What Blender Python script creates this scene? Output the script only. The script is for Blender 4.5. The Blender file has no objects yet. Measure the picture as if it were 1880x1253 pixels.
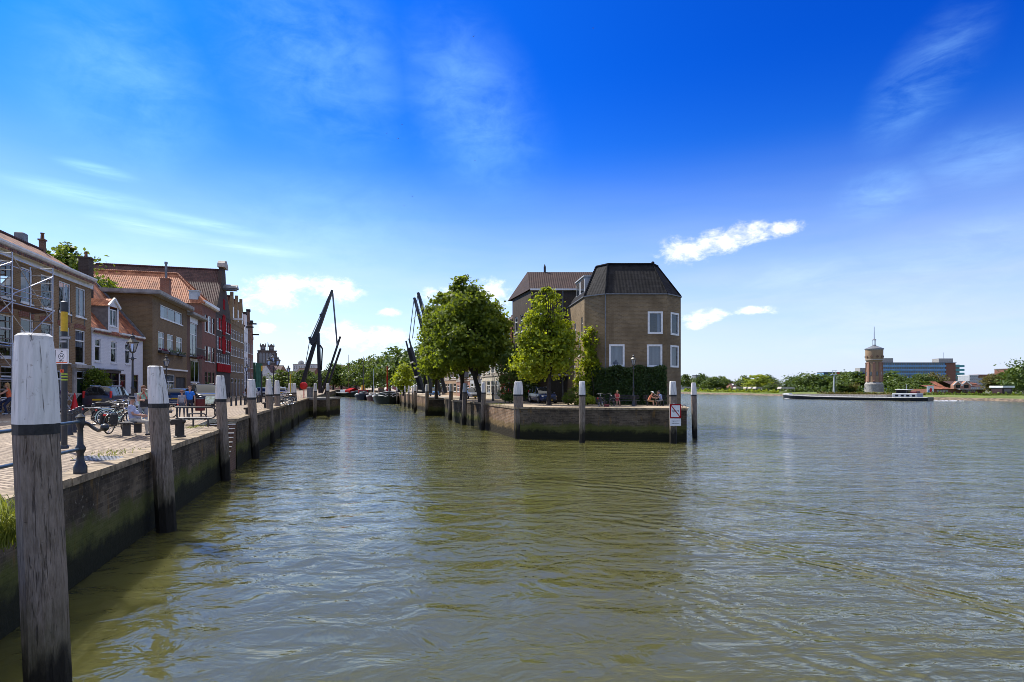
import bpy, bmesh, math, random
import numpy as np
from mathutils import Vector, Matrix, Euler
rnd = random.Random(11)
nrs = np.random.RandomState(5)
SC = bpy.context.scene
COL = SC.collection
R = math.radians
PI = math.pi
# ---- survey of the place: eye 4.2 m over the water, looking along +Y -------------
F, CX, HY, EYE = 1050.0, 940.0, 710.0, 4.2
def at(x, y, Y):
    return Vector(((x-CX)/F*Y, Y, EYE-(y-HY)/F*Y))
def on(x, y, z):
    return at(x, y, (EYE-z)*F/(y-HY))
def xat(x, Y):
    return (x-CX)/F*Y
def zat(y, Y):
    return EYE-(y-HY)/F*Y

# ---- objects ---------------------------------------------------------------------
def link(o, parent=None):
    COL.objects.link(o)
    if parent is not None:
        o.parent = parent
    return o
def tag(o, label=None, cat=None, group=None, kind=None):
    if label: o['label'] = label
    if cat: o['category'] = cat
    if group: o['group'] = group
    if kind: o['kind'] = kind
    return o
def thing(name, label, cat, loc=(0,0,0), rz=0.0, group=None, scale=None):
    o = bpy.data.objects.new(name, None)
    link(o)
    S = Matrix.Diagonal((*(scale if scale else (1,1,1)), 1))
    o.matrix_basis = Matrix.Translation(Vector(loc)) @ Matrix.Rotation(rz, 4, 'Z') @ S
    o.empty_display_size = 0.2
    return tag(o, label, cat, group)
def kids(o):
    return [c for c in bpy.data.objects if c.parent == o]
def copy_tree(o, label=None, loc=None, rz=None, scale=None, parent=None):
    c = o.copy()
    COL.objects.link(c)
    if parent is not None: c.parent = parent
    if label: c['label'] = label
    if loc is not None:
        s = scale if scale else (1,1,1)
        c.matrix_basis = Matrix.Translation(Vector(loc)) @ Matrix.Rotation(rz or 0, 4, 'Z') @ Matrix.Diagonal((*s,1))
    for ch in kids(o):
        copy_tree(ch, parent=c)
    return c
def root_mat(o):
    M = Matrix.Identity(4)
    while o is not None:
        M = o.matrix_basis @ M
        o = o.parent
    return M

class MB:
    """collects shapes; build() links them as one mesh object"""
    def __init__(s):
        s.v = []; s.f = []; s.m = []
    def add(s, vs, fs, mat=0, M=None):
        b = len(s.v)
        if M is not None: vs = [M @ Vector(p) for p in vs]
        s.v.extend([tuple(p) for p in vs])
        s.f.extend([tuple(b+i for i in f) for f in fs])
        s.m.extend([mat]*len(fs))
        return s
    def quad(s, a, b, c, d, mat=0, M=None):
        return s.add([a,b,c,d], [(0,1,2,3)], mat, M)
    def poly(s, pts, mat=0, M=None):
        return s.add(pts, [tuple(range(len(pts)))], mat, M)
    def box(s, x0, x1, y0, y1, z0, z1, mat=0, M=None):
        v = [(x0,y0,z0),(x1,y0,z0),(x1,y1,z0),(x0,y1,z0),(x0,y0,z1),(x1,y0,z1),(x1,y1,z1),(x0,y1,z1)]
        return s.add(v, [(0,3,2,1),(4,5,6,7),(0,1,5,4),(1,2,6,5),(2,3,7,6),(3,0,4,7)], mat, M)
    def rbox(s, x0, x1, y0, y1, z0, z1, b=0.02, mat=0, M=None):
        """box with chamfered vertical and top edges"""
        ring = lambda d: [(x0+b+d,y0+d),(x1-b-d,y0+d),(x1-d,y0+b+d),(x1-d,y1-b-d),(x1-b-d,y1-d),(x0+b+d,y1-d),(x0+d,y1-b-d),(x0+d,y0+b+d)]
        lv = [(z0,0),(z1-b,0),(z1,b*0.8)]
        v = []
        for z, d in lv: v += [(x,y,z) for x,y in ring(d)]
        f = [tuple(range(7,-1,-1)), tuple(range(16,24))]
        for k in range(2):
            for i in range(8):
                j = (i+1) % 8
                f.append((k*8+i, k*8+j, k*8+8+j, k*8+8+i))
        return s.add(v, f, mat, M)
    def bar(s, a, b, w, h=None, mat=0, M=None, up=(0,0,1), w2=None, h2=None):
        a = Vector(a); b = Vector(b); d = (b-a)
        if d.length < 1e-6: return s
        d.normalize(); u = Vector(up)
        if abs(d.dot(u)) > 0.98: u = Vector((0,1,0))
        r = d.cross(u).normalized(); u = r.cross(d).normalized()
        h = w if h is None else h
        w2 = w if w2 is None else w2; h2 = h if h2 is None else h2
        v = []
        for p, ww, hh in ((a,w,h),(b,w2,h2)):
            v += [p-r*ww/2-u*hh/2, p+r*ww/2-u*hh/2, p+r*ww/2+u*hh/2, p-r*ww/2+u*hh/2]
        return s.add(v, [(3,2,1,0),(4,5,6,7),(0,1,5,4),(1,2,6,5),(2,3,7,6),(3,0,4,7)], mat, M)
    def tube(s, pts, r, n=8, mat=0, M=None, closed=False):
        pts = [Vector(p) for p in pts]; N = len(pts)
        rr = r if hasattr(r, '__len__') else [r]*N
        v = []; f = []; ref = None
        for i, p in enumerate(pts):
            if closed: d = pts[(i+1) % N]-pts[i-1]
            elif i == 0: d = pts[1]-pts[0]
            elif i == N-1: d = pts[-1]-pts[-2]
            else: d = pts[i+1]-pts[i-1]
            d.normalize()
            if ref is None:
                ref = Vector((0,0,1)) if abs(d.z) < 0.9 else Vector((1,0,0))
            a = d.cross(ref).normalized(); b = a.cross(d).normalized(); ref = b
            for k in range(n):
                t = 2*PI*k/n
                v.append(p + (a*math.cos(t)+b*math.sin(t))*rr[i])
        segs = N if closed else N-1
        for i in range(segs):
            j = (i+1) % N
            for k in range(n):
                l = (k+1) % n
                f.append((i*n+k, i*n+l, j*n+l, j*n+k))
        if not closed:
            f.append(tuple(range(n-1,-1,-1))); f.append(tuple((N-1)*n+k for k in range(n)))
        return s.add(v, f, mat, M)
    def lathe(s, prof, n=16, c=(0,0,0), mat=0, M=None, rot=0.0):
        v = []; f = []
        for r, z in prof:
            for k in range(n):
                t = 2*PI*k/n + rot
                v.append((c[0]+r*math.cos(t), c[1]+r*math.sin(t), c[2]+z))
        for i in range(len(prof)-1):
            for k in range(n):
                l = (k+1) % n
                f.append((i*n+k, i*n+l, (i+1)*n+l, (i+1)*n+k))
        f.append(tuple(range(n-1,-1,-1))); f.append(tuple((len(prof)-1)*n+k for k in range(n)))
        return s.add(v, f, mat, M)
    def ball(s, c, r, n=10, m=7, mat=0, M=None):
        rx, ry, rz = r if hasattr(r, '__len__') else (r,r,r)
        v = [(c[0],c[1],c[2]-rz)]; f = []
        for i in range(1, m):
            ph = -PI/2+PI*i/m
            for k in range(n):
                t = 2*PI*k/n
                v.append((c[0]+rx*math.cos(ph)*math.cos(t), c[1]+ry*math.cos(ph)*math.sin(t), c[2]+rz*math.sin(ph)))
        v.append((c[0],c[1],c[2]+rz))
        for k in range(n):
            l = (k+1) % n
            f.append((0, 1+l, 1+k))
            for i in range(m-2):
                f.append((1+i*n+k, 1+i*n+l, 1+(i+1)*n+l, 1+(i+1)*n+k))
            f.append((1+(m-2)*n+k, 1+(m-2)*n+l, len(v)-1))
        return s.add(v, f, mat, M)
    def prism(s, poly, z0, z1, mat=0, M=None):
        """plan polygon (counter-clockwise) from z0 to z1"""
        n = len(poly)
        v = [(x,y,z0) for x,y in poly]+[(x,y,z1) for x,y in poly]
        f = [tuple(range(n-1,-1,-1)), tuple(range(n,2*n))]
        for i in range(n):
            j = (i+1) % n
            f.append((i,j,n+j,n+i))
        return s.add(v, f, mat, M)
    def extr(s, prof, y0, y1, mat=0, M=None):
        """x-z outline (counter-clockwise seen from -y) from y0 to y1"""
        n = len(prof)
        v = [(x,y0,z) for x,z in prof]+[(x,y1,z) for x,z in prof]
        f = [tuple(range(n)), tuple(range(2*n-1,n-1,-1))]
        for i in range(n):
            j = (i+1) % n
            f.append((j,i,n+i,n+j))
        return s.add(v, f, mat, M)
    def build(s, name, mats, parent=None, world=False, smooth=False, M=None, angle=0.7):
        if not isinstance(mats, (list, tuple)): mats = [mats]
        V = s.v
        if world and parent is not None:
            I = root_mat(parent).inverted()
            V = [tuple(I @ Vector(p)) for p in V]
        me = bpy.data.meshes.new(name)
        me.from_pydata(V, [], s.f)
        for m in mats: me.materials.append(m)
        if len(mats) > 1: me.polygons.foreach_set('material_index', s.m)
        finish(me, smooth, angle)
        o = bpy.data.objects.new(name, me)
        link(o, parent)
        if M is not None: o.matrix_basis = M
        return o

def finish(me, smooth=False, angle=0.7):
    me.update()
    n = len(me.polygons)
    if smooth:
        me.polygons.foreach_set('use_smooth', [True]*n)
        try: me.set_sharp_from_angle(angle=angle)
        except Exception: pass
    # uv in metres, along the level and up the slope of each face
    nv = len(me.vertices); co = np.empty(nv*3); me.vertices.foreach_get('co', co); co = co.reshape(-1,3)
    no = np.empty(n*3); me.polygons.foreach_get('normal', no); no = no.reshape(-1,3)
    nl = len(me.loops); vi = np.empty(nl, dtype=np.int32); me.loops.foreach_get('vertex_index', vi)
    lt = np.empty(n, dtype=np.int32); me.polygons.foreach_get('loop_total', lt)
    fi = np.repeat(np.arange(n), lt)
    h = np.hypot(no[:,0], no[:,1])
    flat = h < 0.08
    t = np.stack([-no[:,1], no[:,0], np.zeros(n)], 1)/np.maximum(h,1e-6)[:,None]
    t[flat] = (1,0,0)
    b = np.cross(no, t); b[flat] = (0,1,0)
    uv = np.empty((nl,2)); P = co[vi]
    uv[:,0] = (P*t[fi]).sum(1); uv[:,1] = (P*b[fi]).sum(1)
    me.uv_layers.new(name='UVMap').data.foreach_set('uv', uv.ravel())

def mesh_obj(name, me, parent=None):
    o = bpy.data.objects.new(name, me)
    return link(o, parent)

# ---- materials --------------------------------------------------------------------
class NT:
    def __init__(s, name):
        s.m = bpy.data.materials.new(name); s.m.use_nodes = True
        s.t = s.m.node_tree; s.b = s.t.nodes['Principled BSDF']
        s.out = s.t.nodes['Material Output']
    def n(s, typ, **kw):
        nd = s.t.nodes.new(typ)
        for k, v in kw.items():
            if k.startswith('i_'):
                nd.inputs[int(k[2:]) if k[2:].isdigit() else k[2:].replace('_',' ')].default_value = v
            else: setattr(nd, k, v)
        return nd
    def l(s, a, b): s.t.links.new(a, b)
    def math(s, op, a, b=None, clamp=False):
        nd = s.n('ShaderNodeMath', operation=op, use_clamp=clamp)
        for i, q in enumerate((a,b)):
            if q is None: continue
            if isinstance(q, (int,float)): nd.inputs[i].default_value = q
            else: s.l(q, nd.inputs[i])
        return nd.outputs[0]
    def mix(s, f, a, b, blend='MIX'):
        nd = s.n('ShaderNodeMix', data_type='RGBA', blend_type=blend, clamp_factor=True)
        for i, q in ((0,f),(6,a),(7,b)):
            if isinstance(q, (int,float)): nd.inputs[i].default_value = q
            elif isinstance(q, tuple): nd.inputs[i].default_value = (*q[:3],1)
            else: s.l(q, nd.inputs[i])
        return nd.outputs[2]
    def coord(s, kind='Object', scale=(1,1,1), rot=(0,0,0)):
        tc = s.n('ShaderNodeTexCoord'); mp = s.n('ShaderNodeMapping')
        mp.inputs['Scale'].default_value = scale; mp.inputs['Rotation'].default_value = rot
        s.l(tc.outputs[kind], mp.inputs[0]); return mp.outputs[0]
    def noise(s, vec, scale=5, detail=5, rough=0.55, dist=0.0):
        nd = s.n('ShaderNodeTexNoise'); nd.inputs['Scale'].default_value = scale
        nd.inputs['Detail'].default_value = detail; nd.inputs['Roughness'].default_value = rough
        nd.inputs['Distortion'].default_value = dist
        s.l(vec, nd.inputs['Vector']); return nd.outputs[0]
    def ramp(s, fac, lo, hi):
        nd = s.n('ShaderNodeMapRange', interpolation_type='SMOOTHSTEP')
        s.l(fac, nd.inputs[0]); nd.inputs[1].default_value = lo; nd.inputs[2].default_value = hi
        return nd.outputs[0]
    def bump(s, h, strength=0.5, dist=0.02):
        nd = s.n('ShaderNodeBump'); nd.inputs['Strength'].default_value = strength; nd.inputs['Distance'].default_value = dist
        s.l(h, nd.inputs['Height']); s.l(nd.outputs[0], s.b.inputs['Normal']); return nd
    def col(s, c):
        if isinstance(c, tuple): s.b.inputs['Base Color'].default_value = (*c[:3],1)
        else: s.l(c, s.b.inputs['Base Color'])
    def set(s, rough=None, metal=None, spec=None, ior=None):
        if rough is not None: s.b.inputs['Roughness'].default_value = rough
        if metal is not None: s.b.inputs['Metallic'].default_value = metal
        if spec is not None: s.b.inputs['Specular IOR Level'].default_value = spec
        if ior is not None: s.b.inputs['IOR'].default_value = ior

def surf(name, c1, c2=None, rough=0.7, metal=0.0, nscale=3.0, lo=0.35, hi=0.68, bump=0.0, bscale=25, stretch=(1,1,1), spec=0.4, bd=0.02):
    k = NT(name); v = k.coord('Object', stretch)
    c2 = c2 or tuple(min(1,x*0.72) for x in c1)
    n = k.noise(v, nscale, 6)
    k.col(k.mix(k.ramp(n, lo, hi), c1, c2))
    if bump: k.bump(k.noise(v, bscale, 4), bump, bd)
    k.set(rough, metal, spec); return k.m

def brick(name, c1, c2, mortar, w=0.36, h=0.12, mo=0.016, stain=0.35, bump=0.5, rough=0.9, kind='UV', off=0.5):
    k = NT(name); v = k.coord(kind)
    b = k.n('ShaderNodeTexBrick', offset=off)
    k.l(v, b.inputs['Vector'])
    b.inputs['Color1'].default_value = (*c1,1); b.inputs['Color2'].default_value = (*c2,1); b.inputs['Mortar'].default_value = (*mortar,1)
    b.inputs['Scale'].default_value = 1.0; b.inputs['Mortar Size'].default_value = mo
    b.inputs['Brick Width'].default_value = w; b.inputs['Row Height'].default_value = h
    b.inputs['Bias'].default_value = -0.05
    o = k.coord('Object')
    n = k.ramp(k.noise(o, 0.55, 6, 0.6), 0.3, 0.75)
    n2 = k.noise(o, 7.0, 4)
    c = k.mix(k.math('MULTIPLY', n, stain), b.outputs[0], tuple(x*0.45 for x in c2))
    run = k.ramp(k.noise(k.coord('Object',(1.3,1.3,0.13)), 1.0, 5, 0.6), 0.52, 0.72)
    c = k.mix(k.math('MULTIPLY', run, stain*0.8), c, tuple(x*0.42 for x in c2))
    c = k.mix(0.35, c, k.mix(n2, tuple(x*0.6 for x in c1), tuple(min(1,x*1.5) for x in c1)))
    k.col(c); k.set(rough, 0, 0.25)
    k.bump(b.outputs[1], -bump, 0.01)
    return k.m

def pantile(name, c1, c2, w=0.24, h=0.32, rough=0.75, bump=1.0, dark=0.35, spec=0.35, wave=0.5):
    k = NT(name); tc = k.n('ShaderNodeTexCoord'); sp = k.n('ShaderNodeSeparateXYZ'); k.l(tc.outputs['UV'], sp.inputs[0])
    u = k.math('SINE', k.math('MULTIPLY', sp.outputs[0], 2*PI/w))
    fv = k.math('FRACT', k.math('DIVIDE', sp.outputs[1], h))
    hgt = k.math('ADD', k.math('MULTIPLY', u, wave), k.math('MULTIPLY', fv, -0.9))
    # each tile its own shade
    cell = k.n('ShaderNodeCombineXYZ')
    k.l(k.math('FLOOR', k.math('DIVIDE', sp.outputs[0], w)), cell.inputs[0]); k.l(k.math('FLOOR', k.math('DIVIDE', sp.outputs[1], h)), cell.inputs[1])
    wn = k.n('ShaderNodeTexWhiteNoise', noise_dimensions='2D'); k.l(cell.outputs[0], wn.inputs['Vector'])
    c = k.mix(wn.outputs[0], c1, c2)
    big = k.ramp(k.noise(k.coord('Object'), 0.9, 5), 0.35, 0.7)
    c = k.mix(k.math('MULTIPLY', big, dark), c, tuple(x*0.4 for x in c2))
    k.col(c); k.set(rough, 0, spec)
    k.bump(hgt, bump, 0.05)
    return k.m
M_ = {}
def mats():
    m = M_
    m['white'] = surf('white_paint', (0.74,0.74,0.72), (0.60,0.60,0.58), 0.45, nscale=2.0)
    m['frame_white'] = surf('window_paint', (0.78,0.78,0.76), (0.66,0.66,0.64), 0.4, nscale=4)
    m['cream'] = surf('cream_paint', (0.62,0.57,0.46), (0.5,0.45,0.35), 0.6, nscale=1.2)
    m['stone'] = surf('pale_stone', (0.46,0.42,0.36), (0.30,0.27,0.23), 0.85, nscale=2.5, bump=0.3)
    m['coping'] = surf('coping_stone', (0.33,0.255,0.165), (0.13,0.10,0.065), 0.85, nscale=4.5, bump=0.5, bscale=30)
    m['concrete'] = surf('concrete', (0.36,0.35,0.32), (0.24,0.23,0.21), 0.9, nscale=1.5, bump=0.2)
    m['grey_render'] = surf('grey_render', (0.42,0.44,0.46), (0.33,0.35,0.37), 0.8, nscale=0.8)
    m['lead'] = surf('lead_grey', (0.17,0.18,0.20), (0.11,0.12,0.13), 0.5, nscale=3)
    m['black'] = surf('black_iron', (0.018,0.019,0.022), (0.032,0.032,0.034), 0.4, nscale=8, spec=0.5)
    m['black_wood'] = surf('black_wood', (0.02,0.018,0.016), (0.035,0.03,0.027), 0.65, nscale=6)
    m['rubber'] = surf('rubber', (0.015,0.015,0.015), (0.028,0.028,0.028), 0.7, nscale=20)
    m['chrome'] = surf('bright_metal', (0.62,0.63,0.65), (0.5,0.5,0.52), 0.22, metal=1.0, nscale=10)
    m['galv'] = surf('galvanised_tube', (0.55,0.56,0.58), (0.42,0.43,0.45), 0.42, metal=0.7, nscale=8)
    m['blue_rail'] = surf('blue_grey_rail', (0.055,0.085,0.12), (0.035,0.055,0.08), 0.35, nscale=8)
    m['red_paint'] = surf('red_shutter_paint', (0.36,0.010,0.012), (0.26,0.008,0.010), 0.9, nscale=2, spec=0.08)
    m['bright_red'] = surf('bright_red', (0.62,0.02,0.018), (0.5,0.015,0.014), 0.4, nscale=5)
    m['bin_red'] = surf('bin_red', (0.13,0.012,0.018), (0.09,0.01,0.014), 0.45, nscale=4)
    m['orange'] = surf('orange_plastic', (0.75,0.13,0.03), (0.6,0.1,0.025), 0.5, nscale=4)
    m['yellow'] = surf('yellow_paint', (0.62,0.40,0.015), (0.5,0.32,0.012), 0.45, nscale=6)
    m['lime'] = surf('lime_reflector', (0.55,0.70,0.05), (0.45,0.6,0.04), 0.4, nscale=6)
    m['sign_white'] = surf('sign_white', (0.8,0.8,0.8), (0.7,0.71,0.72), 0.35, nscale=3)
    m['sign_black'] = surf('sign_black', (0.015,0.015,0.015), (0.02,0.02,0.02), 0.4)
    m['dark_brown'] = surf('dark_brown_wood', (0.05,0.022,0.02), (0.032,0.015,0.014), 0.45, nscale=5)
    m['door_green'] = surf('dark_green_door', (0.012,0.035,0.025), (0.009,0.025,0.018), 0.3)
    m['brown_wood'] = surf('brown_door_wood', (0.13,0.06,0.03), (0.08,0.036,0.018), 0.5, nscale=7, stretch=(6,6,1))
    m['bark'] = surf('bark', (0.055,0.045,0.035), (0.028,0.022,0.017), 0.95, nscale=8, bump=0.8, bscale=18, stretch=(1,1,0.25))
    # bricks
    m['brick_brown'] = brick('brown_brick', (0.285,0.180,0.085), (0.150,0.090,0.043), (0.30,0.24,0.16), stain=0.4)
    m['brick_red'] = brick('dark_red_brick', (0.240,0.095,0.060), (0.145,0.055,0.038), (0.26,0.20,0.16))
    m['brick_purple'] = brick('purple_brown_brick', (0.180,0.100,0.064), (0.095,0.054,0.038), (0.21,0.17,0.13))
    m['brick_black'] = brick('sooty_brick', (0.072,0.056,0.044), (0.036,0.029,0.024), (0.10,0.085,0.07))
    m['brick_olive'] = brick('olive_brown_brick', (0.235,0.160,0.080), (0.125,0.085,0.046), (0.22,0.18,0.12))
    m['brick_corner'] = brick('weathered_tan_brick', (0.255,0.182,0.100), (0.105,0.076,0.046), (0.26,0.22,0.16), stain=0.8)
    m['brick_pink'] = brick('salmon_brick', (0.36,0.17,0.11), (0.26,0.11,0.07), (0.34,0.3,0.25))
    m['brick_gold'] = brick('golden_brick', (0.37,0.25,0.145), (0.26,0.165,0.095), (0.36,0.27,0.18))
    m['brick_white'] = brick('white_painted_brick', (0.74,0.74,0.73), (0.67,0.67,0.66), (0.60,0.60,0.59), stain=0.10, bump=0.35, rough=0.6)
    # roofs
    m['tile_orange'] = pantile('orange_pantile', (0.56,0.225,0.105), (0.27,0.09,0.042), h=0.36)
    m['tile_red'] = pantile('weathered_red_pantile', (0.40,0.14,0.06), (0.15,0.045,0.024), dark=0.7)
    m['tile_old'] = pantile('old_brown_pantile', (0.34,0.150,0.075), (0.085,0.034,0.022), dark=0.6)
    m['tile_dark'] = pantile('dark_purple_pantile', (0.105,0.05,0.042), (0.06,0.03,0.027), dark=0.5)
    m['tile_black'] = pantile('glazed_black_tile', (0.020,0.020,0.022), (0.010,0.010,0.012), rough=0.8, w=0.3, h=0.34, bump=0.7, spec=0.12, wave=0.22)
    m['tile_maroon'] = pantile('maroon_tile', (0.052,0.028,0.023), (0.030,0.016,0.014), dark=0.4, spec=0.15, wave=0.3)
    # glass: mirror-like pane over a dark room
    k = NT('window_glass'); g = k.n('ShaderNodeBsdfGlossy'); g.inputs['Roughness'].default_value = 0.02
    g.inputs['Color'].default_value = (0.9,0.93,0.95,1)
    t = k.n('ShaderNodeBsdfTransparent'); t.inputs[0].default_value = (0.78,0.82,0.82,1)
    lw = k.n('ShaderNodeLayerWeight'); lw.inputs[0].default_value = 0.35
    wob = k.noise(k.coord('Object'), 1.6, 2); bp = k.n('ShaderNodeBump'); bp.inputs['Strength'].default_value = 0.25; bp.inputs['Distance'].default_value = 0.02
    k.l(wob, bp.inputs['Height']); k.l(bp.outputs[0], g.inputs['Normal'])
    ms = k.n('ShaderNodeMixShader'); k.l(k.math('ADD', k.math('MULTIPLY', lw.outputs[0], 0.55), 0.06, True), ms.inputs[0])
    k.l(t.outputs[0], ms.inputs[1]); k.l(g.outputs[0], ms.inputs[2]); k.l(ms.outputs[0], k.out.inputs[0]); m['glass'] = k.m
    # dark pane for far windows and cars
    k = NT('dark_pane'); k.col((0.02,0.024,0.028)); k.set(0.06, 0, 0.9); m['pane'] = k.m
    k = NT('car_glass'); k.col((0.010,0.013,0.015)); k.set(0.03, 0, 0.9); m['car_glass'] = k.m
    k = NT('lamp_glass'); k.col((0.80,0.80,0.78)); k.set(0.15, 0, 0.5); k.b.inputs['Transmission Weight'].default_value = 0.55; m['lamp_glass'] = k.m
    k = NT('net_curtain'); w = k.n('ShaderNodeTexWave', wave_type='BANDS', bands_direction='X'); w.inputs['Scale'].default_value = 3.4; w.inputs['Distortion'].default_value = 0.8
    k.l(k.coord('UV'), w.inputs[0]); k.col(k.mix(w.outputs[1], (0.20,0.22,0.29), (0.44,0.47,0.56))); k.set(0.9); m['curtain'] = k.m
    # foliage
    def leaf(name, c1, c2, tr=0.32):
        k = NT(name); gi = k.n('ShaderNodeNewGeometry')
        c = k.mix(gi.outputs['Random Per Island'], c1, c2)
        big = k.ramp(k.noise(k.coord('Object'), 0.55, 3), 0.35, 0.65)
        c = k.mix(k.math('MULTIPLY', big, 0.4), c, tuple(x*0.6 for x in c1))
        k.col(c); k.set(0.5, 0, 0.35)
        tl = k.n('ShaderNodeBsdfTranslucent'); k.l(k.mix(0.5, c, (c2[0]*1.5,c2[1]*1.35,c2[2]*0.5)), tl.inputs[0])
        ms = k.n('ShaderNodeMixShader'); ms.inputs[0].default_value = tr
        k.l(k.b.outputs[0], ms.inputs[1]); k.l(tl.outputs[0], ms.inputs[2]); k.l(ms.outputs[0], k.out.inputs[0]); return k.m
    m['leaf_dark'] = leaf('chestnut_leaf', (0.070,0.120,0.012), (0.230,0.300,0.028), 0.48)
    m['leaf_light'] = leaf('young_maple_leaf', (0.130,0.205,0.014), (0.360,0.420,0.026), 0.5)
    m['leaf_mid'] = leaf('lime_tree_leaf', (0.060,0.108,0.014), (0.170,0.235,0.026), 0.4)
    m['leaf_far'] = leaf('harbour_tree_leaf', (0.044,0.084,0.016), (0.130,0.185,0.028), 0.32)
    m['leaf_yellow'] = leaf('yellow_green_leaf', (0.15,0.22,0.018), (0.32,0.38,0.034), 0.45)
    m['leaf_deep'] = leaf('deep_green_leaf', (0.040,0.082,0.016), (0.120,0.180,0.030), 0.32)
    m['leaf_copper'] = leaf('brownish_leaf', (0.08,0.075,0.02), (0.18,0.165,0.036), 0.3)
    m['ivy'] = leaf('ivy_leaf', (0.020,0.046,0.009), (0.062,0.112,0.020), 0.28)
    m['blade'] = leaf('grass_blade', (0.10,0.14,0.02), (0.30,0.34,0.06), 0.35)
    # old mooring timber: grain along the post, wet black and mossy towards the water
    k = NT('weathered_timber'); v = k.coord('Object', (9,9,1.5)); o = k.coord('Object')
    g1 = k.noise(v, 2.2, 8, 0.65); g2 = k.noise(k.coord('Object', (20,20,1.1)), 1.6, 6, 0.62, 0.8); g3 = k.noise(k.coord('Object', (60,60,3.0)), 1.5, 4, 0.7); g4 = k.noise(k.coord('Object', (4,4,26)), 1.3, 5, 0.65, 0.6)
    c = k.mix(k.ramp(g1, 0.30, 0.70), (0.105,0.080,0.058), (0.270,0.220,0.178))
    c = k.mix(k.math('MULTIPLY', k.ramp(g3, 0.35, 0.65), 0.4), c, (0.30,0.255,0.215))
    c = k.mix(k.math('MULTIPLY', k.ramp(g2, 0.60, 0.69), 0.75), c, (0.040,0.030,0.022))
    c = k.mix(k.math('MULTIPLY', k.ramp(g4, 0.66, 0.70), 0.8), c, (0.03,0.024,0.02))
    rustp = k.ramp(k.noise(o, 1.6, 4), 0.58, 0.72); c = k.mix(k.math('MULTIPLY', rustp, 0.35), c, (0.13,0.060,0.03))
    sp = k.n('ShaderNodeSeparateXYZ'); k.l(o, sp.inputs[0])
    edge = k.math('ADD', sp.outputs[2], k.math('MULTIPLY', k.noise(k.coord('Object',(3,3,1.0)), 1.4, 5), -1.7))
    moss = k.ramp(edge, 0.9, 0.1)
    c = k.mix(k.math('MULTIPLY', moss, 0.6), c, (0.045,0.048,0.014))
    wet = k.ramp(edge, 0.35, -0.15)
    c = k.mix(k.math('MULTIPLY', wet, 0.95), c, (0.010,0.009,0.007))
    k.col(c); k.set(0.85, 0, 0.25); k.bump(k.math('ADD', k.math('ADD', g1, k.math('MULTIPLY', g3, 0.3)), k.math('MULTIPLY', k.ramp(g2, 0.58, 0.66), -0.9)), 1.0, 0.03); m['timber'] = k.m
    k = NT('post_white'); o = k.coord('Object'); g = k.noise(k.coord('Object',(7,7,0.8)), 2.0, 7, 0.6); ck = k.noise(k.coord('Object',(10,10,0.42)), 1.2, 6, 0.62, 0.5)
    c = k.mix(k.ramp(g, 0.35, 0.7), (0.70,0.69,0.67), (0.53,0.52,0.50)); c = k.mix(k.math('MULTIPLY', k.ramp(ck, 0.60, 0.63), 0.85), c, (0.09,0.075,0.06))
    dr = k.noise(o, 9.0, 5, 0.7); c = k.mix(k.math('MULTIPLY', k.ramp(dr, 0.60, 0.72), 0.7), c, (0.26,0.22,0.17))
    gn = k.noise(k.coord('Object',(3,3,0.5)), 1.1, 4); c = k.mix(k.math('MULTIPLY', k.ramp(gn, 0.5, 0.75), 0.35), c, (0.34,0.35,0.24))
    k.col(c); k.set(0.6, 0, 0.3); k.bump(k.math('ADD', k.math('ADD', g, k.math('MULTIPLY', dr, -0.4)), k.math('MULTIPLY', k.ramp(ck,0.58,0.64), -1.4)), 0.6, 0.014); m['post_white'] = k.m
    # quay walls: stained brick, moss line, wet foot
    def quay(name, c1, c2, mor, moss_c):
        k = NT(name); b = k.n('ShaderNodeTexBrick'); k.l(k.coord('UV'), b.inputs['Vector'])
        b.inputs['Color1'].default_value = (*c1,1); b.inputs['Color2'].default_value = (*c2,1); b.inputs['Mortar'].default_value = (*mor,1)
        b.inputs['Scale'].default_value = 1; b.inputs['Brick Width'].default_value = 0.38; b.inputs['Row Height'].default_value = 0.125; b.inputs['Mortar Size'].default_value = 0.018
        o = k.coord('Object'); sp = k.n('ShaderNodeSeparateXYZ'); k.l(o, sp.inputs[0])
        n1 = k.noise(o, 0.8, 7, 0.65); n2 = k.noise(o, 5.0, 6, 0.7); n3 = k.noise(k.coord('Object',(1,1,0.3)), 2.6, 5)
        c = k.mix(k.ramp(n1, 0.35, 0.7), b.outputs[0], tuple(x*0.5 for x in c2))
        c = k.mix(k.math('MULTIPLY', k.ramp(k.noise(o, 9.0, 4, 0.7), 0.60, 0.72), 0.6), c, (0.30,0.27,0.22))
        c = k.mix(k.math('MULTIPLY', k.ramp(n3, 0.56, 0.72), 0.6), c, (0.20,0.115,0.03))
        e = k.math('ADD', sp.outputs[2], k.math('MULTIPLY', k.math('ADD', n1, k.math('MULTIPLY', n2, 0.4)), -1.1))
        c = k.mix(k.math('MULTIPLY', k.ramp(e, 0.62, 0.25), 0.75), c, moss_c)
        c = k.mix(k.math('MULTIPLY', k.ramp(e, 0.18, -0.25), 0.9), c, (0.012,0.012,0.008))
        k.col(c); k.set(0.9, 0, 0.2)
        k.bump(k.math('ADD', k.math('MULTIPLY', b.outputs[1], -0.7), k.math('MULTIPLY', n2, 1.6)), 0.8, 0.03); return k.m
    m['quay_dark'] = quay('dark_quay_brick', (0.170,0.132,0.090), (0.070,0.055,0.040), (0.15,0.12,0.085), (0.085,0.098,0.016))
    m['quay_lit'] = quay('sunlit_quay_brick', (0.33,0.205,0.125), (0.20,0.125,0.08), (0.32,0.25,0.18), (0.15,0.105,0.04))  # brighter, warmer copy of the quay brick: sunlight put into the colour
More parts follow.
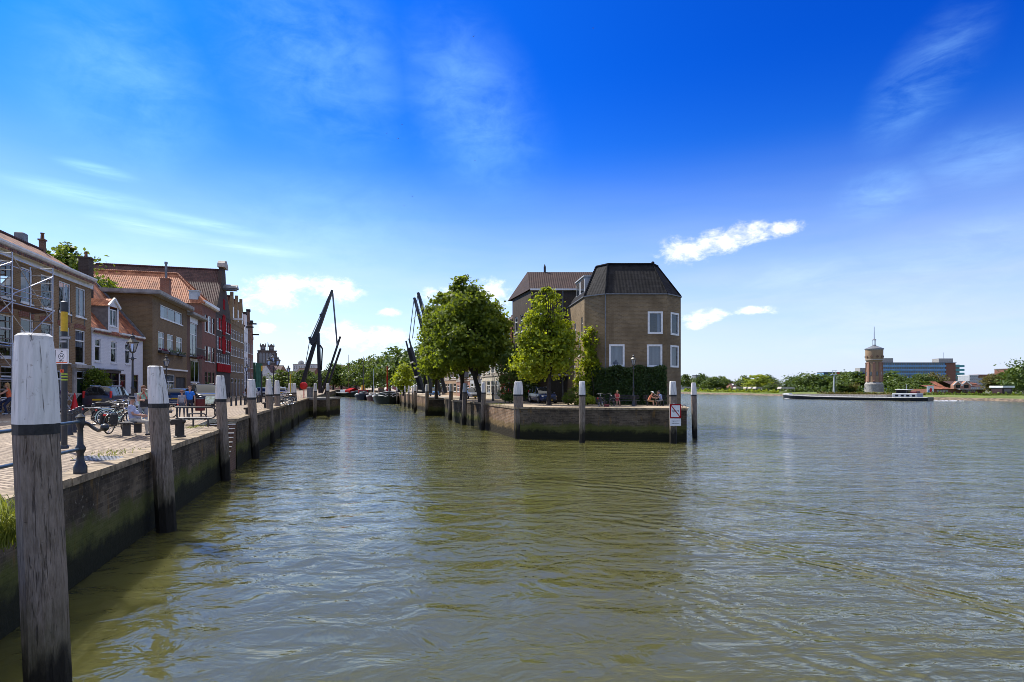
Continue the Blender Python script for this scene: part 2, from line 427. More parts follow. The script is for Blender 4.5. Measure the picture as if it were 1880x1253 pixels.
    # cobbles and pavers
    def paving(name, c1, c2, mor, w, h, mo, bmp, rot=0.0):
        k = NT(name); b = k.n('ShaderNodeTexBrick'); v = k.coord('Object', (1,1,1), (0,0,rot))
        wob = k.n('ShaderNodeMix', data_type='VECTOR')
        nz = k.n('ShaderNodeTexNoise'); nz.inputs['Scale'].default_value = 3.0; k.l(v, nz.inputs['Vector'])
        wob.inputs[0].default_value = 0.02; k.l(v, wob.inputs[4]); k.l(nz.outputs[1], wob.inputs[5])
        k.l(wob.outputs[1], b.inputs['Vector'])
        b.inputs['Color1'].default_value = (*c1,1); b.inputs['Color2'].default_value = (*c2,1); b.inputs['Mortar'].default_value = (*mor,1)
        b.inputs['Scale'].default_value = 1; b.inputs['Brick Width'].default_value = w; b.inputs['Row Height'].default_value = h; b.inputs['Mortar Size'].default_value = mo
        b.inputs['Mortar Smooth'].default_value = 0.4
        o = k.coord('Object'); n = k.ramp(k.noise(o, 0.5, 6, 0.6), 0.3, 0.72); n2 = k.noise(o, 6, 5, 0.7)
        c = k.mix(k.math('MULTIPLY', n, 0.45), b.outputs[0], tuple(x*0.6 for x in c2))
        c = k.mix(k.math('MULTIPLY', k.ramp(n2, 0.55, 0.75), 0.5), c, tuple(x*0.55 for x in c1))
        gr = k.ramp(k.noise(o, 1.3, 5, 0.7), 0.66, 0.74)
        c = k.mix(k.math('MULTIPLY', k.math('MULTIPLY', gr, b.outputs[1]), 0.9), c, (0.10,0.13,0.02))
        k.col(c); k.set(0.85, 0, 0.3); k.bump(k.math('ADD', k.math('MULTIPLY', b.outputs[1], -1.0), k.math('MULTIPLY', n2, 0.5)), bmp, 0.03); return k.m
    m['cobble'] = paving('quay_cobbles', (0.47,0.375,0.275), (0.30,0.235,0.175), (0.12,0.088,0.06), 0.25, 0.17, 0.028, 1.0, 0.28)
    m['paver'] = paving('red_brick_pavers', (0.42,0.255,0.18), (0.30,0.175,0.125), (0.11,0.075,0.055), 0.26, 0.10, 0.018, 0.8, 0.7)
    m['kerb_sand'] = paving('sandy_quay_slabs', (0.44,0.36,0.26), (0.35,0.28,0.2), (0.18,0.14,0.1), 0.5, 0.5, 0.01, 0.4, 0.1)
    m['earth'] = surf('far_ground', (0.12,0.12,0.06), (0.07,0.085,0.035), 0.95, nscale=0.05)
    m['turf'] = surf('bank_turf', (0.14,0.17,0.035), (0.085,0.12,0.025), 0.95, nscale=0.3, bump=0.8, bscale=2, bd=0.3)
    m['riprap'] = surf('bank_stones', (0.22,0.16,0.105), (0.08,0.062,0.045), 0.95, nscale=1.2, lo=0.4, hi=0.6, bump=1.0, bscale=1.5, bd=0.4)
mats()
def paint(name, c, rough=0.25, metal=0.0, coat=0.6):
    k = NT(name); v = k.coord('Object'); n = k.ramp(k.noise(v, 4, 5), 0.45, 0.8)
    k.col(k.mix(k.math('MULTIPLY', n, 0.35), c, tuple(x*0.7+0.03 for x in c))); k.set(rough, metal, 0.5)
    k.b.inputs['Coat Weight'].default_value = coat; k.b.inputs['Coat Roughness'].default_value = 0.08
    return k.m
_cl = {}
def cloth(c, rough=0.9):
    key = tuple(c)
    if key not in _cl:
        _cl[key] = surf('cloth', c, tuple(x*0.72 for x in c), rough, nscale=9, bump=0.25, bscale=40)
    return _cl[key]
# ---- camera, sun, sky ---------------------------------------------------------------
cam = bpy.data.cameras.new('camera'); cam_o = bpy.data.objects.new('camera', cam); COL.objects.link(cam_o)
cam_o.location = (0,0,EYE); cam_o.rotation_euler = (PI/2,0,0)
cam.sensor_width = 36; cam.lens = 36*F/1880; cam.shift_y = (HY-626.5)/1880; cam.clip_start = 0.1; cam.clip_end = 20000
SC.camera = cam_o
SUN_AZ, SUN_EL = R(-53), R(50)          # azimuth from +Y, positive towards +X
sd = Vector((math.sin(SUN_AZ)*math.cos(SUN_EL), math.cos(SUN_AZ)*math.cos(SUN_EL), math.sin(SUN_EL)))
sl = bpy.data.lights.new('sun', 'SUN'); sl.energy = 4.6; sl.angle = R(0.53); sl.color = (1.0,0.945,0.86)
so = bpy.data.objects.new('sun', sl); COL.objects.link(so); so.rotation_euler = (-sd).to_track_quat('-Z','Y').to_euler(); so.location = sd*300
SC.view_settings.view_transform = 'Standard'; SC.view_settings.look = 'None'; SC.view_settings.gamma = 1
SC.view_settings.exposure = 0.55; SC.view_settings.use_curve_mapping = False
try:
    SC.cycles.max_bounces = 5; SC.cycles.diffuse_bounces = 2; SC.cycles.glossy_bounces = 3; SC.cycles.transmission_bounces = 3; SC.cycles.transparent_max_bounces = 8; SC.cycles.sample_clamp_indirect = 6.0; SC.cycles.use_denoising = True; SC.cycles.filter_width = 0.85
    SC.cycles.caustics_reflective = False; SC.cycles.caustics_refractive = False
except Exception: pass

W = bpy.data.worlds.new('World'); SC.world = W; W.use_nodes = True
class WT(NT):
    def __init__(s): s.t = W.node_tree
w = WT(); bg = W.node_tree.nodes['Background']; bg.inputs[1].default_value = 0.12
sky = w.n('ShaderNodeTexSky', sky_type='NISHITA', sun_disc=False); sky.sun_elevation = SUN_EL; sky.sun_rotation = SUN_AZ
sky.altitude = 0; sky.air_density = 1.0; sky.dust_density = 0.6; sky.ozone_density = 3.5
hs = w.n('ShaderNodeHueSaturation'); hs.inputs['Saturation'].default_value = 1.32; hs.inputs['Value'].default_value = 1.0; w.l(sky.outputs[0], hs.inputs['Color'])
tc = w.n('ShaderNodeTexCoord'); sp = w.n('ShaderNodeSeparateXYZ'); w.l(tc.outputs['Generated'], sp.inputs[0])
az = w.math('ARCTAN2', sp.outputs[0], sp.outputs[1]); el = w.math('ARCSINE', sp.outputs[2])
ae = w.n('ShaderNodeCombineXYZ'); w.l(az, ae.inputs[0]); w.l(el, ae.inputs[1]); AE = ae.outputs[0]
def pxdir(x, y):
    a = math.atan((x-CX)/F); return a, math.atan((HY-y)/F*math.cos(a))
def lobe(x0, y0, x1, y1, wpx):
    """elongated cloud patch between two directions given as survey pixels"""
    a0, e0 = pxdir(x0,y0); a1, e1 = pxdir(x1,y1)
    mp = w.n('ShaderNodeMapping', vector_type='TEXTURE')
    mp.inputs['Location'].default_value = ((a0+a1)/2,(e0+e1)/2,0)
    mp.inputs['Rotation'].default_value = (0,0,math.atan2(e1-e0,a1-a0))
    mp.inputs['Scale'].default_value = (max(math.hypot(a1-a0,e1-e0)/2,0.004)+wpx/F*0.6, wpx/F, 1)
    w.l(AE, mp.inputs[0]); ln = w.n('ShaderNodeVectorMath', operation='LENGTH'); w.l(mp.outputs[0], ln.inputs[0])
    return w.math('SUBTRACT', 1.0, ln.outputs[1], True)
def union(ls):
    o = ls[0]
    for q in ls[1:]: o = w.math('MAXIMUM', o, q)
    return o
def vnoise(scale, sx=1, sy=1, rot=0, detail=7, rough=0.6, dist=0.0, off=0.0):
    mp = w.n('ShaderNodeMapping'); mp.inputs['Scale'].default_value = (sx,sy,1); mp.inputs['Rotation'].default_value = (0,0,rot); mp.inputs['Location'].default_value = (off,off*0.7,0)
    w.l(AE, mp.inputs[0]); return w.noise(mp.outputs[0], scale, detail, rough, dist)
# puffy white clouds: the streak over the river, the bank behind the bridge, small scraps
puffs = union([lobe(1205,464,1310,456,36), lobe(1280,454,1380,428,36), lobe(1340,432,1430,423,28), lobe(1395,427,1475,413,22), lobe(1205,462,1475,416,24),
               lobe(430,540,560,548,40), lobe(430,520,640,524,26), lobe(560,520,672,540,34), lobe(470,600,512,602,14), lobe(640,612,770,622,26),
               lobe(540,608,740,628,36), lobe(740,550,960,545,36), lobe(880,528,940,545,34), lobe(1240,584,1355,577,20), lobe(1330,572,1450,569,11),
                lobe(690,577,740,572,12), lobe(1250,600,1300,596,12)])
n1 = vnoise(30, 1, 1.7, 0, 9, 0.66, 0.3); n2 = vnoise(80, 1, 1.4, 0, 7, 0.65)
nn = w.math('ADD', w.math('MULTIPLY', n1, 0.7), w.math('MULTIPLY', n2, 0.3))
dens = w.math('ADD', w.math('MULTIPLY', puffs, 1.15), w.math('MULTIPLY', w.math('SUBTRACT', nn, 0.55), 2.3))
puff = w.math('MULTIPLY', w.math('MULTIPLY', w.ramp(dens, 0.12, 1.20), w.ramp(puffs, 0.0, 0.35)), 0.96)
# high veils and streaks
streaks = union([lobe(-60,312,330,392,18), lobe(200,372,520,440,13), lobe(120,385,420,448,16), lobe(300,430,620,480,14), lobe(90,290,260,332,12)])
sfib = vnoise(9, 1.4, 14, R(12), 6, 0.6, 0.4)
streak = w.math('MULTIPLY', w.math('MULTIPLY', w.ramp(streaks, 0.0, 1.0), w.ramp(sfib, 0.1, 0.75)), 0.70)
veil_m = union([lobe(120,60,330,230,170), lobe(430,0,700,200,190), lobe(300,460,800,430,170), lobe(780,60,950,330,150), lobe(-20,420,420,470,110)])
vfib = w.math('ADD', w.math('MULTIPLY', vnoise(4.5, 1.0, 1.5, R(-38), 8, 0.60, 0.7), 0.6), w.math('MULTIPLY', vnoise(14, 1.0, 2.2, R(-50), 7, 0.62, 0.5), 0.4))
veil = w.math('MULTIPLY', w.math('MULTIPLY', w.ramp(veil_m, 0.0, 1.0), w.ramp(vfib, 0.26, 0.84)), 0.42)
wisp_m = union([lobe(1540,380,1690,335,60), lobe(1650,490,1960,400,60), lobe(1450,560,1980,470,100), lobe(1690,300,1920,270,60), lobe(1600,260,1800,20,70), lobe(1380,590,1900,560,120), lobe(1280,520,1720,500,60)])
wfib = w.math('ADD', w.math('MULTIPLY', vnoise(5, 1.3, 4.0, R(-14), 8, 0.62, 0.9, 3.3), 0.65), w.math('MULTIPLY', vnoise(16, 1.0, 3.0, R(-24), 7, 0.62, 0.7, 1.3), 0.35))
wisp = w.math('MULTIPLY', w.math('MULTIPLY', w.ramp(wisp_m, 0.0, 1.0), w.ramp(wfib, 0.30, 0.85)), 0.38)
hz = w.n('ShaderNodeMapRange', interpolation_type='SMOOTHSTEP'); w.l(el, hz.inputs[0]); hz.inputs[1].default_value = 0.0; hz.inputs[2].default_value = 0.40; hz.inputs[3].default_value = 1.0; hz.inputs[4].default_value = 0.0
haze_f = w.math('MULTIPLY', hz.outputs[0], w.math('ADD', 0.50, w.math('MULTIPLY', vnoise(4, 1.0, 7, 0, 5, 0.55, 0.3, 9.1), 0.46)))
white_f = haze_f
veil_f = w.math('ADD', w.math('ADD', streak, veil), wisp, True)
# the deep polarised blue of the photograph higher up, paler low down
grade = w.mix(w.ramp(el, 0.02, 0.52), (0.80,1.0,1.12), (0.045,0.50,1.16))
zen_fill = w.ramp(el, 0.60, 0.92)  # mask of the unseen sky overhead, whitened to fill the shade
grade = w.mix(zen_fill, grade, (0.95,1.0,1.02))
# darker away from the sun
side = w.n('ShaderNodeMapRange', interpolation_type='SMOOTHSTEP'); w.l(az, side.inputs[0]); side.inputs[1].default_value = -0.75; side.inputs[2].default_value = 0.85; side.inputs[3].default_value = 1.0; side.inputs[4].default_value = 0.0
blue = w.mix(1.0, hs.outputs[0], grade, 'MULTIPLY')
blue = w.mix(w.math('MULTIPLY', w.math('SUBTRACT', 1.0, side.outputs[0]), w.math('MULTIPLY', w.ramp(el, 0.12, 0.55), w.math('SUBTRACT', 1.0, zen_fill))), blue, (0.62,0.66,0.86), 'MULTIPLY')
c = w.mix(white_f, blue, w.mix(side.outputs[0], (4.4,4.7,6.5), (5.6,6.2,7.7)))
c = w.mix(veil_f, c, w.mix(w.ramp(el, 0.08, 0.34), (5.6,6.3,7.9), (3.0,6.1,9.2)))
c = w.mix(w.math('MULTIPLY', zen_fill, 0.78), c, (8.8,8.6,8.2))  # bright white overhead, out of view, added to lift shade and cut its blue
c = w.mix(puff, c, w.mix(w.ramp(n1, 0.3, 0.62), (6.9,7.0,7.5), (9.4,9.2,9.0)))
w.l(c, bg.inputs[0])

# ---- water ---------------------------------------------------------------------------
def water_mat():
    k = NT('river_water'); k.col((0.074,0.074,0.023)); k.set(0.01, 0, 0.5, 1.46)
    k.b.inputs['Subsurface Weight'].default_value = 1.0; k.b.inputs['Subsurface Radius'].default_value = (1.0,0.95,0.5); k.b.inputs['Subsurface Scale'].default_value = 5.0
    big = k.noise(k.coord('Object', (0.10,0.17,1), (0,0,R(12))), 1.0, 3, 0.5, 0.4)
    mid = k.noise(k.coord('Object', (0.80,1.10,1), (0,0,R(-9))), 1.0, 4, 0.5, 0.6)
    small = k.noise(k.coord('Object', (3.3,4.6,1), (0,0,R(16))), 1.0, 3, 0.5, 0.5)
    fine = k.noise(k.coord('Object', (7.5,11,1), (0,0,R(-22))), 1.0, 2, 0.5, 0.2)
    patch = k.ramp(k.noise(k.coord('Object', (0.05,0.10,1), (0,0,R(20))), 1.0, 4, 0.6, 1.2), 0.42, 0.60)
    sp = k.n('ShaderNodeSeparateXYZ'); k.l(k.coord('Object'), sp.inputs[0])
    far = k.ramp(sp.outputs[1], 9.0, 34.0); right = k.ramp(sp.outputs[0], 0.0, 14.0)
    calm = k.math('ADD', k.math('MULTIPLY', patch, 0.55), k.math('ADD', k.math('MULTIPLY', far, 0.5), k.math('MULTIPLY', right, 0.25)), True)
    h = k.math('ADD', k.math('MULTIPLY', big, 0.24), k.math('MULTIPLY', mid, 0.105))
    h = k.math('ADD', h, k.math('MULTIPLY', k.math('MULTIPLY', small, calm), 0.042))
    h = k.math('ADD', h, k.math('MULTIPLY', k.math('MULTIPLY', fine, calm), 0.010))
    wake = k.noise(k.coord('Object', (0.16,1.25,1), (0,0,R(33))), 1.0, 4, 0.5, 0.9)
    h = k.math('ADD', h, k.math('MULTIPLY', k.math('MULTIPLY', wake, k.ramp(sp.outputs[0], -1.0, 7.0)), 0.12))
    # a passing boat's wash: a few curved crests running to the near right
    for cx_,cy_,rad,lam,amp,wid in ((-10.2,0.5,22.0,0.55,0.020,1.5),(-10.2,0.5,27.5,0.8,0.022,2.2),(-10.2,0.5,17.5,0.42,0.011,1.2)):
        dv = k.n('ShaderNodeVectorMath', operation='DISTANCE'); k.l(k.coord('Object'), dv.inputs[0]); dv.inputs[1].default_value = (cx_,cy_,0)
        d_ = k.math('ADD', k.math('SUBTRACT', dv.outputs[1], rad), k.math('MULTIPLY', k.math('SUBTRACT', k.noise(k.coord('Object'), 0.35, 3), 0.5), 1.6))
        env = k.math('MULTIPLY', k.ramp(k.math('ABSOLUTE', d_), wid, 0.0), k.ramp(sp.outputs[0], 0.5, 5.0))
        h = k.math('ADD', h, k.math('MULTIPLY', k.math('MULTIPLY', k.math('SINE', k.math('MULTIPLY', d_, 2*PI/lam)), env), amp))
    rr = k.n('ShaderNodeMapRange'); k.l(sp.outputs[1], rr.inputs[0]); rr.inputs[1].default_value = 14; rr.inputs[2].default_value = 150; rr.inputs[3].default_value = 0.008; rr.inputs[4].default_value = 0.13
    k.l(rr.outputs[0], k.b.inputs['Roughness'])
    h = k.math('MULTIPLY', h, k.math('ADD', 1.0, k.math('MULTIPLY', k.ramp(sp.outputs[1], 18.0, 80.0), 0.9)))
    k.bump(h, 1.0, 1.0)
    return k.m
def plane_grid(name, x0, x1, y0, y1, z, m, kind='structure'):
    mb = MB(); mb.quad((x0,y0,z),(x1,y0,z),(x1,y1,z),(x0,y1,z)); return tag(mb.build(name, m), kind=kind)
mb = MB(); mb.box(-400,900,-60,700,-7.0,0.0); tag(mb.build('river_water', water_mat()), kind='structure')

# ---- land ------------------------------------------------------------------------------
DIR = Vector((-0.2857,1,0)).normalized(); INW = Vector((-1,-0.2857,0)).normalized()   # along / away from the harbour, west side
def wl(Y, off=0.0, z=0.0):      # a point on the town-side quay line
    p = Vector((-5.77-0.2857*Y, Y, z)); return p + INW*off
ZQ = 2.55; ZN = 2.30
def tri_fill(name, pts, m, kind='structure', label=None):
    bm = bmesh.new(); vs = [bm.verts.new(p) for p in pts]; f = bm.faces.new(vs)
    bmesh.ops.triangulate(bm, faces=[f]); bmesh.ops.recalc_face_normals(bm, faces=bm.faces)
    if sum(f.normal.z for f in bm.faces) < 0: bmesh.ops.reverse_faces(bm, faces=bm.faces)
    me = bpy.data.meshes.new(name); bm.to_mesh(me); bm.free(); me.materials.append(m); finish(me)
    return tag(mesh_obj(name, me), label, None, kind=kind)
def wy(Y, off, z): p = wl(Y, off); return (p.x, p.y, z)
# near strip that falls towards the coping, then the level quay
mb = MB(); ys = [-12, 6, 14, 20, 24, 27.3]
for a, b in zip(ys, ys[1:]):
    mb.quad(wy(a,0.55,ZN), wy(b,0.55,ZN), wy(b,4.0,2.50), wy(a,4.0,2.50))
    mb.quad(wy(a,4.0,2.50), wy(b,4.0,2.50), wy(b,90,2.54), wy(a,90,2.54))
mb.quad(wy(27.3,1.3,2.40), wy(29.6,1.3,2.5), wy(29.6,4.0,2.52), wy(27.3,4.0,2.50))
mb.quad(wy(27.3,0.55,ZN), wy(27.3,1.3,2.40), wy(27.3,4.0,2.5), wy(27.3,4.0,2.499))
mb.quad(wy(27.3,4.0,2.50), wy(29.6,4.0,2.52), wy(29.6,90,2.54), wy(27.3,90,2.54))
ys = [29.6, 40, 55, 70, 90, 120, 160, 220, 275]
for a, b in zip(ys, ys[1:]):
    mb.quad(wy(a,0.55,ZQ), wy(b,0.55,ZQ), wy(b,90,ZQ), wy(a,90,ZQ))
tag(mb.build('quay_pavement', M_['cobble']), kind='structure')
mb = MB(); mb.quad(wy(-12,4.6,2.512), wy(13.5,4.6,2.512), wy(26,9.5,2.516), wy(-12,30,2.518)); tag(mb.build('brick_path', M_['paver']), kind='structure')
# peninsula between harbour and river
PEN = [(13.2,43.2),(0.30,45.9),(-2.74,56.5),(-3.5,59.6),(-6.7,67.0),(-9.9,83.0),(-12.6,83.0),(-12.6,90.0),(-23.4,126.0),(-68.0,275.0)]
PEN_IN = PEN + [(-84.3,275.0),(-160,275),(-300,700),(70,700),(70,250),(31,110),(17.2,60)]
def inset(poly, d):
    out = []
    n = len(poly)
    for i in range(n):
        p = Vector((*poly[i],0)); a = Vector((*poly[max(i-1,0)],0)); b = Vector((*poly[min(i+1,n-1)],0))
        t = (b-a).normalized(); nrm = Vector((t.y,-t.x,0)); out.append((p.x+nrm.x*d, p.y+nrm.y*d))
    return out
pin = inset(PEN, 0.5); pin[0] = (13.6,43.7)
tri_fill('peninsula_quay', [(x,y,ZQ) for x,y in pin]+[(x,y,ZQ) for x,y in PEN_IN[len(PEN):]], M_['kerb_sand'])
# far bank: stones, turf, open land to the horizon
def bank(Y): return 174.2-0.2101*Y
ys = np.concatenate([np.linspace(60,330,55), np.linspace(340,520,8)])
prev = None; mr = MB(); mt = MB()
for Y in ys:
    j = 0.9*math.sin(Y*0.43)+0.6*math.sin(Y*1.31)
    x = bank(Y)+j
    cur = [(x-1.5,Y,-0.4),(x+0.8,Y,0.35+0.12*math.sin(Y*2.1)),(x+2.4,Y,0.75),(x+5,Y,1.15+0.12*math.sin(Y*0.9)),(x+26,Y,1.75)]
    if prev:
        for i in range(2): mr.quad(prev[i],prev[i+1],cur[i+1],cur[i])
        for i in range(2,4): mt.quad(prev[i],prev[i+1],cur[i+1],cur[i])
    prev = cur
tag(mr.build('stone_bank', M_['riprap']), kind='structure'); tag(mt.build('grass_bank', M_['turf']), kind='structure')
tri_fill('far_land', [(174.2-0.2101*60+24,60,1.74),(174.2-0.2101*520+24,520,1.74),(60,700,1.74),(-300,700,1.74),(-4000,3000,1.74),(-4000,9000,1.74),(9000,9000,1.74),(9000,60,1.74)], M_['earth'])

# ---- quay walls ---------------------------------------------------------------------------
def strip_wall(mb, pts, z0, z1, step=1.5):
    for a, b in zip(pts, pts[1:]):
        a = Vector(a); b = Vector(b); n = max(1, int((b-a).length/step))
        for i in range(n):
            p = a.lerp(b, i/n); q = a.lerp(b, (i+1)/n)
            mb.quad((p.x,p.y,z0),(q.x,q.y,z0),(q.x,q.y,z1),(p.x,p.y,z1))
def coping(mb, pts, z, wd, th=0.16, over=0.05, seg=1.25):
    """blocks of stone along a line, overhanging the water a little; the water is on the left of travel"""
    for a, b in zip(pts, pts[1:]):
        a = Vector((*a[:2],0)); b = Vector((*b[:2],0)); t = (b-a).normalized(); nr = Vector((t.y,-t.x,0)); L = (b-a).length; n = max(1, round(L/seg))
        for i in range(n):
            p = a+t*(L*i/n+0.008); q = a+t*(L*(i+1)/n-0.008); dz = rnd.uniform(-0.012,0.012); over_ = over; over = over_+rnd.uniform(-0.018,0.018)
            mb.add([p-nr*over, q-nr*over, q+nr*wd, p+nr*wd, p-nr*over, q-nr*over, q+nr*wd, p+nr*wd] and
                   [(*(p-nr*over)[:2],z-th),(*(q-nr*over)[:2],z-th),(*(q+nr*wd)[:2],z-th),(*(p+nr*wd)[:2],z-th),
                    (*(p-nr*over)[:2],z+dz),(*(q-nr*over)[:2],z+dz),(*(q+nr*wd)[:2],z+dz),(*(p+nr*wd)[:2],z+dz)],
                   [(0,3,2,1),(4,5,6,7),(0,1,5,4),(1,2,6,5),(2,3,7,6),(3,0,4,7)])
            over = over_
qw = thing('quay_wall', 'mossy dark brick quay wall with steps along the bicycle quay', 'quay wall', wl(27,0,0))
mb = MB(); strip_wall(mb, [wl(-12), wl(27.3)], -0.8, ZN-0.16); strip_wall(mb, [wl(27.3), wl(27.3,1.25), wl(29.6,1.25), wl(29.6)], -0.8, ZN+0.02); strip_wall(mb, [wl(29.6), wl(275)], -0.8, ZQ-0.16, 3)
mb.build('wall_face', M_['quay_dark'], qw, world=True)
mb = MB(); coping(mb, [wl(27.3), wl(-12)][::-1], ZN, -0.55, over=-0.05); coping(mb, [wl(29.6), wl(275)], ZQ, -0.55, over=-0.05); mb.build('coping', M_['coping'], qw, world=True)
mb = MB()
for i in range(11):
    z = 2.28-0.21*i; y1 = 29.6-0.20*i
    c0 = wl(y1-0.24,0.06); c1 = wl(y1-0.24,1.24); c2 = wl(29.59,1.24); c3 = wl(29.59,0.06)
    mb.prism([(c0.x,c0.y),(c3.x,c3.y),(c2.x,c2.y),(c1.x,c1.y)], -0.5 if i == 10 else z-0.21, z)
mb.build('stair', M_['brick_purple'], qw, world=True)
mb = MB()
for i in range(11):
    z = 2.28-0.21*i; y1 = 29.6-0.20*i
    c0 = wl(y1-0.27,0.03); c1 = wl(y1-0.27,1.22); c2 = wl(y1-0.20,1.22); c3 = wl(y1-0.20,0.03)
    mb.prism([(c0.x,c0.y),(c3.x,c3.y),(c2.x,c2.y),(c1.x,c1.y)], z-0.035, z+0.006)
mb.build('stair_nosing', M_['white'], qw, world=True)

pw = thing('quay_wall', 'brick quay wall round the peninsula under the corner house', 'quay wall', (5,45,0))
mb = MB(); P3 = [Vector((x,y,0)) for x,y in PEN]
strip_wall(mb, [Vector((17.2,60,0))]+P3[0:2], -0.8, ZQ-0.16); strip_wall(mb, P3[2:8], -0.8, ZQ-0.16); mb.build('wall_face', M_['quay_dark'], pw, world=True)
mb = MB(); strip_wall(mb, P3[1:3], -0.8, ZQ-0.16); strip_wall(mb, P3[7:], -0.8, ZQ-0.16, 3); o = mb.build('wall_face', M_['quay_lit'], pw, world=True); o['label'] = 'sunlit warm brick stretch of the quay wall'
mb = MB(); coping(mb, [(17.2,60)]+PEN, ZQ, 0.5); mb.build('coping', M_['coping'], pw, world=True)
ew = thing('quay_wall', 'low dark quay wall closing the far end of the harbour', 'quay wall', (-76,275,0))
mb = MB(); strip_wall(mb, [wl(275), Vector((-60,275,0))], -0.8, ZQ-0.2); mb.build('wall_face', M_['quay_dark'], ew, world=True)
mb = MB(); mb.box(-85,-60,275,275.6,ZQ-0.2,ZQ+0.02); mb.build('coping', M_['coping'], ew, world=True)
# ---- houses -----------------------------------------------------------------------------
_wcache = {}
def win_meshes(w, h, style, fm, gm, sill, curtain):
    key = (round(w,2), round(h,2), style, fm, gm, sill, curtain)
    if key in _wcache: return _wcache[key]
    t = min(0.09, w*0.10); b = MB()
    def fr(x0,x1,z0,z1,y0=0.05,y1=0.13): b.box(x0,x1,y0,y1,z0,z1)
    fr(0,t,0,h); fr(w-t,w,0,h); fr(t,w-t,0,t*1.2); fr(t,w-t,h-t,h)
    it = t*0.55
    def hb(z): fr(t,w-t,z-it,z+it,0.055,0.125)
    def vb(x,z0,z1): fr(x-it*0.8,x+it*0.8,z0,z1,0.06,0.12)
    if style == 'sash': hb(h*0.52)
    elif style == 'top': hb(h*0.68)
    elif style == 'cross': hb(h*0.66); vb(w/2,t,h*0.66)
    elif style == 'pair': vb(w/2,t,h-t)
    elif style == 'triple': vb(w/3,t,h-t); vb(2*w/3,t,h-t)
    elif style == 'sixpane':
        hb(h*0.36); hb(h*0.68); vb(w/2,t,h-t)
    elif style == 'topthree': hb(h*0.62); vb(w/2,h*0.62,h-t)
    def mk(bb, nm, m):
        o = bb.build(nm, m); me = o.data; bpy.data.objects.remove(o); return me
    F_ = mk(b, 'window', M_[fm])
    p = MB(); p.quad((t,0.10,t),(w-t,0.10,t),(w-t,0.10,h-t),(t,0.10,h-t)); P_ = mk(p, 'pane', M_[gm])
    S_ = None
    if sill:
        s = MB(); s.box(-0.07,w+0.07,-0.07,0.06,-0.09,0.0); S_ = mk(s, 'sill', M_[sill])
    C_ = None
    if curtain:
        c = MB(); n = 22
        z1 = h-t; z0 = t if curtain == 'full' else (h*0.5 if curtain == 'half' else t)
        for i in range(n):
            x0 = t+(w-2*t)*i/n; x1 = t+(w-2*t)*(i+1)/n
            if curtain == 'sides' and 0.22 < (i+0.5)/n < 0.8: continue
            y0 = 0.22+0.03*math.sin(i*1.9); y1 = 0.22+0.03*math.sin((i+1)*1.9)
            c.quad((x0,y0,z0),(x1,y1,z0),(x1,y1,z1),(x0,y0,z1))
        C_ = mk(c, 'curtain', M_['curtain'])
    _wcache[key] = (F_, P_, S_, C_); return _wcache[key]

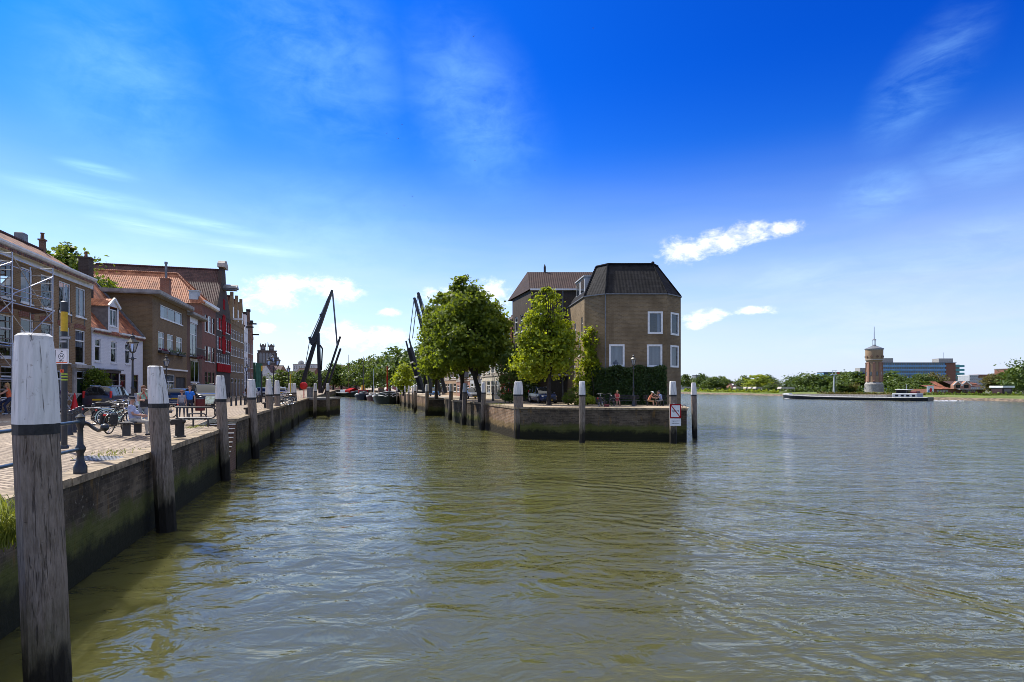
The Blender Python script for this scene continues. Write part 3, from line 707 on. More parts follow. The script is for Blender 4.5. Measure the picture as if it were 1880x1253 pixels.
class House:
    def __init__(s, name, label, A, B, z0=ZQ, cat='house', group=None, wall='brick_brown'):
        A = Vector((A[0],A[1],0)); B = Vector((B[0],B[1],0)); d = B-A
        s.W = d.length; s.A = A; s.B = B
        s.root = thing(name, label, cat, (A.x,A.y,z0), math.atan2(d.y,d.x), group)
        s.z0 = z0; s.mb = MB(); s.wall = wall
    def facade(s, P0, P1, z0, z1, holes=(), top=None, mat=0):
        """wall piece from P0 to P1 (plan, house coordinates) with openings; returns its local frame"""
        P0 = Vector((P0[0],P0[1],0)); P1 = Vector((P1[0],P1[1],0)); d = P1-P0; L = d.length
        M = Matrix.Translation(P0) @ Matrix.Rotation(math.atan2(d.y,d.x), 4, 'Z')
        us = sorted({0,L}|{u for h in holes for u in (h[0],h[0]+h[2])}); zs = sorted({z0,z1}|{z for h in holes for z in (h[1],h[1]+h[3])})
        us = [u for u in us if -1e-6 <= u <= L+1e-6]; zs = [z for z in zs if z0-1e-6 <= z <= z1+1e-6]
        for u0,u1 in zip(us,us[1:]):
            for a,b in zip(zs,zs[1:]):
                cu = (u0+u1)/2; cz = (a+b)/2
                if any(h[0] < cu < h[0]+h[2] and h[1] < cz < h[1]+h[3] for h in holes): continue
                s.mb.quad((u0,0,a),(u1,0,a),(u1,0,b),(u0,0,b),mat,M)
        for u,z,w,h in [q[:4] for q in holes]:
            D = 0.16
            s.mb.quad((u,0,z),(u,0,z+h),(u,D,z+h),(u,D,z),mat,M); s.mb.quad((u+w,0,z),(u+w,D,z),(u+w,D,z+h),(u+w,0,z+h),mat,M)
            s.mb.quad((u,0,z),(u,D,z),(u+w,D,z),(u+w,0,z),mat,M); s.mb.quad((u,0,z+h),(u+w,0,z+h),(u+w,D,z+h),(u,D,z+h),mat,M)
        if top: s.mb.poly([(u,0,z) for u,z in top],mat,M)
        return M
    def win(s, M, u, z, w, h, style='sash', fm='frame_white', gm='glass', sill='frame_white', curtain=None, name='window'):
        F_,P_,S_,C_ = win_meshes(w,h,style,fm,gm,sill,curtain)
        o = mesh_obj(name, F_, s.root); o.matrix_basis = M @ Matrix.Translation((u,0,z))
        mesh_obj('pane', P_, o)
        if S_: mesh_obj('sill', S_, o)
        if C_: mesh_obj('curtain', C_, o)
        return o
    def door(s, M, u, z, w, h, dm='door_green', fm='frame_white', light=0.0):
        b = MB(); t = 0.1
        b.box(u,u+t,0.03,0.14,z,z+h,M=M); b.box(u+w-t,u+w,0.03,0.14,z,z+h,M=M); b.box(u+t,u+w-t,0.03,0.14,z+h-t,z+h,M=M)
        if light: b.box(u+t,u+w-t,0.03,0.14,z+h-light-t,z+h-light,M=M)
        f = b.build('door', M_[fm], s.root)
        p = MB(); zt = z+h-(light+t if light else t)
        p.box(u+t,u+w-t,0.09,0.13,z+0.02,zt,M=M)
        for i in range(2):
            for k in range(2):
                x0 = u+t+0.12+i*(w-2*t)/2*0.96; p.box(x0,x0+(w-2*t)/2-0.22,0.075,0.09,z+0.25+k*(zt-z)*0.47,z+0.25+k*(zt-z)*0.47+(zt-z)*0.36,M=M)
        p.build('door_leaf', M_[dm], f)
        hd = MB(); hd.tube([M@Vector((u+t+0.1,0.05,z+1.05)),M@Vector((u+t+0.22,0.05,z+1.05))],0.015,6); hd.build('handle', M_['chrome'], f)
        if light:
            g = MB(); g.quad((u+t,0.1,z+h-light),(u+w-t,0.1,z+h-light),(u+w-t,0.1,z+h-t),(u+t,0.1,z+h-t),M=M); g.build('pane', M_['glass'], f)
        return f
    def shell(s, D, z1, sides=True, W=None):
        """plain side and back walls"""
        W = W or s.W
        s.facade((W,0),(W,D),0,z1); s.facade((W,D),(0,D),0,z1)
        if sides: s.facade((0,D),(0,0),0,z1)
    def part(s, name, mb, m, smooth=False): return mb.build(name, M_[m] if isinstance(m,str) else m, s.root, smooth=smooth)
    def done(s): return s.mb.build('wall', M_[s.wall], s.root)
    def saddle_along(s, D, ze, rise, m, over=0.3, x0=0.0, x1=None, th=0.14, ridge_m='tile_dark'):
        """ridge parallel to the street"""
        x1 = s.W if x1 is None else x1; y = D/2; b = MB(); k = rise/y
        for sg in (0,1):
            y0 = -over if sg == 0 else D+over; z0 = ze-over*k
            a = [(x0,y0,z0),(x1,y0,z0),(x1,y,ze+rise),(x0,y,ze+rise)]
            if sg: a = [(x1,y0,z0),(x0,y0,z0),(x0,y,ze+rise),(x1,y,ze+rise)]
            lo = [(p[0],p[1],p[2]-th) for p in a]
            b.add(a+lo, [(0,1,2,3),(7,6,5,4),(0,4,5,1),(1,5,6,2),(3,2,6,7),(0,3,7,4)])
        r = s.part('roof', b, m)
        rb = MB(); rb.tube([(x0-0.02,y,ze+rise+0.03),(x1+0.02,y,ze+rise+0.03)],0.13,8); rb.build('ridge', M_[ridge_m], r)
        for q in (x0,x1): s.mb.poly([(q,0,ze),(q,D,ze),(q,y,ze+rise-0.02)])
        return r
    def saddle_across(s, D, ze, rise, m, over=0.12, th=0.14, x0=0.0, x1=None, hip=0.0, gable=True, ridge_m='tile_dark'):
        """ridge running back from the street; hip > 0 slopes the street end"""
        x1 = s.W if x1 is None else x1; xm = (x0+x1)/2; b = MB(); k = rise/((x1-x0)/2)
        zo = ze-over*k
        b.quad((x0-over,D,zo),(x0-over,0-(over if hip else 0),zo),(xm,hip,ze+rise),(xm,D,ze+rise))
        b.quad((x1+over,0-(over if hip else 0),zo),(x1+over,D,zo),(xm,D,ze+rise),(xm,hip,ze+rise))
        if hip: b.poly([(x0-over,-over,zo),(x1+over,-over,zo),(xm,hip,ze+rise)])
        r = s.part('roof', b, m)
        rb = MB(); rb.tube([(xm,hip,ze+rise+0.03),(xm,D,ze+rise+0.03)],0.14,8)
        if hip:
            for q in (x0-over,x1+over): rb.tube([(q,-over,zo+0.05),(xm,hip,ze+rise+0.04)],0.14,8)
        rb.build('ridge', M_[ridge_m], r)
        if gable and not hip: s.mb.poly([(x0,0,ze),(x1,0,ze),(xm,0,ze+rise)])
        s.mb.poly([(x1,D,ze),(x0,D,ze),(xm,D,ze+rise)])
        return r
    def chimney(s, x, y, z0, z1, w=0.7, d=0.7, m='brick_red', pot=True, parent=None):
        b = MB(); b.box(x-w/2,x+w/2,y-d/2,y+d/2,z0,z1-0.12); b.box(x-w/2-0.06,x+w/2+0.06,y-d/2-0.06,y+d/2+0.06,z1-0.12,z1)
        c = b.build('chimney', M_[m], s.root)
        if pot:
            p = MB(); p.lathe([(0.13,0),(0.11,0.4),(0.14,0.45),(0.14,0.5)],10,(x,y,z1)); p.build('chimney_pot', M_['tile_old'], c)
        return c
    def cornice(s, M, L, z, prof, m='white', name='cornice', x0=-0.12, x1=None):
        """moulding along a wall; prof = outline (out, up) from the wall"""
        x1 = L+0.12 if x1 is None else x1; b = MB(); n = len(prof)
        v = [M@Vector((x0,-o,z+u)) for o,u in prof]+[M@Vector((x1,-o,z+u)) for o,u in prof]
        f = [tuple(range(n-1,-1,-1)), tuple(range(n,2*n))]+[(i,(i+1)%n,n+(i+1)%n,n+i) for i in range(n)]
        b.add(v,f); return b.build(name, M_[m], s.root)
BIGC = [(-0.02,0),(0.10,0),(0.10,0.34),(0.18,0.40),(0.18,0.50),(0.34,0.62),(0.40,0.74),(0.40,0.84),(-0.02,0.84)]
SMALLC = [(-0.02,0),(0.06,0),(0.10,0.10),(0.22,0.16),(0.22,0.28),(-0.02,0.28)]
I4 = Matrix.Identity(4)

def row_u(px, c, s, A, L=None):
    """distance along a facade line X = -c + s*Y seen at survey column px, from its start A"""
    k = (px-CX)/F; Y = -c/(k-s) if False else c/(-k+s); p = Vector((-c+s*Y, Y, 0)); return (p-Vector((A[0],A[1],0))).length*(1 if Y >= A[1] else -1)

# -- long brown-brick house with the white cornice
c1, s1 = 20.7, -0.2857
A = (-c1+s1*27, 27); B = (-c1+s1*46, 46)
H = House('brick_house', 'long brown brick house with a broad white cornice behind the scaffold', A, B, wall='brick_brown')
U = lambda px: row_u(px, c1, s1, A)
z = lambda Z: Z-ZQ
ups = [(-28,-6),(1,26),(38,60),(75,97.5),(108.5,130),(139,157.5)]
holes = []; spec = []
for i,(a,b) in enumerate(ups):
    u0,u1 = U(a),U(b); holes.append((u0,z(9.55),u1-u0,2.25)); spec.append(('pair' if i > 3 else 'plain', 'sides' if i in (2,4,5) else None))
lows = [(-28,-6),(0,24),(38,62),(76,96),(108.5,128.5),(138.5,156.5)]
for i,(a,b) in enumerate(lows):
    u0,u1 = U(a),U(b); holes.append((u0,z(5.95),u1-u0,2.6)); spec.append(('top','half' if i == 5 else None))
u0,u1 = U(136),U(158); dh = (u0+0.25,0.12,u1-u0-0.4,2.75)
gw = [(U(101),0.9,U(114)-U(101),1.9),(U(60),0.9,1.5,1.9),(U(2),0.9,2.0,2.0)]
M = H.facade((0,0),(H.W,0),0,z(12.1),holes+[dh]+gw)
for h,(st,cu) in zip(holes,spec): H.win(M,*h,style=st,curtain=cu)
for h in gw: H.win(M,*h,style='top')
d_ = H.door(M,*dh,dm='door_green',light=0.55)
b = MB(); b.box(dh[0]-0.55,dh[0]-0.02,-0.10,0.0,0,3.05); b.box(dh[0]+dh[2]+0.02,dh[0]+dh[2]+0.4,-0.10,0.0,0,3.05); b.box(dh[0]-0.7,dh[0]+dh[2]+0.55,-0.34,0.0,3.06,3.32); b.box(dh[0]-0.6,dh[0]+dh[2]+0.45,-0.12,0.0,2.9,3.06)
H.part('door_surround', b, 'stone')
b = MB(); b.box(dh[0]-0.3,dh[0]+dh[2]+0.3,-0.5,-0.02,0,0.12); H.part('doorstep', b, 'stone')
for h in holes[6:]:          # red arches over the lower windows
    b = MB()
    for i in range(9):
        t0 = -0.5+i/9; x = h[0]+h[2]*(0.5+t0*1.12); b.bar((x,-0.006,h[1]+h[3]+0.03+0.10*(1-(2*t0+0.11)**2)),(x+t0*0.18,-0.006,h[1]+h[3]+0.36+0.10*(1-(2*t0+0.11)**2)),h[2]*0.115,0.03,up=(0,1,0))
    H.part('window_arch', b, 'brick_red')
H.shell(6.4, z(12.1)); H.cornice(M,H.W,z(12.02),BIGC)
H.saddle_along(6.4, z(12.75), 2.1, 'tile_old', over=0.42)
H.chimney(H.W-0.25,3.2,z(14.4),z(15.75),0.34,0.34,'brick_purple')
b = MB(); b.rbox(H.W-3.0,H.W-2.3,3.2,3.8,z(14.7),z(15.6),0.05); H.part('roof_vent', b, 'lead')
for i in range(7):
    x = U(-10+i*25)+1.35; b = MB(); b.box(x-0.03,x+0.03,-0.03,-0.004,z(8.95),z(9.75)); H.part('wall_anchor', b, 'black')
H.done(); house1 = H

# -- small white house with a wall dormer
c2, s2 = 24.6, -0.2
A2 = (-c2+s2*46.05,46.05); B2 = (-c2+s2*55.2,55.2)
H = House('white_house', 'small white painted house with a red roof and gabled dormer', A2, B2, wall='brick_white')
U = lambda px: row_u(px, c2, s2, A2)
holes = []
for a,b in ((174.5,185.5),(203.6,214.5),(230,239.5)): holes.append((U(a),z(6.25),U(b)-U(a),1.85))
gh = [(U(220),1.0,U(231)-U(220),1.75),(U(244),1.0,U(254)-U(244),1.75)]
dw = (U(201.5),z(9.05)+0.35,U(215)-U(201.5),1.45)
shop = (U(173),0.0,U(214)-U(173),3.0)
M = H.facade((0,0),(H.W,0),0,z(8.75),holes+gh+[shop])
for h in holes: H.win(M,*h,style='top')
for h in gh: H.win(M,*h,style='top',fm='brown_wood')
# dark red shopfront that fills the opening
b = MB(); sx,_,sw,sh = shop
b.box(sx-0.05,sx+sw+0.12,-0.32,0.05,2.78,3.02); b.box(sx,sx+0.14,-0.2,0.1,0,2.78); b.box(sx+sw-0.14,sx+sw,-0.2,0.1,0,2.78); b.box(sx+0.14,sx+sw-0.14,-0.14,0.1,0,0.75); b.box(sx+0.14,sx+sw-0.14,-0.14,0.08,2.1,2.22)
for q in (0.33,0.66): b.box(sx+sw*q-0.05,sx+sw*q+0.05,-0.13,0.08,0.75,2.78)
sf = H.part('shopfront', b, 'dark_brown'); g = MB(); g.quad((sx+0.1,0.02,0.7),(sx+sw-0.1,0.02,0.7),(sx+sw-0.1,0.02,2.8),(sx+0.1,0.02,2.8)); g.build('pane', M_['glass'], sf)
b = MB(); b.box(sx-0.1,sx+sw+0.2,-0.5,-0.01,3.03,3.12); H.part('shopfront_lead', b, 'lead')
H.shell(9.0, z(8.75))
gut = [(-0.02,0),(0.12,0),(0.26,0.10),(0.26,0.24),(-0.02,0.24)]
dx0,dx1 = dw[0]-0.28,dw[0]+dw[2]+0.28
H.cornice(M,H.W,z(8.7),gut,'white','gutter',-0.1,dx0); H.cornice(M,H.W,z(8.7),gut,'white','gutter',dx1,H.W+0.05)
H.saddle_along(9.0, z(8.95), 5.6, 'tile_red', over=0.2, ridge_m='tile_red')
k = 5.6/4.5
b = MB(); zt = dw[1]+dw[3]+0.22; dm = (dx0+dx1)/2; Mz = z(8.75)
M2 = H.facade((dx0,0),(dx1,0),Mz,zt,[dw[:1] and (dw[0],dw[1],dw[2],dw[3])] if False else [], None) if False else None
fx = [dx0,dw[0],dw[0]+dw[2],dx1]
H.mb.quad((fx[0],-0.004,Mz),(fx[3],-0.004,Mz),(fx[3],-0.004,dw[1]),(fx[0],-0.004,dw[1])); H.mb.quad((fx[0],-0.004,dw[1]),(fx[1],-0.004,dw[1]),(fx[1],-0.004,zt),(fx[0],-0.004,zt)); H.mb.quad((fx[2],-0.004,dw[1]),(fx[3],-0.004,dw[1]),(fx[3],-0.004,zt),(fx[2],-0.004,zt))
o = H.win(I4,dw[0],dw[1],dw[2],dw[3],'pair')
dback = (zt+0.6-z(8.95))/k
b = MB(); b.poly([(dx0,0,Mz),(dx0,0,zt),(dx0,(zt-z(8.95))/k,zt)][::-1]); H.part('dormer_cheek', b, 'lead'); b = MB(); b.poly([(dx1,0,Mz),(dx1,(zt-z(8.95))/k,zt),(dx1,0,zt)][::-1]); H.part('dormer_cheek', b, 'lead')
b = MB(); b.poly([(dx0,-0.02,zt),(dx1,-0.02,zt),(dm,-0.02,zt+0.62)]); b.bar((dx0-0.12,-0.1,zt-0.02),(dm,-0.1,zt+0.72),0.2,0.12,up=(0,1,0)); b.bar((dx1+0.12,-0.1,zt-0.02),(dm,-0.1,zt+0.72),0.2,0.12,up=(0,1,0)); H.part('dormer_gable', b, 'white')
b = MB(); b.quad((dx0-0.12,2.4,zt-0.02),(dx0-0.12,-0.16,zt-0.02),(dm,-0.16,zt+0.72),(dm,3.0,zt+0.72)); b.quad((dx1+0.12,-0.16,zt-0.02),(dx1+0.12,2.4,zt-0.02),(dm,3.0,zt+0.72),(dm,-0.16,zt+0.72)); H.part('dormer_roof', b, 'tile_orange')
H.chimney(5.2,2.9,z(12.0),z(15.6),0.85,0.8,'brick_black')
b = MB(); b.bar((H.W-0.02,-0.2,z(8.95)-0.1),(H.W-0.02,4.5,z(8.95)+5.65),0.16,0.2); H.part('verge_board', b, 'lead')
H.done()

# -- the row beyond: X = -19.2 - 0.2857 Y
c3, s3 = 19.2, -0.2857
def rowpt(Y): return (-c3+s3*Y, Y)
def Yof(px): return c3/(s3-(px-CX)/F)
A3, B3 = rowpt(56.0), rowpt(67.9)
H = House('brick_house', 'olive brown flat-roofed brick house with window boxes and a wide pale eave', A3, B3, wall='brick_olive')
U = lambda px: row_u(px, c3, s3, A3)
tri = (U(294.5),z(11.25),U(335)-U(294.5),1.35)
mid = [(U(a),z(7.95),U(b)-U(a),1.85) for a,b in ((290.5,302.5),(307,318.8),(323.3,334.8))]
gr = (U(300),0.7,U(321)-U(300),2.25); gar = (U(323),0.0,U(341)-U(323),2.7)
M = H.facade((0,0),(H.W,0),0,z(13.2),[tri]+mid+[gr,gar])
H.win(M,*tri,style='triple',curtain='sides')
for h in mid: H.win(M,*h,style='top',curtain='sides')
H.win(M,*gr,style='cross',curtain='half')
b = MB(); b.box(gar[0],gar[0]+gar[2],0.12,0.15,0,gar[3])
for i in range(7): b.box(gar[0]+gar[2]*i/7+0.03,gar[0]+gar[2]*(i+1)/7-0.03,0.10,0.12,0.05,gar[3]-0.05)
H.part('garage_door', b, 'black_wood')
b = MB(); b.box(0.15,H.W-0.02,-0.14,-0.003,z(5.95),z(6.12)); H.part('string_course', b, 'frame_white')
for h in mid:
    b = MB(); b.box(h[0]-0.1,h[0]+h[2]+0.1,-0.34,-0.06,h[1]-0.34,h[1]-0.1); fb = H.part('window_box', b, 'black_wood')
    b = MB()
    for i in range(60):
        p = Vector((h[0]+rnd.random()*h[2],-0.2+rnd.uniform(-0.16,0.16),h[1]-0.08+rnd.uniform(-0.12,0.22))); q = 0.07
        b.quad(p+Vector((-q,rnd.uniform(-q,q),-q)),p+Vector((q,rnd.uniform(-q,q),-q)),p+Vector((q,0,q)),p+Vector((-q,0,q)))
    b.build('flowers', cloth((0.20,0.03,0.06)) if h is mid[0] else M_['leaf_deep'], fb)
H.shell(22, z(13.2))
b = MB(); b.box(-0.55,H.W+0.02,-0.75,22.2,z(13.2),z(13.28)); b.box(-0.6,H.W+0.03,-0.8,22.25,z(13.285),z(13.62)); H.part('roof', b, 'concrete')
ch = H.chimney(11.2,1.9,z(13.5),z(16.7),0.95,0.9,'brick_red',pot=False)
p = MB(); p.tube([(11.3,1.9,z(16.6)),(11.3,1.9,z(18.5))],0.13,10); p.lathe([(0.17,0),(0.17,0.25)],10,(11.3,1.9,z(18.4))); p.build('flue', M_['lead'], ch)
b = MB(); b.box(-0.2,4.8,6.2,8.4,z(13.6),z(14.5)); rd = H.part('roof_light', b, 'stone')
p = MB()
for i in range(3): p.box(-0.23,-0.2,6.3+0.7*i,6.85+0.7*i,z(13.8),z(14.35))
p.build('pane', M_['pane'], rd)
H.done()

A4, B4 = rowpt(67.95), rowpt(74.9)
H = House('brick_house', 'narrow purple brick house with a small balcony and french doors', A4, B4, wall='brick_purple')
U = lambda px: row_u(px, c3, s3, A4)
fd = (U(349),z(7.9),U(362)-U(349),4.1); lw = (U(350),z(4.7),U(366)-U(350),2.7); gd = (U(350),0.1,1.6,1.9)
M = H.facade((0,0),(H.W,0),0,z(13.0),[fd,lw,gd])
H.win(M,*fd,style='cross',sill=None); H.win(M,*lw,style='pair'); H.win(M,*gd,style='pair')
b = MB(); b.box(fd[0]-0.1,fd[0]+fd[2]+0.1,-0.02,0.03,lw[1]+lw[3]+0.02,fd[1]-0.25); b.box(fd[0]-0.1,fd[0]+fd[2]+0.1,-0.03,0.03,fd[1]+fd[3]+0.02,fd[1]+fd[3]+0.75); H.part('painted_panel', b, 'white')
b = MB(); b.box(fd[0]-0.4,fd[0]+fd[2]+0.7,-0.75,0.0,fd[1]-0.12,fd[1]); bl = H.part('balcony', b, 'lead')
p = MB()
for i in range(19): x = fd[0]-0.36+(fd[2]+1.02)*i/18; p.bar((x,-0.72,fd[1]),(x,-0.72,fd[1]+1.0),0.03)
p.bar((fd[0]-0.38,-0.72,fd[1]+1.0),(fd[0]+fd[2]+0.68,-0.72,fd[1]+1.0),0.05); p.build('railing', M_['black'], bl)
p = MB()
for i in range(90):
    c = Vector((fd[0]-0.3+rnd.random()*(fd[2]+0.9),-0.82+rnd.uniform(-0.12,0.1),fd[1]-0.02+rnd.uniform(-0.25,0.15))); q = 0.08
    p.quad(c+Vector((-q,rnd.uniform(-q,q),-q)),c+Vector((q,0,-q)),c+Vector((q,rnd.uniform(-q,q),q)),c+Vector((-q,0,q)))
p.build('flowers', cloth((0.22,0.05,0.06)), bl)
H.shell(12, z(13.0))
H.cornice(M,H.W,z(12.7),[(-0.02,0),(0.5,0.0),(0.72,0.12),(0.72,0.42),(-0.02,0.42)],'concrete')
b = MB(); b.box(-0.05,H.W,-0.02,12.1,z(13.14),z(13.3)); b.box(1.2,3.4,1.5,3.4,z(13.3),z(14.9)); H.part('roof', b, 'grey_render')
H.done()

A5, B5 = rowpt(74.95), rowpt(82.6)
H = House('brick_house', 'tall red brick house under a bright orange hipped tile roof', A5, B5, wall='brick_red')
U = lambda px: row_u(px, c3, s3, A5)
holes = []
for a,b in ((376,379.3),(382,386.5),(390,393)):
    for za,zb in ((11.6,13.9),(7.6,9.7),(4.2,6.2)): holes.append((U(a),z(za),U(b)-U(a)+0.3,zb-za))
M = H.facade((0,0),(H.W,0),0,z(15.2),holes)
for i,h in enumerate(holes): H.win(M,*h,style='top',fm='frame_white' if i in (3,4) else 'dark_brown',gm='pane')
H.shell(15, z(15.2)); H.cornice(M,H.W,z(15.0),[(-0.02,0),(0.3,0),(0.5,0.15),(0.5,0.5),(-0.02,0.5)],'white','gutter')
H.saddle_across(15, z(15.4), 4.1, 'tile_orange', over=0.35, hip=3.9, ridge_m='tile_orange')
b = MB(); b.box(0.2,1.3,0.5,1.6,z(15.4),z(16.7)); b.box(0.1,1.4,0.4,1.7,z(16.7),z(16.8)); H.part('dormer', b, 'grey_render')
b = MB(); b.bar((0.05,6.4,z(15.65)),(1.0,6.4,z(16.65)),1.3,0.06,up=(1,0,-1)); b.bar((0.3,10.4,z(15.9)),(1.2,10.4,z(16.85)),1.4,0.06,up=(1,0,-1)); H.part('skylight', b, 'pane')
H.done()

A6, B6 = rowpt(82.65), rowpt(92.9)
H = House('warehouse', 'black gabled warehouse with bright red shutters and hoist hatch', A6, B6, wall='brick_black')
U = lambda px: row_u(px, c3, s3, A6); W = H.W; ze = z(14.9); za = z(22.4)
cols = [0.10*W,0.27*W,0.66*W,0.83*W]
holes = [(x-0.1,q,1.15,h) for x in cols for q,h in ((z(12.6),1.7),(z(9.7),1.9))]
holes += [(0.06*W+i*W*0.152,z(7.75),0.95,1.4) for i in range(6)]
M = H.facade((0,0),(W,0),0,ze,holes)
for i,h in enumerate(holes): H.win(M,*h,style='sixpane' if i < 8 else 'top',gm='pane')
# stepped neck gable with a rounded head
g = [(0,ze),(W,ze),(W-0.5,ze+0.9),(W*0.72,z(18.6)),(W*0.66,z(19.6)),(W*0.62,z(21.6)),(W*0.57,z(22.5)),(W*0.5,z(22.9)),(W*0.43,z(22.5)),(W*0.38,z(21.6)),(W*0.34,z(19.6)),(W*0.28,z(18.6)),(0.5,ze+0.9)]
b = MB(); b.extr(g,-0.05,0.45); H.part('gable', b, 'brick_black')
b = MB(); b.extr([(W*0.36,z(22.3)),(W*0.64,z(22.3)),(W*0.62,z(22.9)),(W*0.56,z(23.35)),(W*0.5,z(23.5)),(W*0.44,z(23.35)),(W*0.38,z(22.9))],-0.4,0.6); H.part('gable_head', b, 'stone')
def shutter(x0,x1,z0,z1,m='red_paint',y=-0.07):
    b = MB(); n = max(2,round((x1-x0)/0.28))
    for i in range(n): b.box(x0+(x1-x0)*i/n+0.008,x0+(x1-x0)*(i+1)/n-0.008,y,y+0.05,z0,z1)
    b.box(x0+0.05,x1-0.05,y-0.03,y,z0+0.15,z0+0.3); b.box(x0+0.05,x1-0.05,y-0.03,y,z1-0.3,z1-0.15)
    return H.part('shutter', b, m)
shutter(W*0.42,W*0.60,z(12.1),z(15.2)); shutter(W*0.42,W*0.60,z(9.2),z(11.9))
for q in (z(12.65),z(9.8)):
    shutter(W*0.19,W*0.28,q,q+1.7); shutter(W*0.365,W*0.415,q,q+1.7); shutter(W*0.61,W*0.66,q,q+1.7); shutter(W*0.78,W*0.83,q,q+1.7); shutter(W*0.93,W*0.99,q,q+1.7)
o = shutter(W*0.44,W*0.58,z(16.0),z(17.6)); 
b = MB()
for i in range(6): b.box(0.05*W+i*W*0.153,0.05*W+(i+0.94)*W*0.153,-0.16,-0.03,z(6.4),z(7.6))
H.part('red_board', b, 'red_paint')
b = MB(); b.box(W*0.44,W*0.58,-1.8,0,z(19.0),z(19.25)); b.extr([(W*0.42,z(19.25)),(W*0.60,z(19.25)),(W*0.51,z(19.9))],-2.0,0); H.part('hoist_hood', b, 'lead')
H.shell(21, ze); H.saddle_across(21, ze+0.05, z(22.0)-ze, 'tile_dark', over=0.15, gable=False)
b = MB(); b.bar((W*0.14,6.4,ze+2.15),(W*0.20,6.4,ze+3.05),2.6,0.08,up=(1,0,-0.6)); H.part('skylight', b, 'pane')
H.done()

A7, B7 = rowpt(92.95), rowpt(104.9)
H = House('warehouse', 'long brown brick warehouse with three steep gables and rows of narrow windows', A7, B7, wall='brick_olive')
W = H.W; holes = []
for q,h in ((z(12.1),1.6),(z(9.3),1.6),(z(6.7),1.5)):
    for i in range(8): holes.append((0.35+i*(W-0.5)/8,q,0.95,h))
gd = [(0.8+i*W/4,0.1,1.7,2.9) for i in range(4)]
M = H.facade((0,0),(W,0),0,z(14.6),holes+gd)
for h in holes: H.win(M,*h,style='top',gm='pane')
for h in gd: H.door(M,*h,dm='dark_brown',light=0.7)
for i in range(3):
    x0 = W*i/3+0.05; x1 = W*(i+1)/3-0.05; xm = (x0+x1)/2
    b = MB(); b.extr([(x0,z(14.6)),(x1,z(14.6)),(xm+0.22,z(19.2)),(xm+0.22,z(19.9)),(xm-0.22,z(19.9)),(xm-0.22,z(19.2))],-0.06,0.4); gb = H.part('gable', b, 'brick_olive')
    p = MB(); p.box(xm-0.35,xm+0.35,-0.1,-0.063,z(15.4),z(17.4)); p.build('gable_window', M_['frame_white'], gb)
    H.saddle_across(14, z(14.6), 4.6, 'tile_old', over=0.0, x0=x0, x1=x1, gable=False)
b = MB(); b.box(W*0.12,W*0.2,-1.5,0,z(15.2),z(15.5)); H.part('hoist_beam', b, 'frame_white')
H.shell(14, z(14.6)); H.done()

specs = [(105.0,108.9,14.2,'white_house','tall narrow white gabled house past the brown warehouse','brick_white',2,17.6),
         (108.95,112.0,15.0,'brick_house','slim dark brick canal house with a tall gable past the white house','brick_purple',2,18.6),
         (112.05,115.2,13.6,'brick_house','slim red brick canal house with a hoist beam at the end of its row','brick_red',2,16.8)]
for Ya,Yb,ze_,nm,lb,wm,nc,za_ in specs:
    H = House(nm, lb, rowpt(Ya), rowpt(Yb), wall=wm); W = H.W
    holes = [(0.4+i*(W-0.6)/nc,q,W/nc-0.8,1.9) for q in (z(11.0)-0.4,z(8.2)-0.4,z(5.6)-0.5,0.6) for i in range(nc)]
    M = H.facade((0,0),(W,0),0,z(ze_),holes)
    for h in holes: H.win(M,*h,style='top',gm='pane')
    xm = W/2; b = MB(); b.extr([(0,z(ze_)),(W,z(ze_)),(W,z(ze_)+0.4),(W*0.78,z(ze_)+1.2),(W*0.7,z(za_)-1.0),(W*0.64,z(za_)),(W*0.36,z(za_)),(W*0.3,z(za_)-1.0),(W*0.22,z(ze_)+1.2),(0,z(ze_)+0.4)],-0.05,0.4); H.part('gable', b, wm)
    b = MB(); b.box(W*0.4,W*0.6,-0.2,0.5,z(za_),z(za_)+0.5); b.box(W*0.44,W*0.56,-1.3,0,z(za_)-2.4,z(za_)-2.15)
    H.part('hoist_beam', b, 'black_wood')
    H.shell(12, z(ze_)); H.saddle_across(12, z(ze_), z(za_)-z(ze_)-0.4, 'tile_maroon', over=0.0, gable=False); H.done()
# ---- peninsula: corner house with the mansard roof ------------------------------------------
H = House('corner_house', 'brown brick corner house with canted corners and black mansard roof on the peninsula', (6.78,53.5), (8.53,52.0), wall='brick_corner', cat='house')
R0 = H.root.matrix_basis.inverted()
def loc(p): q = R0 @ Vector((p[0],p[1],ZQ)); return (q.x,q.y)
PL = [(5.95,61.2),(6.78,53.5),(8.53,52.0),(14.1,52.0),(15.85,53.7),(15.85,61.2)]
ev = z(12.6)
def seg(i, holes): return H.facade(loc(PL[i]), loc(PL[i+1]), 0, ev, holes)
def ux(px, Yw, x0): return xat(px,Yw)-x0
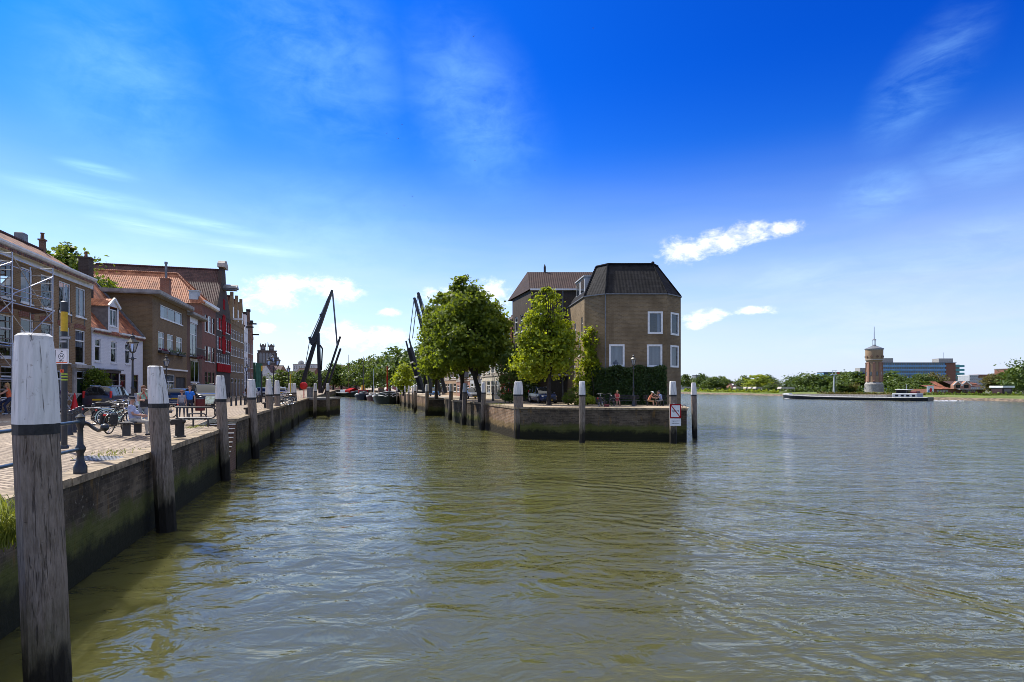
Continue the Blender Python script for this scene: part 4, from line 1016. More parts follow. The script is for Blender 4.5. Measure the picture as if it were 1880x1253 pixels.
# side towards the harbour
ms = seg(0, [(1.2,z(7.2),0.75,2.3),(3.0,z(4.9),0.8,1.9),(5.2,z(7.2),0.75,2.3),(5.2,z(4.0),0.8,2.4),(3.4,z(8.6),0.75,1.9),(6.4,z(8.9),0.6,1.9)])
for h in [(1.2,z(7.2),0.75,2.3),(3.0,z(4.9),0.8,1.9),(5.2,z(7.2),0.75,2.3),(5.2,z(4.0),0.8,2.4),(3.4,z(8.6),0.75,1.9),(6.4,z(8.9),0.6,1.9)]: H.win(ms,*h,style='top',sill='frame_white')
seg(1, [])
fh = [(ux(1189.5,52,8.53),z(9.0),ux(1216.5,52,8.53)-ux(1189.5,52,8.53),2.0), (ux(1118.5,52,8.53),z(6.03),1.37,1.98),(ux(1188,52,8.53),z(6.0),1.36,2.0)]
mf = seg(2, fh)
def big_frame(M, h, cur):
    b = MB(); t = 0.15; u,zz,w,hh = h
    b.box(u-0.02,u+t,-0.03,0.12,zz-0.02,zz+hh+0.02,M=M); b.box(u+w-t,u+w+0.02,-0.03,0.12,zz-0.02,zz+hh+0.02,M=M); b.box(u+t,u+w-t,-0.03,0.12,zz-0.02,zz+t,M=M); b.box(u+t,u+w-t,-0.03,0.12,zz+hh-t,zz+hh+0.02,M=M)
    o = b.build('window', M_['frame_white'], H.root)
    g = MB(); g.quad((u+t,0.06,zz+t),(u+w-t,0.06,zz+t),(u+w-t,0.06,zz+hh-t),(u+t,0.06,zz+hh-t),M=M); g.build('pane', M_['glass'], o)
    c = MB(); n = 26
    for i in range(n):
        if cur == 'sides' and 0.08 < (i+0.5)/n < 0.74: continue
        if cur == 'left' and (i+0.5)/n > 0.3: continue
        x0 = u+t+(w-2*t)*i/n; x1 = u+t+(w-2*t)*(i+0.93)/n
        c.quad((x0,0.17+0.03*(i%2),zz+t),(x1,0.19,zz+t),(x1,0.19,zz+hh-t),(x0,0.17+0.03*(i%2),zz+hh-t),M=M)
    c.build('curtain', M_['curtain'], o)
for h,cu in zip(fh,('sides','full','full')): big_frame(mf,h,cu)
L3 = (Vector(PL[4])-Vector(PL[3])).length
rh = [(0.62,z(8.95),1.45,2.05),(0.58,z(5.98),1.45,2.0)]
mr_ = seg(3, rh)
for h,cu in zip(rh,('left','full')): big_frame(mr_,h,cu)
seg(4, []); 
top = PL+[(5.95,64.0)]
tp = [(8.15,60.5),(8.15,55.4),(9.1,54.2),(13.35,54.2),(14.05,55.2),(14.05,60.6)]
b = MB(); zt = z(15.75)
PW = [(R0@Vector((x,y,ZQ))).to_2d() for x,y in PL]; PT = [(R0@Vector((x,y,ZQ))).to_2d() for x,y in tp]
for i in range(5): b.quad((*PW[i],ev+0.05),(*PW[i+1],ev+0.05),(*PT[i+1],zt),(*PT[i],zt))
b.poly([(*p,zt) for p in PT]); b.quad((*PW[5],ev),(*PW[0],ev),(*PT[0],zt),(*PT[5],zt))
rf = H.part('roof', b, 'tile_black')
b = MB()
for i in range(1,5):
    a = Vector((*PW[i],ev+0.1)); c = Vector((*PT[i],zt+0.03)); n = 14
    if i in (1,2):
        for k in range(n): b.lathe([(0.13,0),(0.10,0.2)],7,a.lerp(c,(k+0.5)/n)-Vector((0,0,0.1)))
    else: b.tube([a,c],0.07,6)
for i in range(1,5): 
    if i < 4: b.tube([(*PT[i],zt+0.05),(*PT[i+1],zt+0.05)],0.11,8)
b.ball((*PT[3],zt+0.15),0.16); b.build('ridge', M_['tile_black'], rf)
b = MB()
for i in range(5):
    a = Vector((*PW[i],0)); c = Vector((*PW[i+1],0)); b.bar(a+Vector((0,0,ev+0.01)),c+Vector((0,0,ev+0.01)),0.22,0.10)
H.part('gutter', b, 'lead')
# dormer over the harbour side
b = MB(); a = loc((6.30,58.9)); 
Dm = Matrix.Translation((a[0],a[1],0)) @ Matrix.Rotation(math.atan2(loc(PL[1])[1]-loc(PL[0])[1],loc(PL[1])[0]-loc(PL[0])[0]),4,'Z')
b.box(0.3,4.0,0.25,2.2,ev+0.5,ev+2.15,M=Dm); b.box(0.2,4.1,0.12,2.3,ev+2.15,ev+2.27,M=Dm); dmr = H.part('dormer', b, 'grey_render')
g = MB(); g.box(0.5,1.8,0.22,0.245,ev+0.8,ev+2.0,M=Dm); g.box(2.4,3.8,0.22,0.245,ev+0.8,ev+2.0,M=Dm); g.build('pane', M_['pane'], dmr)
b = MB(); q = loc((8.5,51.96)); b.tube([(q[0],q[1],0.2),(q[0],q[1],ev)],0.05,7); H.part('drainpipe', b, 'lead')
q0 = loc((7.2,54.6)); q1 = loc((15.6,54.6)); H.mb.quad((*q0,0.1),(*q1,0.1),(*q1,ev),(*q0,ev)); H.mb.poly([(*p,0.02) for p in PW][::-1]); H.done()

# house behind it, with the garage under the tree
H = House('brick_house', 'dark brick house with a garage door and maroon roof behind the maple', (2.05,61.3), (12.5,61.3), wall='brick_black')
ev2 = z(14.6); W = H.W
gd = (1.75,0.0,2.1,2.55)
M = H.facade((0,0),(W,0),0,ev2,[gd,(0.5,z(11),0.9,1.5)]); H.win(M,0.5,z(11),0.9,1.5,'top')
b = MB(); b.box(gd[0],gd[0]+gd[2],0.08,0.12,0,gd[3])
for i in range(9): b.box(gd[0]+gd[2]*i/9+0.02,gd[0]+gd[2]*(i+1)/9-0.02,0.06,0.08,0.05,gd[3]-0.05)
H.part('garage_door', b, 'black_wood')
b = MB(); b.box(-0.05,W+0.1,-0.35,0.0,2.75,2.98); H.part('canopy', b, 'concrete')
lh = [(1.0+i*2.2,q,1.1,1.9) for i in range(3) for q in (z(4.2),z(7.2),z(10.4))]
M2 = H.facade((-2.0,7.0),(0,0),0,ev2,[h for h in lh]); 
for h in lh: H.win(M2,*h,style='top')
H.facade((W,0),(W,7),0,ev2); H.facade((W,7),(-2,7),0,ev2)
b = MB(); b.quad((-0.15,-0.2,ev2),(W,-0.2,ev2),(W,4.2,z(17.3)),(-0.3,4.2,z(17.3))); b.quad((W,8.4,ev2),(-2.6,8.4,ev2),(-0.3,4.2,z(17.3)),(W,4.2,z(17.3))); b.poly([(-2.6,8.4,ev2),(-0.15,-0.2,ev2),(-0.3,4.2,z(17.3))]); H.part('roof', b, 'tile_maroon')
b = MB(); b.box(-0.1,W,-0.28,-0.02,ev2-0.12,ev2+0.06); H.part('gutter', b, 'frame_white')
b = MB(); b.tube([(3.4,-0.12,0),(3.4,-0.12,ev2)],0.06,6); H.part('drainpipe', b, 'lead')
b = MB(); b.lathe([(0.13,0),(0.13,0.7),(0.03,1.0)],8,(1.7,4.2,z(17.2))); H.part('roof_vent',b,'black_wood'); H.done()

# harbour-side row of the peninsula: runs away from the camera, seen at a slant
def prow(Y): return (2.03-0.29*(Y-61.0), Y)
rows = [(68.2,73.0,12.2,'brick_house','red brick house with deep red windows and pale bands between the two trees','brick_red',2,3,15),
        (73.1,83.0,11.6,'cream_house','cream plastered house front with tall paired windows behind the chestnut','cream',4,3,14.5),
        (83.1,91.0,10.8,'grey_house','pale grey house with a bay window over the quay street','grey_render',3,3,13.6),
        (91.1,102.0,10.0,'brick_house','salmon pink brick house beyond the grey bay-windowed one','brick_pink',4,3,13.0),
        (102.1,118.0,11.0,'brick_house','golden brick house near the drawbridge end of the quay street','brick_gold',5,3,14.2)]
for Ya,Yb,ze_,nm,lb,wm,nc,nr,za_ in rows:
    H = House(nm, lb, prow(Yb), prow(Ya), wall=wm); W = H.W
    hh = (z(ze_)-0.8)/nr
    holes = [(0.35+i*(W-0.4)/nc,0.7+r*hh,(W-0.4)/nc-0.55,hh-1.05) for r in range(nr) for i in range(nc)]
    M = H.facade((0,0),(W,0),0,z(ze_),holes)
    for h in holes: H.win(M,*h,style='cross',fm='red_paint' if wm == 'brick_red' else 'frame_white',gm='pane',sill='stone')
    H.shell(9, z(ze_)); H.cornice(M,W,z(ze_)-0.25,SMALLC,'stone')
    b = MB()
    for r in range(1,nr): b.box(0,W,-0.08,-0.003,0.7+r*hh-0.42,0.7+r*hh-0.2)
    H.part('string_course', b, 'stone')
    H.saddle_along(9, z(ze_)+0.05, za_-ze_, 'tile_dark', over=0.2)
    if 'bay' in lb:
        b = MB(); b.prism([(W*0.35,0),(W*0.45,-1.0),(W*0.75,-1.0),(W*0.85,0)],3.2,6.6); b.prism([(W*0.33,0),(W*0.44,-1.1),(W*0.76,-1.1),(W*0.87,0)],6.6,6.75); bay = H.part('bay_window', b, 'lead')
        g = MB(); g.box(W*0.48,W*0.59,-1.03,-1.0,4.0,6.2); g.box(W*0.61,W*0.72,-1.03,-1.0,4.0,6.2); g.build('pane', M_['pane'], bay)
    H.chimney(W*0.5,4.5,z(za_)-0.6,z(za_)+1.2,0.9,0.6,'brick_red'); H.done()

# ---- drawbridge with both leaves up ------------------------------------------------------------
def bridge(sgn, label, xr, Yc, half, tower_x, kx):
    """sgn +1: leaf opens towards +X. xr: edge of the pier over the channel."""
    t = thing('drawbridge', label, 'bridge', (xr,Yc,0))
    W_ = lambda *p: Vector(p)
    xi = xr-sgn*kx
    b = MB(); x0,x1 = sorted((xr,xi)); b.box(x0,x1,Yc-half,Yc+half,-0.8,ZQ-0.25); b.build('pier', M_['quay_dark'], t, world=True)
    b = MB(); b.box(x0-0.06,x1+0.06,Yc-half-0.06,Yc+half+0.06,ZQ-0.25,ZQ+0.03); b.build('pier_cap', M_['concrete'], t, world=True)
    return t
# west side, measured in the photograph's plane at Y = 84; the bridge lies along the quay line
Y0 = 84.0; BW = 1.5; OV = Vector((-0.338,1,0)).normalized()*BW
t = bridge(1, 'black steel drawbridge with its leaf raised beside the red lifebuoy box', -26.75, 86.0, 3.0, 0, 3.9)
def PB(x, y, k=0.0): return at(x, y, Y0)+OV*k
for k in (0.0,1.0):
    b = MB(); b.bar(PB(552,716,k),PB(583,612,k),0.54,0.30,w2=0.48,h2=0.30,up=(0,1,0)); b.build('tower_leg', M_['black'], t, world=True)
    b = MB(); b.bar(PB(588,722,k),PB(584,612,k),0.44,0.4,w2=0.42,h2=0.4,up=(0,1,0)); b.build('tower_leg', M_['black'], t, world=True)
b = MB(); b.bar(PB(578,619),PB(578,619,1),0.55,0.55); b.build('cross_beam', M_['black'], t, world=True)
for k in (-0.06,1.06):
    b = MB(); p0 = PB(576,624,k); p1 = PB(592,583,k); p2 = PB(610,533,k)
    b.bar(p0,p1,0.66,0.30,w2=0.46,up=(0,1,0)); b.bar(p1,p2,0.46,0.28,w2=0.26,h2=0.3,up=(0,1,0)); b.bar(PB(579,630,k),PB(568.5,621,k),0.75,0.4,w2=0.4,up=(0,1,0)); b.bar(PB(568.5,619,k),PB(573,632,k),0.35,0.35,up=(0,1,0)); b.bar(PB(588.5,577,k),PB(593,583,k),0.3,0.35,up=(0,1,0))
    b.build('balance_beam', M_['black'], t, world=True)
    b = MB(); b.tube([PB(611,538,k),PB(619.5,634,k)],0.09,6); b.build('hanger_rod', M_['lead'], t, world=True)
    b = MB(); b.tube([PB(603.5,544,k),PB(569,622,k),PB(561,668,k)],0.035,5); b.build('stay_cable', M_['lead'], t, world=True)
b = MB(); b.bar(PB(609.5,536,-0.06),PB(609.5,536,1.06),0.3,0.3); b.build('beam_tie', M_['black'], t, world=True)
for k in (0.0,1.0):
    b = MB(); b.bar(PB(591,722,k),PB(625,618,k),0.28,0.25,up=(0,1,0),w2=0.22); b.build('leaf_girder', M_['black'], t, world=True)
    b = MB(); b.bar(PB(597,724,k),PB(625.5,640,k),0.26,0.25,up=(0,1,0),w2=0.22); b.build('leaf_girder', M_['black'], t, world=True)
b = MB(); a0 = PB(598,722); a1 = PB(625.5,642); b.bar((a0+PB(599.5,720,1))/2,(a1+PB(625.5,641,1))/2,BW,0.10,up=Vector((1,0.2,0.2)))
for i in range(1,12):
    c = a0.lerp(a1,i/12)+Vector((-0.08,0,0.03)); b.bar(c,c+OV,0.10,0.12)
b.build('leaf_deck', M_['black_wood'], t, world=True)
for k in (0.04,0.96): b = MB(); b.tube([PB(590,680,k),PB(592,640,k),PB(588,634,k)],0.10,7); b.build('hoist_arm', M_['black'], t, world=True)
b = MB(); b.bar(PB(563,668,-0.08),PB(577,630,-0.08),0.14,0.14); b.build('brace', M_['black'], t, world=True)
b = MB(); b.rbox(-30.2,-29.5,84.2,84.9,ZQ,ZQ+1.5,0.04); b.build('control_box', M_['lead'], t, world=True)
# east side, partly behind the chestnut
Y0 = 84.6; BW = 4.6; OV = DIR*BW
t = bridge(-1, 'black steel drawbridge leaf standing upright beside the chestnut trees', -12.62, 86.5, 3.45, 0, 2.7)
base = PB(779.5,722); tip = PB(755,638)
for k in (0.0,1.0):
    b = MB(); b.bar(base+OV*k,tip+OV*k,0.34,0.5,up=(0,1,0)); b.build('leaf_girder', M_['black'], t, world=True)
    b = MB(); b.bar(tip+OV*k,PB(751,622,k),0.22,0.3,up=(0,1,0)); b.build('leaf_arm', M_['black'], t, world=True)
b = MB()
for i in range(1,5):
    o = OV*(i/5)+Vector((-0.14,0,0)); b.bar(base+o,tip+o,0.14,0.20,up=(0,1,0))
b.bar(base+OV*0.5+Vector((0.10,0,0)),tip+OV*0.5+Vector((0.10,0,0)),BW,0.10,up=Vector((1,0.2,0.3))); b.build('leaf_deck', M_['black_wood'], t, world=True)
for q in (0.05,0.36,0.68): b = MB(); c = base.lerp(tip,q)+Vector((-0.28,0,0)); b.bar(c-OV*0.02,c+OV*1.02,0.16,0.22); b.build('leaf_edge_band', M_['concrete'], t, world=True)
for k in (-0.05,1.05):
    b = MB(); b.bar(PB(790,722,k),PB(789,624,k),0.5,0.5); b.build('tower_leg', M_['black'], t, world=True)
    b = MB(); b.bar(PB(818,722,k),PB(791,626,k),0.5,0.45,up=(0,1,0)); b.build('tower_leg', M_['black'], t, world=True)
    b = MB(); p = PB(767,538,k); b.bar(PB(796,643,k),p,0.8,0.35,w2=0.34,up=(0,1,0)); b.build('balance_beam', M_['black'], t, world=True)
    b = MB(); b.tube([p,PB(757,622,k)],0.06,6); b.build('hanger_rod', M_['lead'], t, world=True)
    b = MB(); b.tube([p+Vector((0.2,0,0)),PB(800,628,k)],0.035,5); b.build('stay_cable', M_['lead'], t, world=True)
b = MB(); b.bar(PB(790,626,-0.1),PB(790,626,1.1),0.5,0.55); b.build('cross_beam', M_['black'], t, world=True)
# white notice and red lifebuoy box on the west pier
t = thing('notice_board', 'blank white notice board on the drawbridge pier', 'sign', (-30.2,82.9,1.5))
b = MB(); b.box(-1.0,0.75,-0.05,0,-0.55,0.55); b.build('panel', M_['sign_white'], t); b = MB(); b.box(-1.04,0.79,0.0,0.06,-0.59,0.59); b.build('frame', M_['lead'], t)
t = thing('lifebuoy_box', 'round bright red lifebuoy box on a post at the drawbridge', 'lifebuoy box', (xat(557.5,80),80.0,ZQ))
b = MB(); mm = Matrix.Translation((0,0,1.75)) @ Matrix.Rotation(PI/2,4,'X'); b.lathe([(0.40,-0.2),(0.52,-0.14),(0.52,0.08),(0.38,0.18)],18,(0,0,0),M=mm); b.build('lifebuoy_case', M_['bright_red'], t, smooth=True)
b = MB(); b.tube([(0,0.1,0),(0,0.1,1.75)],0.07,8); b.build('post', M_['bright_red'], t)

# ---- mooring posts: white caps over a black band over old timber --------------------------------
def post(label, Y, top, mid, bot, ztop, zband, sides=8, group='mooring posts', rot=0.0, square=0.25):
    """top, mid, bot: (x0, x1) survey columns of the cap's top, the band and the waterline"""
    s = Y/F
    cx = lambda q: (sum(q)/2-CX)*s; r = lambda q: (q[1]-q[0])*s/2
    zt = zat(ztop,Y); zb = zat(zband,Y); X0 = cx(bot)
    t = thing('mooring_post', label, 'mooring post', (X0,Y,0), 0, group)
    def ring(x, rr, zz, ch):
        o = []
        for k in range(4):
            a = rot+PI/4+k*PI/2
            for dd in (-ch,ch):
                aa = a+dd*PI/4; ro = rr/math.cos(abs(PI/4-ch*PI/4))*1.0
                o.append((ro*math.cos(aa), ro*math.sin(aa)))
        q = 1.0; xc = x; want = 2*rr/Y          # so that the seen width is the surveyed one
        for it in range(6):
            t0 = [(xc+p[0]*q)/(Y+p[1]*q) for p in o]; q *= want/(max(t0)-min(t0)); xc += (x/Y-(max(t0)+min(t0))/2)*Y
        return [(xc-X0+p[0]*q, p[1]*q, zz) for p in o]
    def loft(rings, cap=True):
        b = MB(); n = len(rings[0]); v = [p for q in rings for p in q]; f = []
        for i in range(len(rings)-1):
            for k in range(n): l = (k+1)%n; f.append((i*n+k,i*n+l,(i+1)*n+l,(i+1)*n+k))
        f.append(tuple(range(n-1,-1,-1))); f.append(tuple(range((len(rings)-1)*n,len(rings)*n)))
        return b.add(v,f)
    rb = r(mid); rt = r(top); r0 = r(bot)
    xm = cx(mid); ch = 0.55
    sc = 1.0
    sh = loft([ring(X0,r0*sc*1.02,-0.9,ch),ring(X0,r0*sc,0.0,ch),ring((X0+xm)/2,(r0+rb)/2*sc,zb/2,ch),ring(xm,rb*sc*0.985,zb-0.16,ch),ring(xm,rb*sc*0.98,zb,ch)])
    sh.build('shaft', M_['timber'], t, smooth=True, angle=0.5)
    loft([ring(xm,rb*sc*1.0,zb-0.13,ch),ring(xm,rb*sc*1.005,zb+0.005,ch)]).build('band', M_['rubber'], t)
    h = zt-zb; xtp = cx(top)
    loft([ring(xm,rb*sc*1.015,zb,ch),ring((xm*0.55+xtp*0.45),(rb*0.55+rt*0.45)*sc*1.06,zb+h*0.48,ch),ring(xtp,rt*sc*1.05,zt-h*0.085,ch),ring(xtp,rt*sc*1.03,zt-h*0.075,ch),ring(xtp,rt*sc*1.03,zt-h*0.03,ch),ring(xtp,rt*sc*0.82,zt,ch)]).build('cap', M_['post_white'], t, smooth=True, angle=0.35)
    return t
LP = [('huge white-capped mooring post towering before the scaffolded house',7.16,(27,97),(21,111),(46,136),613,778),
 ('stout white-capped mooring post standing before the man on the bench',16.6,(271,299),(272,310.5),(286,325),672,741),
 ('white-capped mooring post beside the steps in the quay wall',25.6,(396.5,411.5),(395.5,416),(405,424),690,733),
 ('white-capped mooring post between the quay steps and the next pair',33.4,(454.5,468),(453.5,470.5),(462,477),697,730),
 ('white-capped mooring post, nearer of the pair in front of the parked bicycles',42.4,(488.5,497.5),(487.5,500.5),(494,504.5),697,724.5),
 ('white-capped mooring post, further of the pair in front of the parked bicycles',48.5,(504.5,512.5),(503.5,514.5),(507,518),699,724),
 ('straight slim white-capped mooring post before the red lifebuoy box',58.0,(530,536.2),(529,537.5),(531.5,540),704,722),
 ('leaning slim white-capped mooring post next to the red lifebuoy box',65.0,(537.3,543.2),(537,544.5),(542,550),704,721),
 ('white-capped mooring post in front of the notice board on the bridge pier',76.0,(576.3,581.2),(575.5,582),(575,581),704,718.5),
 ('white-capped mooring post at the channel corner of the bridge pier',79.0,(599.3,604.2),(598.6,605),(599.5,606),704,717.5),
 ('thick white-capped mooring post before the maple and the blue car',46.2,(944.5,958.5),(942.8,960.2),(944,962),701,724.5),
 ('white-capped mooring post before the round clipped shrubs',42.6,(1063.5,1073.5),(1062.8,1074.8),(1063,1074.5),700,725),
 ('white-capped mooring post carrying the no-sport sign',42.3,(1229.5,1240.5),(1228.5,1242.3),(1229,1243),700,725),
 ('white-capped mooring post with a dark scrape standing alone off the corner',46.4,(1269.3,1277.5),(1268.3,1279.2),(1271,1280.5),703,725),
 ('white-capped mooring post before the sunlit stretch of the quay wall',55.2,(885.5,891.8),(883.8,892.2),(881.5,889.5),702,721),
 ('white-capped mooring post under the leaning chestnut trunk',62.0,(850.5,857.2),(849.3,857.8),(847,856),704,720.5),
 ('white-capped mooring post under the chestnut crown beside the bridge tower',71.0,(825.3,831),(824.5,832),(822.3,829),705,719),
 ('white-capped mooring post at the corner of the raised bridge leaf',81.6,(781.5,786.8),(780.5,787.5),(780,786.5),706,719),
 ('slim white-capped mooring post in the channel beyond the raised leaf',92.0,(760.5,764.2),(760,764.8),(759,764),706,718)]
for q in LP: post(*q[:7], rot=0.26 if q[1] < 8 else rnd.uniform(0.02,0.55))
for i,Y in enumerate((101,106,112,119,127,136)):
    X = -12.6-0.3*(Y-90)-1.0
    px = CX+X/Y*F; hw = 2.0*100/Y
    post('white-capped mooring post in the line of posts behind the big dark barge', Y, (px-hw*0.75,px+hw*0.75),(px-hw*0.85,px+hw*0.85),(px-hw*0.9,px+hw*0.9), 710-0.15/Y*F, 710+1.15/Y*F, group='posts in line along the channel')
# ---- foliage -------------------------------------------------------------------------------
def leaf_mesh(name, C, size, m, up_bias=0.35, outward=None, aspect=0.62):
    """one mesh of loose leaf-sized faces at the points C (n,3)"""
    n = len(C); d = nrs.normal(size=(n,3))
    if outward is not None: d = d*0.75+outward*0.7
    d[:,2] += up_bias; d /= np.linalg.norm(d,axis=1)[:,None]
    r = nrs.normal(size=(n,3)); t = np.cross(d,r); t /= np.maximum(np.linalg.norm(t,axis=1),1e-6)[:,None]; b = np.cross(d,t)
    s = size*(0.6+0.8*nrs.rand(n))[:,None]
    P = np.empty((n,4,3)); fold = d*s*0.18
    P[:,0] = C-t*s; P[:,1] = C-b*s*aspect+fold; P[:,2] = C+t*s; P[:,3] = C+b*s*aspect+fold
    me = bpy.data.meshes.new(name); me.vertices.add(n*4); me.vertices.foreach_set('co', P.ravel())
    me.loops.add(n*4); me.loops.foreach_set('vertex_index', np.arange(n*4,dtype=np.int32)); me.polygons.add(n)
    me.polygons.foreach_set('loop_start', np.arange(0,n*4,4,dtype=np.int32)); me.update(calc_edges=True); me.materials.append(m); return me
def clump_points(lobes, n, nclump, spread=0.16, shell=0.75, flat=0.8):
    """points in leaf clumps that sit on and under the skin of several lobes ((x,y,z),(rx,ry,rz))"""
    w = np.array([l[1][0]*l[1][1]*l[1][2] for l in lobes])**0.7; w /= w.sum()
    pts = []; outs = []
    per = max(1, n//nclump)
    for i in range(nclump):
        c, r = lobes[nrs.choice(len(lobes),p=w)]
        u = nrs.normal(size=3); u /= np.linalg.norm(u); u[2] = u[2]*0.95+0.08
        rad = shell+(1.06-shell)*nrs.rand()**0.7
        if nrs.rand() < 0.16: rad *= 0.6
        cc = np.array(c)+np.array(r)*u*rad
        sp = spread*np.mean(r)*(0.6+0.9*nrs.rand())
        k = int(per*(0.5+nrs.rand()))
        q = nrs.normal(size=(k,3))*sp*np.array([1.15,1.15,flat]); pts.append(cc+q); outs.append(np.repeat(u[None],k,0))
    return np.concatenate(pts), np.concatenate(outs)
def limbs(mb, base, top, r0, r1, ends, wob=0.2, seed=1):
    rr = random.Random(seed); base = Vector(base); top = Vector(top); n = 7
    pts = [base.lerp(top,i/n)+Vector((rr.uniform(-wob,wob),rr.uniform(-wob,wob),0))*(i/n)*0.5 for i in range(n+1)]
    pts[0] = base; rad = [r0+(r1-r0)*(i/n)**0.8 for i in range(n+1)]; rad[0] = r0*1.25
    mb.tube(pts, rad, 9)
    for e in ends:
        j = rr.randint(n//2, n); a = pts[j]; e = Vector(e); m = a.lerp(e,0.5)+Vector((0,0,(e-a).length*0.10))
        mb.tube([a,a.lerp(m,0.5),m,e],[rad[j]*0.7,rad[j]*0.55,rad[j]*0.4,0.03],6)
def tree(name, label, base, lobes, n, nclump, size, leafm, r0, trunk_top, group=None, cat='tree', lean=(0,0), seed=1, spread=0.16, shell=0.75):
    """lobes relative to the trunk's foot"""
    t = thing(name, label, cat, base, 0, group)
    b = MB(); ends = [tuple(np.array(c)+np.array([rnd.uniform(-.4,.4)*r[0],rnd.uniform(-.4,.4)*r[1],rnd.uniform(-.3,.5)*r[2]])) for c,r in lobes for _ in range(3)]
    limbs(b,(0,0,-0.1),(lean[0],lean[1],trunk_top),r0,r0*0.5,ends,seed=seed); b.build('trunk', M_['bark'], t, smooth=True)
    P,O = clump_points(lobes,n,nclump,spread,shell); me = leaf_mesh('crown',P,size,M_[leafm],outward=O); mesh_obj('crown',me,t)
    return t
# the two chestnuts over the harbour, and the lighter maple in front of the back house
tree('chestnut_tree','big dark chestnut tree with a leaning trunk standing over the peninsula quay',(xat(884,61),61.0,ZQ),
     [((-1.2,0,6.2),(3.1,3.0,3.0)),((-2.8,0.5,7.8),(2.3,2.6,2.5)),((0.6,0.2,6.6),(2.2,2.6,2.6)),((-1.9,0,10.2),(2.3,2.4,2.4)),((0.9,0,8.4),(1.9,2.2,2.0)),((-0.4,0,10.6),(1.7,1.9,1.7)),((-3.0,-0.3,5.2),(2.4,2.4,1.9)),((1.0,0,4.9),(1.8,2.2,1.6)),((-2.2,0.2,12.0),(1.3,1.3,1.2))],
     21000,270,0.20,'leaf_dark',0.30,6.0,lean=(-1.5,0),seed=3,spread=0.145)
tree('chestnut_tree','second chestnut tree with an upright trunk next to the drawbridge tower',(xat(849,69),69.0,ZQ),
     [((-0.5,0,6.4),(3.2,3.0,3.2)),((-1.7,0.3,9.2),(2.6,2.6,2.7)),((-2.4,0,10.7),(2.0,2.0,1.9)),((1.5,0,10.6),(1.9,2.0,1.8)),((-2.6,0,4.9),(2.3,2.4,1.9)),((0.8,0.3,9.0),(2.2,2.4,2.4)),((-0.6,0,11.9),(2.0,2.0,1.7)),((-3.2,0,7.2),(1.6,1.8,1.9))],
     18000,250,0.21,'leaf_dark',0.33,6.2,seed=5,spread=0.145)
tree('chestnut_tree','smaller chestnut tree squeezed between the bridge leaf and its tower',(xat(801,79),79.0,ZQ),
     [((0,0,5.0),(2.0,2.2,2.4)),((0.4,0,8.0),(2.2,2.2,2.4)),((0.9,0,10.4),(1.7,1.8,1.6))],5000,110,0.24,'leaf_dark',0.26,5.0,seed=6)
tree('maple_tree','bright yellow green maple tree in front of the garage and blue car',(xat(1008,51.5),51.5,ZQ),
     [((-0.4,0,4.3),(2.3,2.1,1.9)),((0.0,0,6.4),(2.1,1.9,1.8)),((-0.2,0,8.4),(1.4,1.4,1.5)),((-1.6,0,3.4),(1.6,1.5,1.2)),((-1.6,0,5.4),(1.3,1.3,1.2)),((1.3,0,6.6),(1.2,1.2,1.1)),((-1.0,0,7.6),(1.1,1.1,1.0)),((1.2,0,4.8),(1.4,1.4,1.4)),((-0.1,0,9.8),(0.75,0.75,0.9))],
     12000,230,0.155,'leaf_light',0.21,5.6,seed=8,spread=0.17,shell=0.7)
# tall plane tree behind the scaffolded house
tree('plane_tree','tall leafy tree rising behind the scaffolded brick house roof',(xat(122,64),64.0,ZQ),
     [((0.6,0,13.4),(2.9,2.8,2.6)),((-1.6,0,15.0),(2.1,2.2,1.9)),((2.6,0,12.2),(2.1,2.2,1.8)),((4.0,0,11.4),(1.4,1.5,1.2)),((0,0,10.6),(2.8,2.8,2.2)),((-0.2,0,16.2),(1.7,1.6,1.2))],9000,210,0.22,'leaf_mid',0.4,11,seed=9)
# ivy on the corner house: a clipped mass below the windows and a climber at the corner
def box_points(n, x0,x1,y0,y1,z0,z1):
    return np.stack([nrs.uniform(x0,x1,n),nrs.uniform(y0,y1,n),nrs.uniform(z0,z1,n)],1)
t = thing('ivy','dark clipped ivy covering the foot of the corner house wall','climbing plant',(11.0,51.7,ZQ))
xs0,xs1 = xat(1078,51.8)-11.0, xat(1224,51.6)-11.0
P = box_points(15000,xs0,xs1,-0.28,0.22,-0.02,zat(673,51.7)-ZQ)
P[:,2] += 0.12*np.sin(P[:,0]*3.1)*(P[:,2]/3.4); P[:,1] += np.where(P[:,0] < -2.4,(-2.4-P[:,0])*0.85,0); P[:,1] += np.where(P[:,0] > 3.05,(P[:,0]-3.05)*0.9,0)
mesh_obj('foliage',leaf_mesh('foliage',P,0.085,M_['ivy'],outward=np.array([[0,-1,0.1]]*len(P))),t)
b = MB()
for i in range(9): x = xs0+0.5+(xs1-xs0-1)*i/8; b.tube([(x,0.28,0),(x+rnd.uniform(-.2,.2),0.28,1.4),(x+rnd.uniform(-.4,.4),0.28,3.0)],0.03,5)
b.build('stem', M_['bark'], t)
t = thing('climbing_plant','bright green climber reaching up the canted corner of the house','climbing plant',(7.0,53.0,ZQ))
lob = [((0.1,-0.1,4.4),(0.85,0.5,1.5)),((0.3,-0.2,5.9),(0.75,0.45,1.0)),((-0.3,-0.1,2.2),(0.8,0.5,1.5)),((-0.8,-0.2,1.7),(0.6,0.5,0.6)),((0.55,-0.3,3.4),(0.6,0.4,1.2))]
P,O = clump_points(lob,3800,110,0.22,0.55); mesh_obj('foliage',leaf_mesh('foliage',P,0.12,M_['leaf_light'],outward=O),t)
b = MB(); b.tube([(0,0,0),(-0.1,0,2),(0.1,0,4.5),(0.3,-0.1,6)],[0.06,0.05,0.04,0.02],6); b.build('stem', M_['bark'], t)
